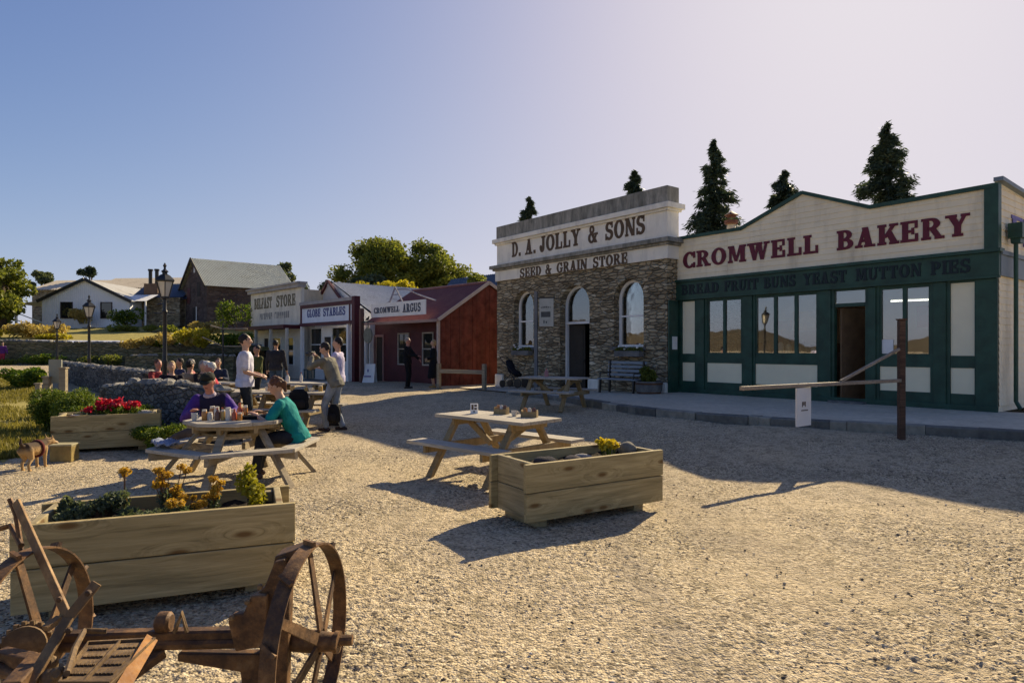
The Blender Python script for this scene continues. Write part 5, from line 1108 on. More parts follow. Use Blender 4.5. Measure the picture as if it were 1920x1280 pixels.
    for s, e, wr in arms:
        if sleeve == 'long': s_.cap(s, e, .056 * k * w + g, .046 * k + g, 10); s_.cap(e, wr.lerp(e, .04), .046 * k + g, .034 * k + g, 10)
        elif sleeve == 'short': s_.cap(s, s.lerp(e, .72), .056 * k * w + g, .056 * k + g, 10)
    so_ = remesh(s_.build('shirt', cloth(shirt, 'shirt'), T), vox * 1.15, 4, (.11, .022))
    if collar: MB().loft([(N - up * .035 * k, rt * .1 * k, fw * .085 * k), (N + up * .02 * k, rt * .072 * k, fw * .07 * k), (N + up * .03 * k, rt * .066 * k, fw * .064 * k)], 16).build('collar', cloth(collar, 'collar'), T, True)
    p = MB(); p.loft([(P - up * .1 * k, hp * (.14 * k * w + .01), fw * (.1 * k * w + .01)), (P - up * .03 * k, hp * (.17 * k * w + .008), fw * (.125 * k * w + .008)), (P + up * .06 * k, hp * (.14 * k * w), fw * (.1 * k * w))], 18)
    for q, kn, an in lg:
        p.cap(q, kn, .088 * k * w + .008, .062 * k + .008, 12)
        if legs == 'long': p.cap(kn, an.lerp(kn, .06), .062 * k + .008, .05 * k + .01, 12)
    if legs == 'skirt':
        m = (lg[0][1] + lg[1][1]) / 2; p.loft([(P, hp * .19 * k, fw * .15 * k), (m + V((0, 0, -.16)), hp * .21 * k, fw * .16 * k)], 18)
    remesh(p.build('skirt' if legs == 'skirt' else 'shorts' if legs == 'short' else 'trousers', cloth(pants, 'trousers'), T), vox * 1.15, 4, (.1, .022))
    for q, kn, an in lg:
        f = V((0, 1, 0)); sh = (an - kn).normalized(); f = (f - sh * f.dot(sh)); f = f.normalized() if f.length > .2 else V((0, 1, 0)); dn = -V((0, 0, 1)) if abs(sh.z) > .75 else sh; f = (f - dn * f.dot(dn)).normalized()
        o = MB(); h0 = an + dn * .045 * k; o.cap(h0 - f * .055 * k, h0 + f * .13 * k, .04 * k, .036 * k, 10); o.cap(an - dn * .02, h0, .046 * k, .044 * k, 10); remesh(o.build('shoe', cloth(shoes, 'shoe'), T), .012, 3)
    hc = HAIR[haircol]; hm = paint('hair_' + haircol, hc, .6, .4, 24, .4, .3) if 'hair_' + haircol not in bpy.data.materials else bpy.data.materials['hair_' + haircol]
    if hair:
        h = MB(); h.ell(C - lk * .02 * k + hd * .026 * k, .081 * k, .094 * k, .1 * k, 16, 12, 0, (hx, lk, hd))
        if hair == 'long': h.ell(C - lk * .045 * k - hd * .05 * k, .08 * k, .06 * k, .12 * k, 14, 10, 0, (hx, lk, hd))
        if hair == 'bob': h.ell(C - lk * .035 * k - hd * .02 * k, .086 * k, .07 * k, .1 * k, 14, 10, 0, (hx, lk, hd))
        if hair == 'tail': h.ell(C - lk * .115 * k + hd * .0 * k, .035 * k, .035 * k, .035 * k, 12, 8, 0, (hx, lk, hd)); h.cap(C - lk * .12 * k, C - lk * .135 * k - V((0, 0, .12 * k)), .034 * k, .018 * k, 10)
        remesh(h.build('hair', hm, T), max(vox, .01), 3, (.035, .03))
    if cap:
        c = MB(); tb = C + hd * .04 * k; c.loft([(tb + hd * q * k, hx * r * k, lk * r * 1.2 * k) for q, r in ((-.005, .086), (.03, .086), (.06, .076), (.078, .05), (.084, .012))], 18)
        c.loft([(tb + lk * .06 * k + hd * .0, hx * .075 * k, hd * .012 * k), (tb + lk * .12 * k - hd * .004 * k, hx * .072 * k, hd * .008 * k), (tb + lk * .175 * k - hd * .018 * k, hx * .04 * k, hd * .006 * k)], 14); c.build('cap', cloth(cap, 'cap'), T, True)
    return T, dict(C=C, arms=arms, P=P, N=N, fw=fw, rt=rt, up=up)
def loc2(yaw, base, w):
    """world point -> person's local point"""
    d = Vector(w) - Vector(base); c, s = math.cos(-yaw), math.sin(-yaw); return Vector((d.x * c - d.y * s, d.x * s + d.y * c, d.z))
def yawto(dx, dy): return math.atan2(-dx, dy)
def SIT(z=.45, k=1, knee=.42): return dict(pel=(0, 0, z + .1), fl=(-.11, knee, .09), fr_=(.11, knee, .09))

# octagonal picnic table and the two people at it
TC = Vector((-3.33, 7.9, 0))
# man in purple, back left bench, leaning on the table, legs stretched out to the left
base = Vector((-3.97, 8.72, 0)); yw = yawto(.22, -1)
L = lambda x, y, z: tuple(loc2(yw, base, (x, y, z)))
person('man in a purple and navy jacket and dark cap, leaning on the picnic table', base, yw, 1.74, (0, 0, .55), (.05, .45, .9), 0, L(-3.52, 8.22, .80), L(-4.06, 8.24, .80), L(-4.9, 8.84, .14), L(-4.98, 8.98, .2), (0.02, .3, 1), (.1, 1, -.25), kneeh=L(-3.97 - .1, 8.72, .5), elbh=((-.7, -.3, -1), (.7, -.3, -1)),
       skin=2, shirt=(.05, .022, .16), sleeve='long', pants=(.1, .075, .06), hair='short', haircol='grey', cap=(.035, .035, .025), vox=.0105, build=.98, collar=(.5, .42, .5), shoes=(.2, .18, .17))
t = NT('jacket_fabric'); sx = t.n('ShaderNodeSeparateXYZ'); t.l(t.co.outputs['Object'], sx.inputs[0])
bpy.data.objects['shirt'].data.materials[0] = t.done(t.ramp(t.math('ABSOLUTE', t.math('ADD', sx.outputs[0], t.math('MULTIPLY', t.noise(t.map(), 5, 2), .03))), [(.15, (.016, .014, .04)), (.17, (.062, .024, .2))]), .75, .2); t.bump(t.noise(t.map((1, 1, .5)), 11, 3, .5, .8), .5, .02)
# woman in teal, right bench, back turned to the right, arms on the table
base = Vector((-2.64, 8.02, 0)); yw = yawto(-1, -.12)
L = lambda x, y, z: tuple(loc2(yw, base, (x, y, z)))
person('woman in a teal t-shirt with tied auburn hair, seated at the octagonal table', base, yw, 1.68, (0, 0, .54), (0, .42, .9), 0, L(-3.08, 7.82, .80), L(-3.1, 8.12, .80), L(-3.1, 7.86, .1), L(-3.16, 8.1, .1), (0, .35, 1), (.05, .9, -.6), kneeh=(0, .6, 1), elbh=((-.7, -.3, -.8), (.7, -.3, -.8)),
       skin=1, shirt=(.012, .24, .22), sleeve='short', pants=(.03, .032, .04), hair='tail', haircol='auburn', vox=.0105, build=.98, shoes=(.1, .06, .05))
# photographer bending forward
b0 = gnd(624, 808); yw = yawto(-.95, .25); cam_h = (-.02, .33, 1.36)
PT, PJ = person('person in grey hooded jacket and pale jeans, leaning forward with a camera', b0, yw, 1.78, (0, -.06, .94), (0, .36, .95), 0, (-.08, .4, 1.43), (.08, .4, 1.43), (-.12, .08, .085), (.13, -.14, .085), (0, .3, 1), (0, 1, -.12), kneeh=(0, 1, .3), elbh=((-.8, -.1, -1), (.8, -.1, -1)),
       skin=1, shirt=(.2, .185, .14), pants=(.3, .33, .36), hair='short', haircol='dark', vox=.0115, build=1.0, shoes=(.06, .04, .035), curl=.8)
c = b0 + Vector((-math.sin(yw) * .47, math.cos(yw) * .47, 1.49)); T = thing('camera', 'black camera held up by the person in the grey jacket', 'camera', c, yw)
MB().box(-.07, -.05, -.045, .07, .02, .05).build('camera_body', M_black, T, bevel=.008); MB().lathe([(.036, 0), (.04, .08), (.034, .08)], (0, .02, 0), 14, ax=(0, 1, 0)).build('lens', M_black, T, True)
# men and women standing
def stand(label, u, v, yaw, H, **kw):
    b = gnd(u, v); return person(label, b, yaw, H, **kw)
stand('man in a pale lilac shirt standing behind the bending photographer', 634, 797, yawto(-1, .05), 1.83, hl=(-.15, .34, 1.2), hr=(.12, .36, 1.25), skin=1, shirt=(.62, .56, .72), sleeve='short', pants=(.05, .05, .06), vox=.015, haircol='dark')
stand('man in a white polo shirt and dark shorts holding something small in his hands', 459, 819, yawto(.95, .35), 1.86, hl=(-.07, .24, 1.13), hr=(.09, .25, 1.1), elbh=((-.3, -1, -.8), (.3, -1, -.8)), skin=1, shirt=(.66, .65, .74), sleeve='short', pants=(.035, .04, .045), legs='short', vox=.0125, haircol='dark', look=(0, 1, -.4), build=1.1)
stand('person in an olive top standing just behind the man in the white polo', 482, 768, yawto(-.4, -.6), 1.68, hl=(-.1, .3, 1.0), hr=(.1, .3, 1.0), skin=0, shirt=(.09, .1, .03), pants=(.03, .03, .03), vox=.016, hair='short', haircol='dark')
stand('man in a dark jacket and blue jeans seen from behind, walking to the cream store', 517, 748, yawto(.1, 1), 1.86, skin=1, shirt=(.035, .035, .04), pants=(.045, .075, .13), vox=.016, haircol='dark', build=1.2)
stand('man dressed all in black standing with an arm out in front of the maroon office', 764, 728, yawto(.9, -.1), 1.9, hl=(-.12, .42, 1.08), hr=(.1, .4, 1.22), skin=2, shirt=(.012, .012, .014), pants=(.013, .013, .015), vox=.016, hair='short', haircol='grey', build=1.05)
stand('woman in a black dress and tan boots with fair hair by the veranda post', 813, 727, yawto(-.9, -.2), 1.83, hl=(-.02, .22, 1.12), hr=(.14, .2, 1.08), skin=1, shirt=(.012, .012, .014), pants=(.013, .013, .015), legs='skirt', vox=.016, hair='bob', haircol='blond', shoes=(.42, .26, .1))
stand('person in a purple top and red trousers far off on the dusty path at left', 5, 684, yawto(.4, -.8), 1.25, skin=1, shirt=(.14, .04, .2), pants=(.4, .04, .06), vox=.02, hair='short', haircol='dark')
# seated guests at the cafe tables behind the wall
rnd = random.Random(12)
seated = [
 (293, 16.0, 1.0, (.32, .05, .05), 'short', 'auburn', 'seated guest in a red top half hidden by the tall lamp post', 2),
 (321, 13.9, .3, (.02, .015, .02), 'bob', 'blond', 'seated fair haired woman in a black top beside the lamp post', 1),
 (342, 17.6, -.4, (.05, .05, .09), 'short', 'dark', 'seated dark haired guest at the back of the group behind the wall', 0),
 (352, 14.6, 2.9, (.36, .25, .15), 'short', 'dark', 'seated guest in a tan jacket with back to the wall', 1),
 (363, 16.2, -1.2, (.5, .2, .18), 'short', 'grey', 'seated grey haired guest in a pink top in the middle of the group', 2),
 (377, 14.7, 1.1, (.03, .025, .025), 'bob', 'grey', 'seated woman with grey blond hair and a dark top', 1),
 (392, 14.0, -.6, (.06, .05, .05), 'short', 'white', 'seated white haired guest left of the red shirt', 1),
 (402, 12.7, -.9, (.5, .05, .07), 'short', 'white', 'seated white haired man in a bright red shirt behind the man in purple', 2),
 (409, 17.8, .2, (.03, .04, .07), 'bob', 'brown', 'seated brown haired guest in a navy top at the right of the group', 1)]
for u, Y, dx, col, hr_, hc, lab, sk in seated:
    x = (u - U0) / FPX * Y; yw = yawto(dx, -.5 if abs(dx) < 2 else 1.0) if abs(dx) < 2 else yawto(.2, 1)
    person(lab, (x, Y, G(x, Y)), yw, 1.72, lean=(0, .14, 1), hl=(-.12, .4, .8), hr=(.12, .4, .8), skin=sk, shirt=col, pants=(.06, .06, .08), hair=hr_, haircol=hc, vox=.016, group='guests seated behind the stone wall', **SIT())

# ------------------------------------------------------------------ the dog
def dog():
    b = gnd(64, 880); T = thing('dog', 'small tan dog with dark saddle and harness standing by the yellowish tin', 'dog', b, R(96)); k = .92
    m = MB(); V = Vector
    m.loft([(V((x, 0, z)), V((0, w, 0)), V((0, 0, h))) for x, z, w, h in ((-.235, .29, .035, .04), (-.2, .295, .075, .085), (-.1, .29, .075, .08), (0, .275, .08, .09), (.09, .275, .085, .105), (.17, .29, .07, .09), (.22, .3, .045, .06))], 14)
    m.cap((.17, 0, .31), (.27, -.02, .34), .06, .05); m.ell((.305, -.03, .335), .062, .05, .05); m.cap((.33, -.035, .325), (.4, -.06, .30), .03, .022)
    for s in (-1, 1): m.loft([(V((.285, s * .035 - .03, .37)), V((.02, 0, 0)), V((0, .008, 0))), (V((.275, s * .05 - .03, .44)), V((.005, 0, 0)), V((0, .004, 0)))], 8)
    for s in (-1, 1):
        m.cap((.14, s * .05, .27), (.14, s * .052, .15), .042, .024); m.cap((.14, s * .052, .15), (.15, s * .052, .03), .022, .018); m.cap((.145, s * .052, .02), (.175, s * .052, .018), .02, .018)
        o = .05 * (s > 0); m.cap((-.18, s * .045, .27), (-.15 + o, s * .055, .17), .055, .034); m.cap((-.15 + o, s * .055, .17), (-.21 + o, s * .055, .1), .03, .02); m.cap((-.21 + o, s * .055, .1), (-.195 + o, s * .055, .02), .019, .017); m.cap((-.195 + o, s * .055, .02), (-.165 + o, s * .055, .018), .019, .017)
    m.tube([(-.22, 0, .33), (-.28, 0, .38), (-.27, 0, .45)], [.028, .022, .012], 8)
    t = NT('dog_fur'); sx = t.n('ShaderNodeSeparateXYZ'); t.l(t.co.outputs['Object'], sx.inputs[0])
    n = t.noise(t.map((1, 1, 1)), 14, 5); z = t.math('ADD', sx.outputs[2], t.math('MULTIPLY', n, .1))
    col = t.ramp(z, [(.3, (.42, .27, .12)), (.37, (.06, .04, .025))]); col = t.mixc(t.ramp(sx.outputs[0], [(.34, (0, 0, 0)), (.37, (1, 1, 1))]), col, (.6, .55, .45)); col = t.mixc(t.ramp(sx.outputs[0], [(.2, (0, 0, 0)), (.26, (.8, .8, .8))]), col, (.36, .23, .11))
    t.bump(t.noise(t.map((1, 1, 1)), 70, 3), .5, .01); t.done(col, .8, .15)
    o = m.build('body', t.mat, T); remesh(o, .009, 3)
    MB().loft([(V((.03, 0, .27)), V((0, .1, 0)), V((0, 0, .115))), (V((.065, 0, .27)), V((0, .103, 0)), V((0, 0, .12)))], 18).build('harness', cloth((.1, .02, .02), 'harness'), T, True)
dog()
# ------------------------------------------------------------------ timber planters
def planter(label, loc, rz, Lx, W=.66):
    T = thing('planter', label, 'planter', loc, rz, 'timber planter boxes'); h = .25; t = .045
    for k in range(2):
        z = .085 + k * (h + .006); e = .004 * k
        MB().box(-e, 0, z, Lx + e, t, z + h).build('front_board', M_pine, T, bevel=.006); MB().box(e, W - t, z, Lx - e, W, z + h).build('back_board', M_pine, T, bevel=.006)
        for x in (.07, Lx - .07 - t): MB().box(x, t + .001, z, x + t, W - t - .001, z + h).build('end_board', M_pine_y, T, bevel=.006)
    for x in (.16, Lx - .3): MB().box(x, .09, -.02, x + .12, W - .03, .084).build('bearer', M_pine_y, T, bevel=.006)
    for x in (.12, Lx - .12 - .07):
        for y in (t + .002, W - t - .072): MB().box(x, y, .09, x + .07, y + .07, .575).build('corner_post', M_pine_z, T, bevel=.005)
    s = MB(); n, m = 26, 10; rr = random.Random(int(Lx * 100)); X0, X1, Y0, Y1 = .117, Lx - .117, t + .003, W - t - .003
    V = [(X0 + (X1 - X0) * i / n, Y0 + (Y1 - Y0) * j / m, .5 + rr.uniform(-.02, .025)) for j in range(m + 1) for i in range(n + 1)]
    s.add(V, [(j * (n + 1) + i, j * (n + 1) + i + 1, (j + 1) * (n + 1) + i + 1, (j + 1) * (n + 1) + i) for j in range(m) for i in range(n)]); s.build('soil', earth('soil', (.02, .016, .013), (.05, .04, .03), (.1, .08, .06), 30, .8), T, True)
    return T, (lambda x, y, z=.5: Vector(loc) + Vector((math.cos(rz) * x - math.sin(rz) * y, math.sin(rz) * x + math.cos(rz) * y, z)))
M_pine_y = wood('treated_pine_end', (.32, .26, .14), (.48, .4, .23), .75, 20, True, 1); M_pine_z = wood('treated_pine_post', (.32, .26, .14), (.48, .4, .23), .75, 20, False, 2)
PA, pa_ = planter('weathered timber planter in the middle of the yard, rocks and a yellow flower in it', (.125, 5.63, 0), R(31.7), 1.62)
PB, pb_ = planter('big timber planter behind the rusty farm machine, full of orange and green plants', (-2.84, 3.68, 0), R(21.8), 1.53, .62)
PC, pc_ = planter('grey timber planter with red flowers beside the dog', (-6.82, 9.62, 0), R(26), 1.42)
def rock(label, p, rx, ry, rz_, seed, c=(.3, .28, .24), group=None):
    r_ = random.Random(seed); o = MB().stone((0, 0, rz_ * .6), rx, ry, rz_, r_).build('rock', earth('rock_%d' % seed, tuple(x * .6 for x in c), c, tuple(x * 1.4 for x in c), 14, .6), None, True); o.location = p; s = o.modifiers.new('sub', 'SUBSURF'); s.levels = s.render_levels = 1
    return tag(o, label, 'rock', group)
rock('rough grey rock on the right end of the middle planter', pa_(1.42, .3, .52), .115, .1, .085, 1, (.26, .24, .2))
rock('dark flat rock at the left end of the middle planter soil', pa_(.4, .3), .13, .1, .06, 2, (.07, .065, .07))
rock('dark stone in the centre of the middle planter', pa_(.72, .28), .1, .12, .05, 3, (.09, .08, .085))
rock('pale stone lying in the middle planter next to the yellow flower', pa_(.86, .33), .13, .07, .05, 4, (.42, .39, .35))
rock('white stone at the right end of the red flower planter', pc_(1.2, .18, .55), .13, .08, .05, 5, (.5, .46, .38)); rock('small pale stone at the left end of the red flower planter', pc_(.28, .16, .55), .1, .06, .03, 6, (.6, .56, .5))
def petals(name, label, base, n, R_, h, size, mat, seed, cat='flower', stem=True, group=None, leafmat=None):
    T = thing(name, label, cat, base, 0, group); rnd = random.Random(seed); s = MB(); C = []
    for k in range(n):
        a = rnd.uniform(0, 6.28); q = math.sqrt(rnd.random()); x, y = math.cos(a) * q * R_[0], math.sin(a) * q * R_[1]; z = h * rnd.uniform(.65, 1.05); s.tube([(x * .5, y * .5, -.02), (x * .9, y * .9, z * .6), (x, y, z)], .004, 5); C.append((x, y, z))
    s.build('stem', ML_green, T); C = np.array(C); g = np.random.default_rng(seed)
    v, f = leaves(n * 34, lambda gg, m: C[gg.integers(0, n, m)] + gg.normal(size=(m, 3)) * np.array([size, size, size * .7]) * .62, size * .55, seed, 0, .75); raw('blossom', v, f, mat, T)
    if leafmat: v, f = leaves(n * 40, lambda gg, m: C[gg.integers(0, n, m)] * np.array([1, 1, .55]) + gg.normal(size=(m, 3)) * np.array([.05, .05, .04]), .022, seed + 1, 0, .6); raw('foliage', v, f, leafmat, T)
    return T
ML_red = leafm('red_petals', (.45, .01, .03), (.62, .015, .06), (.7, .05, .1), .35); ML_yel = leafm('yellow_petals', (.6, .45, .02), (.7, .58, .04), (.75, .62, .1), .4)
ML_orange = leafm('orange_seedheads', (.5, .27, .03), (.62, .4, .05), (.7, .5, .1), .45); ML_lime = leafm('lime_leaves', (.28, .28, .02), (.42, .4, .03), (.5, .44, .08), .5)
petals('yellow_flower', 'small bright yellow flower cluster in the middle planter by the rock', pa_(1.16, .3), 16, (.09, .07), .17, .03, ML_yel, 3)
petals('geranium', 'bushy red geraniums in the middle of the grey planter', pc_(.72, .3), 16, (.2, .12), .26, .055, ML_red, 4, leafmat=ML_green)
petals('geranium', 'red geraniums leaning over the right part of the grey planter', pc_(.98, .34), 8, (.16, .1), .22, .04, ML_red, 5, leafmat=ML_green)
petals('geranium', 'sparse dark red geraniums at the left part of the grey planter', pc_(.48, .3), 6, (.14, .1), .18, .035, ML_red, 6, leafmat=ML_grey)
for i, (x, y, w, h, m, lab) in enumerate(((.34, .26, .16, .15, ML_grey, 'grey green leafy herb at the left end of the big planter'), (.2, .4, .08, .14, ML_grey, 'grey green herb at the back left corner of the big planter'), (.62, .16, .13, .09, ML_grey, 'low grey green plant near the front board of the big planter'), (.86, .14, .1, .08, ML_grey, 'small grey green plant in the middle front of the big planter'), (1.28, .28, .1, .24, ML_lime, 'bright yellow lime plant at the right end of the big planter'))):
    p = pb_(x, y); bush('planter_herb', lab, p, [((random.Random(i * 9 + k).uniform(-w, w) * .8, random.Random(i * 5 + k).uniform(-w, w) * .6, h * random.Random(i * 3 + k).uniform(.3, 1)), (w * .45, w * .42, h * .33)) for k in range(8)], 1300, .016, m, 100 + i, cat='plant')
for i, (x, y, n, r_, h, lab) in enumerate(((.5, .42, 5, .05, .3, 'thin orange flower heads at the back left of the big planter'), (.76, .4, 15, .11, .3, 'tall orange seed heads in the middle of the big planter'), (.86, .2, 12, .13, .13, 'low orange yellow flowers leaning over the front of the big planter'), (1.03, .33, 7, .06, .22, 'small orange flower heads next to the lime plant in the big planter'))):
    T = thing('orange_plant', lab, 'plant', pb_(x, y), 0); rr = random.Random(150 + i); s = MB(); lob = []
    for k in range(n):
        a = rr.uniform(0, 6.28); q = rr.random() ** .6; p = (math.cos(a) * q * r_, math.sin(a) * q * r_, h * rr.uniform(.3, 1.05)); w_ = rr.uniform(.016, .036); lob.append((p, (w_ * 1.1, w_ * 1.1, w_ * .8))); s.tube([(p[0] * .3, p[1] * .3, -.02), (p[0] * .7, p[1] * .7, p[2] * .6), p], .0032, 5)
    s.build('stem', paint('reddish_stem', (.16, .08, .04), .7, .3, 9, .05) if 'reddish_stem' not in bpy.data.materials else bpy.data.materials['reddish_stem'], T)
    v, f = leaves(n * 110, lobes_fn(lob, .9), .0105, 160 + i, 0, .6); raw('blossom', v, f, ML_orange, T); v, f = leaves(n * 26, lobes_fn([((p[0] * .6, p[1] * .6, p[2] * .45), (.03, .03, h * .22)) for p, _ in lob], .9), .013, 170 + i, 0, .5); raw('foliage', v, f, ML_grey, T)

# ------------------------------------------------------------------ picnic tables
def picnic(label, loc, rz, Lx=1.55, z0=0):
    T = thing('picnic_table', label, 'picnic table', loc, rz, 'timber picnic tables'); m = MB(); n = 5; w = .72 / n
    for k in range(n): m.box(-Lx / 2, -.36 + k * w + .004, .71, Lx / 2, -.36 + (k + 1) * w - .004, .75)
    m.build('tabletop', M_tabletop, T, bevel=.004)
    for s in (-1, 1):
        m = MB(); y = s * .68
        for k in (0, 1): m.box(-Lx / 2, y - .14 + k * .142, .415, Lx / 2, y - .004 + k * .142, .455)
        m.build('seat', M_tabletop, T, bevel=.004)
    for x in (-Lx / 2 + .28, Lx / 2 - .28):
        for s in (-1, 1): MB().beam((x + s * .0, s * .68, 0.0), (x, s * .2, .71), .05, .1, (1, 0, 0), b=.004).build('leg', M_tleg, T)
        MB().beam((x + .052, -.8, .375), (x + .052, .8, .375), .045, .095, b=.004).build('seat_beam', M_tleg, T)
        MB().beam((x + .05, -.33, .668), (x + .05, .33, .668), .04, .08, b=.004).build('top_beam', M_tleg, T)
        MB().beam((x * .95, 0, .64), (x * .2, 0, .4), .04, .08, b=.004).build('brace', M_tleg, T)
    return T
PT1 = picnic('sunlit timber picnic table in the middle, condiments and a number card on it', (-.2, 8.22, 0), R(-43))
def ptab(label, u, Y, rz): x = (u - U0) / FPX * Y; p = Vector((x, Y, G(x, Y))); again(PT1, label, p, R(rz)); return p, R(rz)
q = gnd(1040, 768); P4 = again(PT1, 'timber picnic table in the shade in front of the stone store', (q.x, q.y + .25, q.z), R(-30))
P2, r2 = ptab('timber picnic table with cups and plates behind the woman in teal', 552, 12.9, -8)
P3, r3 = ptab('farther timber picnic table behind the one with cups, near the dark jacket man', 566, 16.3, -14)
P5, r5 = ptab('timber picnic table next to the man in the white polo', 418, 13.3, -20)
P6, r6 = ptab('cafe picnic table in the middle of the seated group', 345, 15.9, -20); P7, r7 = ptab('cafe picnic table at the right rear of the seated group', 405, 16.4, -20)
def hextable():
    T = thing('octagonal_picnic_table', 'round eight sided picnic table with ring of benches, nearest table at left', 'picnic table', TC, 0); m = MB(); Rt = .60
    poly = [(Rt * math.sin(R(22.5 + 45 * k)), Rt * math.cos(R(22.5 + 45 * k))) for k in range(8)]; n = 7
    for k in range(n):                                     # planks clipped to the octagon
        a, b = -Rt + 2 * Rt * k / n + .004, -Rt + 2 * Rt * (k + 1) / n - .004; P = list(poly)
        for sg, lim in ((1, a), (-1, b)):
            o = []
            for p, q in zip(P, P[1:] + P[:1]):
                ip, iq = sg * (p[1] - lim) >= 0, sg * (q[1] - lim) >= 0
                if ip: o.append(p)
                if ip != iq: t = (lim - p[1]) / (q[1] - p[1]); o.append((p[0] + (q[0] - p[0]) * t, lim))
            P = o
        if len(P) > 2: m.slab(P, .708, .75)
    m.build('tabletop', M_tabletop, T, bevel=.004)
    for k in range(6):
        a0, a1 = R(-90 + 60 * k + .6), R(-90 + 60 * (k + 1) - .6); m = MB()
        for r0, r1 in ((.75, .862), (.868, .98)): m.slab([(r0 * math.cos(a0), r0 * math.sin(a0)), (r1 * math.cos(a0), r1 * math.sin(a0)), (r1 * math.cos(a1), r1 * math.sin(a1)), (r0 * math.cos(a1), r0 * math.sin(a1))], .415, .455)
        m.build('bench', M_tabletop, T, bevel=.004)
        d = Vector((math.cos(a0), math.sin(a0), 0)); q = Vector((-d.y, d.x, 0)) * .0
        MB().beam(d * .36 + Vector((0, 0, .7)), d * .93, .045, .085, (-d.y, d.x, 0), b=.004).build('leg', M_timber, T)
        MB().beam(d * .3 + Vector((0, 0, .37)) + Vector((-d.y, d.x, 0)) * .05, d * .95 + Vector((0, 0, .37)) + Vector((-d.y, d.x, 0)) * .05, .045, .085, b=.004).build('bench_beam', M_timber, T)
    m = MB()
    for k in range(4): a = R(45 * k); d = Vector((math.cos(a), math.sin(a), 0)); m.beam(d * -.52 + Vector((0, 0, .66 - .0 * k)), d * .52 + Vector((0, 0, .66)), .05, .09 - .002 * k)
    m.build('top_frame', M_tleg, T); m = MB(); m.slab([(p[0] * .93, p[1] * .93) for p in poly], .665, .7075); m.slab([(p[0] * .72, p[1] * .72) for p in poly], .58, .612); m.build('under_rim', M_tleg, T)
hextable()
# things on the tables
M_jar = [paint(n, c, .25, .2, 6, .02, .5) for n, c in (('amber_sauce', (.45, .2, .05)), ('red_sauce', (.42, .09, .03)), ('pale_ceramic', (.68, .62, .52)), ('honey', (.5, .32, .1)), ('brown_sauce', (.14, .06, .03)), ('steel', (.5, .5, .48)))]
def jar(label, p, r_, h, m, kind=0, group=None, cat='jar'):
    T = thing('jar' if kind == 0 else 'cup' if kind == 1 else 'sauce_bottle', label, cat, p, 0, group)
    if kind == 0: MB().lathe([(r_ * .9, 0), (r_, h * .06), (r_, h * .74), (r_ * .8, h * .84)], n=14).build('body', m, T, 'auto'); MB().lathe([(r_ * .86, h * .84), (r_ * .86, h), (r_ * .8, h * 1.01)], n=14).build('lid', M_jar[2], T, 'auto')
    elif kind == 1: MB().lathe([(r_ * .6, 0), (r_ * .95, h * .5), (r_, h), (r_ * .9, h), (r_ * .8, h * .5), (r_ * .2, h * .2)], n=16).build('bowl', m, T, 'auto'); MB().tube([(r_ * .92, 0, h * .8), (r_ * 1.5, 0, h * .75), (r_ * 1.45, 0, h * .4), (r_ * .8, 0, h * .3)], .006, 6).build('handle', m, T)
    else: MB().lathe([(r_, 0), (r_, h * .6), (r_ * .4, h * .78), (r_ * .35, h * .9)], n=14).build('body', m, T, 'auto'); MB().lathe([(r_ * .42, h * .9), (r_ * .36, h)], n=10).build('cap', M_jar[1], T, 'auto')
rnd = random.Random(3); pos = []
KN = ['amber jar', 'red sauce bottle', 'pale lidded jar', 'honey jar', 'brown sauce bottle', 'steel pot']
WH = ['at the left front of the cluster', 'at the right front of the cluster', 'in the middle of the cluster', 'at the back left of the cluster', 'at the back right of the cluster', 'at the far right end of the cluster', 'just left of the centre', 'just right of the centre']
for i in range(14):
    x = -.3 + .4 * (i % 7) / 6; y = -.2 + .16 * (i // 7) + rnd.uniform(-.025, .025); kd = (i * 5 + i // 7) % 6; h = rnd.uniform(.09, .16)
    jar('%s on the round table, number %s from the left in its row' % (KN[kd], ('one', 'two', 'three', 'four', 'five', 'six', 'seven')[i % 7]) if False else '%s in the %s row on the octagonal table, %s' % (KN[kd], ('front', 'back')[i // 7], ('first from the left', 'second from the left', 'third from the left', 'in the middle', 'third from the right', 'second from the right', 'last on the right')[i % 7]), TC + Vector((x + rnd.uniform(-.015, .015), y, .75)), rnd.uniform(.024, .034), h if kd not in (1, 4) else h + .04, M_jar[kd], 2 if kd in (1, 4) else 0, 'jars and bottles on the octagonal table', 'jar' if kd not in (1, 4) else 'bottle')
jar('clear pale glass left of the jar cluster on the octagonal table', TC + Vector((-.4, -.26, .75)), .035, .09, M_jar[5], 1, None, 'cup')
T = thing('handbag', 'flat black bag lying on the octagonal table in front of the woman', 'bag', TC + Vector((.27, -.02, .75)), R(8)); MB().box(-.2, -.12, .0, .2, .12, .045).build('body', cloth((.012, .012, .014), 'bag'), T, bevel=.015); MB().tube([(-.12, .1, .05), (-.08, .16, .07), (.08, .16, .07), (.12, .1, .05)], .008, 6).build('strap', cloth((.012, .012, .014), 'bag'), T)
T = thing('jacket', 'pale blue grey jacket lying on the left bench of the octagonal table', 'jacket', TC + Vector((-.7, -.36, .456)), R(-50)); m = MB(); rr = random.Random(5)
V = [(-.2 + .4 * i / 12, -.1 + .22 * j / 8, .015 + .05 * abs(math.sin(i * .9 + j * .5)) + .025 * rr.random()) for j in range(9) for i in range(13)]
m.add(V, [(j * 13 + i, j * 13 + i + 1, (j + 1) * 13 + i + 1, (j + 1) * 13 + i) for j in range(8) for i in range(12)]); o = m.build('cloth', cloth((.3, .34, .45), 'jacket'), T, True); s = o.modifiers.new('thick', 'SOLIDIFY'); s.thickness = .012; s.offset = 0
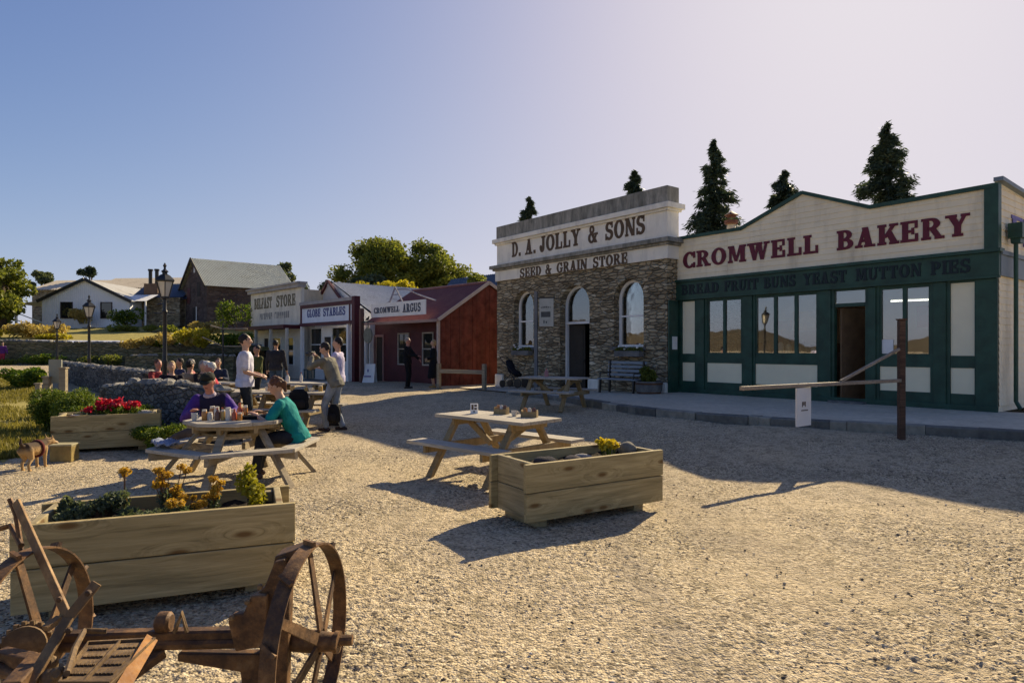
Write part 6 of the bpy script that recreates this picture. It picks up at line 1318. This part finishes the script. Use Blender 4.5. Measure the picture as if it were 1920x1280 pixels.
def on(P, rz, x, y, z=.75): return Vector(P) + Vector((math.cos(rz) * x - math.sin(rz) * y, math.sin(rz) * x + math.cos(rz) * y, z))
P1 = Vector((-.2, 8.22, 0)); r1 = R(-43)
T = thing('table_number', 'white card stand with dark figures on the sunlit picnic table', 'card stand', on(P1, r1, -.42, .02), R(-10)); MB().box(-.05, -.012, .0, .05, .0, .13).build('card', M_white, T)
m = MB(); m.box(-.035, -.0145, .05, -.008, -.0122, .115); m.box(.004, -.0145, .05, .036, -.0122, .075); m.box(.004, -.0146, .09, .036, -.0122, .115); m.box(-.012, -.0144, .018, .012, -.0122, .034); m.build('printed_mark', M_letdark, T)
def caddy(label, p, rz, w=.13):
    T = thing('condiment_box', label, 'box', p, rz); m = MB(); m.box(-w, -.05, 0, w, .05, .008); m.box(-w, -.05, .008, w, -.042, .07); m.box(-w, .042, .008, w, .05, .07); m.box(-w, -.042, .008, -w + .008, .042, .09); m.box(w - .008, -.042, .008, w, .042, .09); m.build('tray', M_tleg, T)
    for k, x in enumerate((-.07, 0, .07)): MB().lathe([(.024, .01), (.024, .1), (.015, .115)], (x * w / .13, 0, 0), 10).build('packet', M_jar[(k * 2) % 6], T, 'auto')
caddy('small wooden condiment box at the back of the sunlit picnic table', on(P1, r1, -.1, .2), r1 + .3, .09); caddy('wooden condiment box at the right end of the sunlit picnic table', on(P1, r1, .42, .16), r1 + .5, .1)
jar('white cup between the two condiment boxes on the sunlit table', on(P1, r1, .2, .12), .04, .07, M_jar[2], 1, None, 'cup')
for k, (x, y, m, kd, lab) in enumerate(((-.6, .05, 2, 1, 'white cup at the left end of the table with cups'), (-.35, -.1, 5, 0, 'steel pot left of centre on the table with cups'), (-.1, .12, 3, 0, 'honey jar on the table with cups, behind the teal woman'), (.25, .0, 3, 2, 'yellow bottle right of centre on the table with cups'), (.38, -.08, 2, 1, 'white cup beside the yellow bottle'), (.5, .1, 3, 0, 'yellowish jar at the right of the table with cups'))):
    jar(lab, on(P2, r2, x, y), .045, .12 if kd != 1 else .08, M_jar[m], kd, None, 'cup' if kd == 1 else 'jar')
jar('tall white bottle at the left end of the farther picnic table', on(P3, r3, -.4, 0), .05, .22, M_jar[2], 2, None, 'bottle'); jar('slim white bottle in the middle of the farther picnic table', on(P3, r3, -.05, .05), .035, .25, M_jar[2], 2, None, 'bottle')
jar('reddish bottle on the shaded picnic table by the store', on((q.x, q.y + .25, q.z), R(-30), -.2, 0), .05, .2, paint('pinkish_glass', (.35, .16, .16), .3, .2, 6, .02), 2, None, 'bottle')
def backpack(label, p, rz):
    T = thing('backpack', label, 'bag', p, rz); m = MB(); V = Vector; m.loft([(V((0, 0, z)), V((w, 0, 0)), V((0, d, 0))) for z, w, d in ((0, .15, .09), (.04, .19, .12), (.2, .19, .12), (.32, .16, .1), (.38, .09, .06))], 16); m.build('body', cloth((.012, .012, .013), 'bag'), T, True)
    m = MB(); m.loft([(V((0, -.12, z)), V((w, 0, 0)), V((0, d, 0))) for z, w, d in ((.03, .1, .03), (.06, .13, .05), (.16, .13, .05), (.19, .1, .02))], 14); m.build('pocket', cloth((.02, .018, .018), 'bag'), T, True)
    for x in (-.08, .08): MB().tube([(x, .1, .05), (x, .17, .16), (x, .14, .3), (x * .7, .06, .37)], .016, 6).build('strap', cloth((.02, .012, .012), 'bag'), T)
backpack('black backpack standing on the bench behind the photographer', on(P2, r2, .42, -.68, .456), r2 + .3); backpack('black bag hanging low at the right end of the same bench', on(P2, r2, 1.0, -.4, .2), r2 - .2); bpy.data.objects['backpack.001'].scale = (.7, .7, .9)

# ------------------------------------------------------------------ street lamps
M_lampglass = paint('frosted_lamp_glass', (.62, .57, .46), .25, .1, 4, .02, .5)
def lamp():
    T = thing('street_lamp', 'tall black lantern lamp post, nearest of the three', 'street lamp', (0, 0, 0), 0, 'lantern street lamps')
    MB().lathe([(.15, 0), (.15, .12), (.12, .16), (.11, .5), (.075, .62), (.06, .7), (.055, 1.3), (.065, 1.34), (.048, 1.4), (.042, 2.45), (.06, 2.5), (.04, 2.55), (.04, 2.78)], n=16).build('post', M_black, T, 'auto')
    MB().tube([(-.24, 0, 2.46), (.24, 0, 2.46)], .014, 8).build('ladder_bar', M_black, T)
    h = MB(); h.lathe([(.03, 2.78), (.1, 2.8), (.1, 2.84), (.03, 2.85)], n=6)
    h.lathe([(.2, 3.18), (.225, 3.2), (.22, 3.23), (.12, 3.33), (.06, 3.36), (.06, 3.4), (.09, 3.42), (.03, 3.47), (.025, 3.52), (.045, 3.55), (.01, 3.62)], n=6)
    for k in range(6): a = R(60 * k); h.beam((.095 * math.cos(a), .095 * math.sin(a), 2.84), (.195 * math.cos(a), .195 * math.sin(a), 3.19), .018, .018)
    h.build('lantern_frame', M_black, T); MB().lathe([(.088, 2.845), (.18, 3.18)], n=6).build('lantern_glass', M_lampglass, T); return T
LP = lamp(); x = (309 - U0) / FPX * 15; LP.location = (x, 15, G(x, 15) - .05)
for u, Y, l in ((167, 23.2, 'black lantern lamp post in front of the white cottage, middle of the three'), (107, 34.6, 'small far black lantern lamp post, farthest of the three')): x = (u - U0) / FPX * Y; z = EYE + (653 - (553 if u == 167 else 588)) / FPX * Y - 3.62; again(LP, l, (x, Y, min(z, G(x, Y))), 0)
# white and grey posts with a board where the path meets the wall
for u, v, w, h, l in ((88, 735, .12, .95, 'pale post left of the blank notice board'), (119, 738, .13, 1.15, 'white gate post right of the blank notice board'), (72, 748, .1, .8, 'short grey post at the edge of the lawn')):
    p = gnd(u, v); p = at(u, 0, 14.5); p.z = G(p.x, p.y); T = thing('post', l, 'post', p, R(10)); MB().box(-w / 2, -w / 2, -.1, w / 2, w / 2, h).build('shaft', M_timber, T, bevel=.01); MB().box(-w / 2 - .015, -w / 2 - .015, h, w / 2 + .015, w / 2 + .015, h + .03).build('cap', M_timber, T)
p = at(104, 0, 14.6); T = thing('notice_board', 'blank grey green notice board on legs by the gate posts', 'board', (p.x, p.y, G(p.x, p.y)), R(10)); MB().box(-.13, -.02, .82, .13, .02, 1.35).build('panel', paint('grey_green_board', (.28, .28, .22), .7, .15, 3, .05), T)
for x in (-.09, .09): MB().box(x - .02, -.018, 0, x + .02, .018, .82).build('leg', M_timber, T)
# tan box beside the dog
p = gnd(121, 864); T = thing('tin_box', 'square yellowish tin standing by the planter next to the dog', 'box', p, R(10)); MB().box(-.14, -.12, 0, .14, .12, .225).build('body', paint('worn_tin', (.3, .22, .07), .5, .5, 7, .2, .4, (.12, .07, .03)), T, bevel=.01); MB().box(-.146, -.126, .225, .146, .126, .25).build('lid', paint('tin_lid', (.4, .35, .2), .5, .3, 7, .1), T, bevel=.006)

# ------------------------------------------------------------------ rusty post with boom, brace and hanging board
M_rust = sheetiron('rusty_steel', (.1, .055, .035), (.23, .1, .045), .9, .7, .3)
def boom():
    b = gnd(1690, 825); T = thing('hitching_post', 'rusty post with long horizontal bar and slanted brace in front of the bakery', 'post', b, 0)
    zt = EYE + (653 - 600) / FPX * b.y - b.z; MB().box(-.045, -.045, -.1, .045, .045, zt).build('post', M_rustwood, T, bevel=.01)
    e = at(1390, 728, 8.2) - b; j = Vector((0, 0, EYE - (713 - 653) / FPX * b.y - b.z)); d = (e - j).normalized()
    MB().beam(j + d * .05, e, .06, .05, b=.006).build('bar', M_barwood, T)
    t = .43; m = j.lerp(e, t) + Vector((0, 0, .03)); MB().beam(Vector((0, 0, zt - .45)) + d * .066, m, .04, .04, b=.005).build('brace', M_barwood, T); MB().box(-.055, -.055, zt, .055, .055, zt + .02).build('cap', M_rust, T)
    # board
    m = j.lerp(e, .66); T2 = thing('hanging_sign', 'white paper sign board hanging from the rusty bar', 'sign', b + m, math.atan2(-d.y, -d.x) + R(8)); MB().box(-.19, -.012, -.55, .19, .012, -.032).build('board', paint('sign_paper', (.74, .7, .64), .6, .05, 3, .03), T2)
    k = MB(); rr = random.Random(2); x = -.06
    for w_, h0 in ((.02, .0), (.03, .02), (.02, .0)): k.box(x, -.0155, -.29 + h0, x + w_, -.0125, -.22); x += w_ + .014
    x = -.08
    while x < .08: w_ = rr.uniform(.012, .03); k.box(x, -.0152, -.345, x + w_, -.0125, -.33); x += w_ + .008
    k.build('printed_mark', M_letdark, T2)
    for x in (-.13, .13): MB().tube([(x, 0, -.05), (x, 0, .03)], .006, 6).build('hook', M_rust, T2)
M_rustwood = wood('rusty_brown_timber', (.085, .05, .035), (.17, .1, .065), .8, 22, False, 0)
M_barwood = wood('bleached_bar', (.3, .23, .16), (.45, .37, .28), .7, 22, False, 0)
boom()

# ------------------------------------------------------------------ things along the shop fronts
def signpost():
    p = FJ.W(FJ.X(1005, -1.2), -1.2); T = thing('sign_post', 'tall grey post with a hanging white sign board before the stone store', 'sign', (p.x, p.y, .15), R(-20)); zt = EYE + (653 - 546) / FPX * p.y - .15
    MB().beam((0, 0, 0), (0, 0, zt), .1, .1, (0, 1, 0)).build('post', paint('grey_post', (.17, .17, .17), .7, .2, 3, .1), T); zb = zt - .22
    MB().beam((.05, 0, zb), (.62, 0, zb), .05, .05).build('arm', M_black, T); z1 = EYE + (653 - 560) / FPX * p.y - .15; z0 = EYE + (653 - 612) / FPX * p.y - .15
    o = MB().box(.12, -.02, z0, .6, .02, z1).build('sign_board', paint('aged_sign', (.45, .44, .38), .6, .15, 4, .05), T)
    k = MB(); k.box(.18, -.024, z0 + .3, .5, -.0205, z0 + .48)
    for i in range(6): k.box(.17 + i * .06, -.0236, z0 + .6, .21 + i * .06, -.0205, z0 + .66 - .012 * abs(i - 2.5))
    k.box(.26, -.0235, z0 + .1, .3, -.0205, z0 + .2); k.box(.34, -.0235, z0 + .1, .38, -.0205, z0 + .17); k.build('worn_mark', paint('worn_ink', (.09, .09, .085), .6, .3, 8, .02), o)
signpost()
def bench():
    x = FJ.X(1166, -.6); T = thing('park_bench', 'blue grey slatted bench against the wall right of the store door', 'bench', FJ.W(x, -.62, .16), FJ.r); M = paint('blue_grey_paint', (.24, .28, .31), .55, .15, 3, .06)
    s = MB()
    for k in range(4): s.box(-.75, -.25 + k * .11, .42, .75, -.16 + k * .11, .45)
    s.build('seat', M, T); s = MB()
    for k in range(4): s.box(-.75, .2 + k * .012, .52 + k * .12, .75, .225 + k * .012, .6 + k * .12)
    s.build('backrest', M, T)
    for x in (-.66, .66):
        MB().beam((x, -.24, 0), (x, -.2, .42), .05, .06, (0, 1, 0)).build('leg', M_black, T); MB().beam((x, .18, 0), (x, .24, .98), .05, .06, (0, 1, 0)).build('leg', M_black, T); MB().tube([(x, .2, .62), (x, -.2, .62), (x, -.22, .45)], .02, 8).build('armrest', M_black, T)
bench()
def barrel():
    x = FJ.X(1222, -.5); T = thing('half_barrel', 'stone grey half barrel tub with a small shrub at the corner of the store', 'tub', FJ.W(x, -.62, .16), 0)
    MB().lathe([(.3, 0), (.37, .2), (.38, .42), (.34, .42), (.33, .36), (.02, .36)], n=20).build('tub', M_kerb, T, 'auto')
    for z, r_ in ((.08, .335), (.33, .384)): MB().lathe([(r_, z), (r_ + .008, z + .01), (r_ + .008, z + .045), (r_, z + .05)], n=20).build('hoop', M_rust, T, 'auto')
    bush('tub_plant', 'dark small shrub growing in the half barrel', FJ.W(x, -.62, .5), [((0, 0, .2), (.22, .22, .2)), ((-.1, 0, .35), (.15, .15, .15))], 1400, .035, ML_oak, 141, cat='plant')
barrel()
for u, l in ((1186, 'flower box with white blooms under the right window of the store'), (985, 'flower box with white blooms under the left window of the store')):
    x = FJ.X(u); z = FJ.pt(1190, 652)[1]; T = thing('window_box', l, 'flower box', FJ.W(x, -.17, z - .26), FJ.r, 'store window boxes'); MB().box(-.5, -.1, 0, .5, .1, .17).build('trough', M_kerb, T)
    rr = random.Random(u); m = MB(); [m.ell((rr.uniform(-.45, .45), rr.uniform(-.1, .05), rr.uniform(.22, .36)), .04, .04, .03, 7, 5) for k in range(7)]; m.build('blossom', M_white, T, True)
    v, f = leaves(500, lobes_fn([((x_, 0, .2), (.2, .1, .09)) for x_ in (-.35, 0, .35)]), .03, u); raw('foliage', v, f, ML_oak, T)
def pram():
    x = FJ.X(966, -.7); T = thing('pram', 'black folding pram parked at the left corner of the store', 'pram', FJ.W(x, -.75, .12), FJ.r + R(10)); V = Vector
    for a, c in (((-.38, -.2), .13), ((-.38, .2), .13), ((.34, -.2), .16), ((.34, .2), .16)): MB().lathe([(c * .75, -.02), (c, -.018), (c, .018), (c * .75, .02)], (a[0], a[1], c), 18, ax=(0, 1, 0)).build('wheel', M_black, T, 'auto')
    for y in (-.2, .2): MB().tube([(-.38, y, .13), (.1, y, .55), (-.5, y, 1.05)], .015, 6).build('frame', M_black, T); MB().tube([(.34, y, .16), (-.1, y, .6)], .015, 6).build('frame', M_black, T)
    MB().tube([(-.5, -.2, 1.05), (-.52, 0, 1.06), (-.5, .2, 1.05)], .018, 6).build('handle', M_black, T); m = MB(); m.loft([(V((-.25, 0, .92)), V((.03, 0, .06)), V((0, .18, 0))), (V((-.1, 0, .6)), V((.06, 0, .1)), V((0, .18, 0))), (V((.22, 0, .45)), V((.02, 0, .08)), V((0, .17, 0)))], 12); m.build('seat', cloth((.02, .02, .024), 'pram'), T, True)
pram()
def hrail():
    a = gnd(823, 729); b = gnd(908, 732); T = thing('rail', 'low weathered timber rail between two posts before the red end wall', 'rail', a, math.atan2(b.y - a.y, b.x - a.x)); L = (b - a).length
    for x in (0, L): MB().beam((x, 0, -.1), (x, 0, .95), .13, .13, (0, 1, 0), b=.01).build('post', M_timber, T)
    MB().beam((.066, 0, .66), (L - .066, 0, .66), .1, .14, b=.01).build('crossbar', M_timber, T)
hrail()
def clockpost():
    p = FR.W(FR.X(678, -.75), -.75); z0 = .0; T = thing('street_post', 'brown street post carrying a round pale hanging sign', 'post', (p.x, p.y, z0), FR.r); zt = EYE + (653 - 578) / FPX * p.y
    MB().beam((0, 0, 0), (0, 0, zt), .16, .16, (0, 1, 0)).build('post', paint('brown_post', (.15, .08, .06), .7, .2, 3, .1), T); za = EYE + (653 - 604) / FPX * p.y; MB().beam((.08, 0, za), (1.0, 0, za), .06, .05).build('arm', M_black, T)
    zc = EYE + (653 - 629) / FPX * p.y; MB().lathe([(.3, -.03), (.34, -.03), (.34, .03), (.3, .03)], (.55, 0, zc), 24, ax=(0, 1, 0)).build('round_sign', paint('mossy_sign', (.2, .2, .15), .7, .4, 5, .1), T); MB().tube([(.55, 0, zc + .34), (.55, 0, za)], .015, 6).build('hanger', M_black, T)
    B = thing('bird', 'small black bird perched on the arm of the brown street post', 'bird', FR.W(FR.X(678, -.75) + .5, -.75, za + .14), FR.r); m = MB(); V = Vector
    m.loft([(V((-.16, 0, .04)), V((0, .02, 0)), V((0, 0, .01))), (V((-.06, 0, .07)), V((0, .045, 0)), V((0, 0, .045))), (V((.05, 0, .1)), V((0, .05, 0)), V((0, 0, .055))), (V((.1, 0, .15)), V((0, .03, 0)), V((0, 0, .035)))], 12); m.ell((.12, 0, .18), .035, .03, .032); m.cap((.15, 0, .178), (.18, 0, .172), .01, .004, 6); m.cap((.0, .02, .05), (0, .02, -.01), .006, .005, 6); m.cap((.0, -.02, .05), (0, -.02, -.01), .006, .005, 6); remesh(m.build('body', M_black, B), .008, 2)
clockpost()
def sandwich():
    p = FR.W(FR.X(692, -.45), -.45, .1); T = thing('sandwich_board', 'white a-frame board with a blue mark standing by the brown street post', 'sign', (p.x, p.y, .06), R(-8)); zt = .85
    for s in (-1, 1):
        o = MB().beam((0, s * .22, 0), (0, s * .03, zt), .6, .025, (0, 1, 0)).build('panel', M_white, T)
    k = MB()
    for a, z in ((0, .62), (-.1, .42), (.1, .42)): k.beam((a * .6, -.125 + .0, z), (a * 1.2, -.145, z - .12), .05, .008, (0, 1, 0))
    k.box(-.16, -.2, .28, .16, -.192, .33); k.build('printed_mark', M_letblue, T)
sandwich()
def chairs():
    M = paint('teal_chair', (.02, .06, .07), .5, .2, 4, .05)
    p = FR.W(FR.X(580, -.35), -.35, .17); T = thing('chair', 'dark teal slatted chair in front of the white shop window', 'chair', p, FR.r)
    MB().box(-.22, -.22, .42, .22, .22, .46).build('seat', M, T)
    for x in (-.19, .19):
        for y in (-.19, .19): MB().beam((x, y, 0), (x, y, .42 if y < 0 else .95), .035, .035, (0, 1, 0)).build('leg', M, T)
    m = MB(); m.box(-.17, .18, .88, .17, .2, .95); [m.box(x - .015, .182, .46, x + .015, .198, .88) for x in (-.1, 0, .1)]; m.build('backrest', M, T)
chairs()
# ------------------------------------------------------------------ the rusty farm machine in the foreground
def machine():
    T = thing('farm_machine', 'rusty antique two wheeled farm implement with lugged iron wheels and levers', 'farm machine', (-1.38, 2.66, 0), R(3))
    def rust(name, cs, r0=.45):
        t = NT(name); v = t.map(); a = t.noise(v, 9, 7, .7); b = t.noise(v, 46, 5, .72); c = t.noise(v, 3, 4)
        col = t.ramp(a, [(.28, cs[0]), (.45, cs[1]), (.58, cs[2]), (.76, cs[3])]); col = t.mixc(.6, col, t.ramp(b, [(.3, (.3, .27, .25)), (.55, (1, 1, 1)), (.75, (1.5, 1.35, 1.15))]), 'MULTIPLY')
        col = t.mixc(t.ramp(c, [(.45, (0, 0, 0)), (.65, (.6, .6, .6))]), col, cs[0]); t.bump(t.math('ADD', a, t.math('MULTIPLY', b, .9)), .55, .005)
        return t.done(col, t.ramp(b, [(.3, (r0,) * 3), (.7, (.85, .85, .85))]), .5, .3)
    M = rust('flaking_rust', [(.03, .018, .011), (.1, .052, .023), (.21, .11, .042), (.36, .23, .11)]); M2 = rust('orange_rust', [(.12, .045, .01), (.26, .115, .022), (.34, .16, .035), (.42, .24, .08)], .6)
    M3 = rust('cast_rust', [(.06, .036, .018), (.16, .1, .045), (.26, .17, .08), (.36, .26, .14)], .5); M2b = rust('lever_rust', [(.1, .055, .022), (.22, .13, .055), (.31, .195, .085), (.42, .29, .15)], .5)
    ax = -.0; Rw = .392
    def wheel(x, n_sp, out, tilt=0, yaw=0):
        W = MB(); w = .062; seg = 48                          # rim: broad flat iron band
        W.lathe([(Rw - .008, -w / 2), (Rw, -w / 2), (Rw + .001, 0), (Rw, w / 2), (Rw - .008, w / 2), (Rw - .008, -w / 2)], (0, 0, 0), seg, ax=(1, 0, 0)); W.f = [f for f in W.f if len(f) == 4]
        o = W.build('wheel', M, T, 'auto'); o.location = (x, 0, Rw); o.rotation_euler = (R(tilt), 0, R(yaw))
        for k in range(n_sp):
            a = 2 * math.pi * k / n_sp + .3; d = Vector((0, math.cos(a), math.sin(a))); MB().beam(d * .045 + Vector((out * .05, 0, 0)), d * (Rw - .013) + Vector((-out * .01, 0, 0)), .046, .011, (1, 0, 0), w1=.036, h1=.009).build('spoke', M, o)
        MB().lathe([(.03, -.09), (.04, -.085), (.045, -.02), (.045, .04), (.04, .06), (.036, .11), (.044, .112), (.044, .13), (.02, .13)], (0, 0, 0), 18, ax=(out, 0, 0)).build('hub', M, o, 'auto')
        for k in range(10):                                # slanted lugs round the rim
            a = 2 * math.pi * k / 10 + .15; d = Vector((0, math.cos(a), math.sin(a))); e = Vector((0, -math.sin(a), math.cos(a))); MB().beam(d * (Rw + .009) - Vector((w * .45, 0, 0)) - e * .02, d * (Rw + .009) + Vector((w * .45, 0, 0)) + e * .02, .016, .02, d).build('lug', M, o)
        return o
    wheel(.54, 6, 1, 8, -7); wheel(-.575, 6, 1, 20)
    # main axle beam, deep in the middle and stepped at the right
    MB().beam((-.62, .02, .415), (.5, .02, .415), .055, .06, b=.008).build('axle_beam', M, T)
    MB().tube([(-.64, 0, Rw), (.72, 0, Rw)], .022, 10).build('axle', M, T)
    b = MB(); b.prism([(.02, .36), (.38, .35), (.4, .1), (.36, .02), (.3, .02), (.27, .28), (.02, .33)], -.02, .03); b.build('bracket', M, T, bevel=.005)
    # tall plate and guard beside the right wheel
    g = MB(); g.prism([(.36, .44), (.3, .46), (.31, .58), (.38, .64), (.42, .74), (.46, .75), (.48, .62), (.475, .44), (.46, .0), (.36, .0)], -.06, .0); g.build('side_plate', M, T, bevel=.005)
    g = MB(); g.prism([(.39, .66), (.41, .75), (.52, .785), (.535, .76), (.46, .64)], -.02, .09); g.build('guard', M, T, bevel=.005)
    g = MB(); g.prism([(.28, .4), (.25, .52), (.27, .55), (.31, .55), (.34, .62), (.4, .62), (.4, .42)], -.1, -.065); g.build('cast_bracket', M, T, bevel=.006)
    for x, z in ((.27, .54), (.33, .6), (.38, .66), (.44, .46)): MB().lathe([(.011, 0), (.011, .01), (.006, .014)], (x, -.105, z), 8, ax=(0, -1, 0)).build('bolt', M3, T)
    # small winding drum by the left wheel and a ratchet in the middle
    o = MB().lathe([(.02, -.045), (.075, -.04), (.075, .0), (.062, .005), (.062, .03), (.075, .035), (.075, .05), (.02, .055)], (-.5, -.12, .46), 22, ax=(.35, -1, .15)).build('drum', M3, T, 'auto')
    for k in range(18): a = 2 * math.pi * k / 18; d = Vector((math.cos(a), 0, math.sin(a))); d.rotate(Vector((0, -1, 0)).rotation_difference(Vector((.35, -1, .15)).normalized())); MB().box(-.008, -.006, -.008, .008, .006, .008).build('tooth', M3, o).location = Vector((-.5, -.12, .46)) + d * .078
    MB().lathe([(.03, -.03), (.042, -.02), (.042, .02), (.03, .03)], (-.05, .02, .475), 14, ax=(1, 0, 0)).build('ratchet', M, T, 'auto'); r_ = MB(); r_.tube([(.0, .0, .44), (.03, 0, .52), (.05, 0, .44)], .01, 6); r_.build('pawl', M3, T)
    # levers
    w2l = lambda u, v, Y: loc2(R(3), (-1.38, 2.66, 0), at(u, v, Y))
    lv = MB(); lv.beam(w2l(30, 940, 2.75), w2l(128, 1158, 2.45), .036, .014, (0, 1, 0)); lv.build('long_lever', M2b, T, bevel=.003)
    MB().tube([w2l(18, 935, 2.77), w2l(30, 965, 2.75), w2l(40, 1030, 2.72), w2l(30, 1060, 2.72)], .01, 7).build('lever_grip', M, T)
    lv = MB(); lv.beam(w2l(182, 1092, 2.42), w2l(128, 1158, 2.35), .036, .014, (0, 1, 0)); lv.beam(w2l(128.5, 1157.5, 2.35), w2l(50, 1290, 2.15), .038, .0145, (0, 1, 0)); lv.build('cross_lever', M2b, T, bevel=.003)
    for u, v, Y in ((113, 1122, 2.45), (167, 1110, 2.38), (131, 1180, 2.32)): MB().lathe([(.011, 0), (.011, .012), (.006, .016)], w2l(u, v, Y - .01), 8, ax=(0, -1, 0)).build('bolt', M, T)
    lv = MB(); lv.tube([w2l(-30, 1000, 2.75), w2l(20, 985, 2.8), w2l(40, 1022, 2.7)], .012, 7); lv.build('curved_rod', M, T)
    MB().beam(w2l(85, 1178, 2.4), w2l(112, 1158, 2.45), .03, .02).build('crank', M2b, T)
    # cast plate with raised lettering-like ribs, tilted towards the camera
    A, B, C, D = w2l(165, 1205, 2.4), w2l(292, 1198, 2.42), w2l(205, 1282, 2.05), w2l(108, 1282, 2.05)
    p = MB(); n = (B - A).cross(D - A).normalized(); n = -n if n.z < 0 else n; lift = lambda q, h: q + n * h
    p.add([lift(A, 0), lift(B, 0), lift(C, 0), lift(D, 0), lift(A, -.02), lift(B, -.02), lift(C, -.02), lift(D, -.02)], [(0, 1, 2, 3), (7, 6, 5, 4), (0, 4, 5, 1), (1, 5, 6, 2), (2, 6, 7, 3), (3, 7, 4, 0)]); po = p.build('cast_plate', M3, T, bevel=.003)
    q = MB(); P = lambda s, t_, h: lift(A.lerp(B, s).lerp(D.lerp(C, s), t_), h); rr = random.Random(6)
    for s0, s1, t0, t1 in ((0, 1, 0, .03), (0, 1, .97, 1), (0, .02, .03, .97), (.98, 1, .03, .97), (.47, .5, .03, .97)): q.add([P(s0, t0, .001), P(s1, t0, .001), P(s1, t1, .001), P(s0, t1, .001), P(s0, t0, .009), P(s1, t0, .009), P(s1, t1, .009), P(s0, t1, .009)], [(4, 5, 6, 7), (0, 1, 5, 4), (1, 2, 6, 5), (2, 3, 7, 6), (3, 0, 4, 7)])
    q.build('rib', M3, po)
    q = MB()
    for col in (.1, .56):
        for row in range(4):
            s = col
            while s < col + .3:
                w_ = rr.uniform(.03, .06); t0 = .12 + row * .2
                q.add([P(s, t0, .001), P(s + w_, t0, .001), P(s + w_, t0 + .09, .001), P(s, t0 + .09, .001), P(s, t0, .006), P(s + w_, t0, .006), P(s + w_, t0 + .09, .006), P(s, t0 + .09, .006)], [(4, 5, 6, 7), (0, 1, 5, 4), (1, 2, 6, 5), (2, 3, 7, 6), (3, 0, 4, 7)]); s += w_ + .02
    q.build('cast_marks', M3, po)
    MB().tube([w2l(125, 1262, 2.1), w2l(140, 1215, 2.3), w2l(158, 1182, 2.45), w2l(200, 1182, 2.48)], .011, 7).build('bent_rod', M3, T)
    MB().beam(w2l(284, 1196, 2.42), w2l(228, 1290, 2.08), .045, .012, (0, 1, .3)).build('flat_stay', M2, T)
    # jumble of castings at the lower left
    c = MB(); c.beam(w2l(72, 1232, 2.3), w2l(20, 1290, 2.1), .06, .04); c.beam(w2l(0, 1228, 2.35), w2l(60, 1240, 2.3), .05, .05); c.build('cast_arm', M, T, bevel=.006)
    c = MB(); c.tube([w2l(-10, 1252, 2.3), w2l(30, 1265, 2.3), w2l(70, 1285, 2.25)], .022, 8); c.build('shaft', M, T, True)
    for u, v, Y, r_ in ((95, 1245, 2.3, .03), (82, 1258, 2.28, .026), (115, 1262, 2.2, .022), (100, 1270, 2.22, .03)): MB().lathe([(r_ * .5, 0), (r_, .01), (r_, .035), (r_ * .6, .045)], w2l(u, v, Y), 12, ax=(.2, -1, .5)).build('nut', M3, T, 'auto')
    MB().beam((-.62, -.05, .34), (-.1, -.6, .1), .06, .05, b=.006).build('drawbar', M, T); MB().beam((-.05, .0, .36), (-.35, -.5, .2), .05, .04, b=.005).build('frame_bar', M, T)
machine()
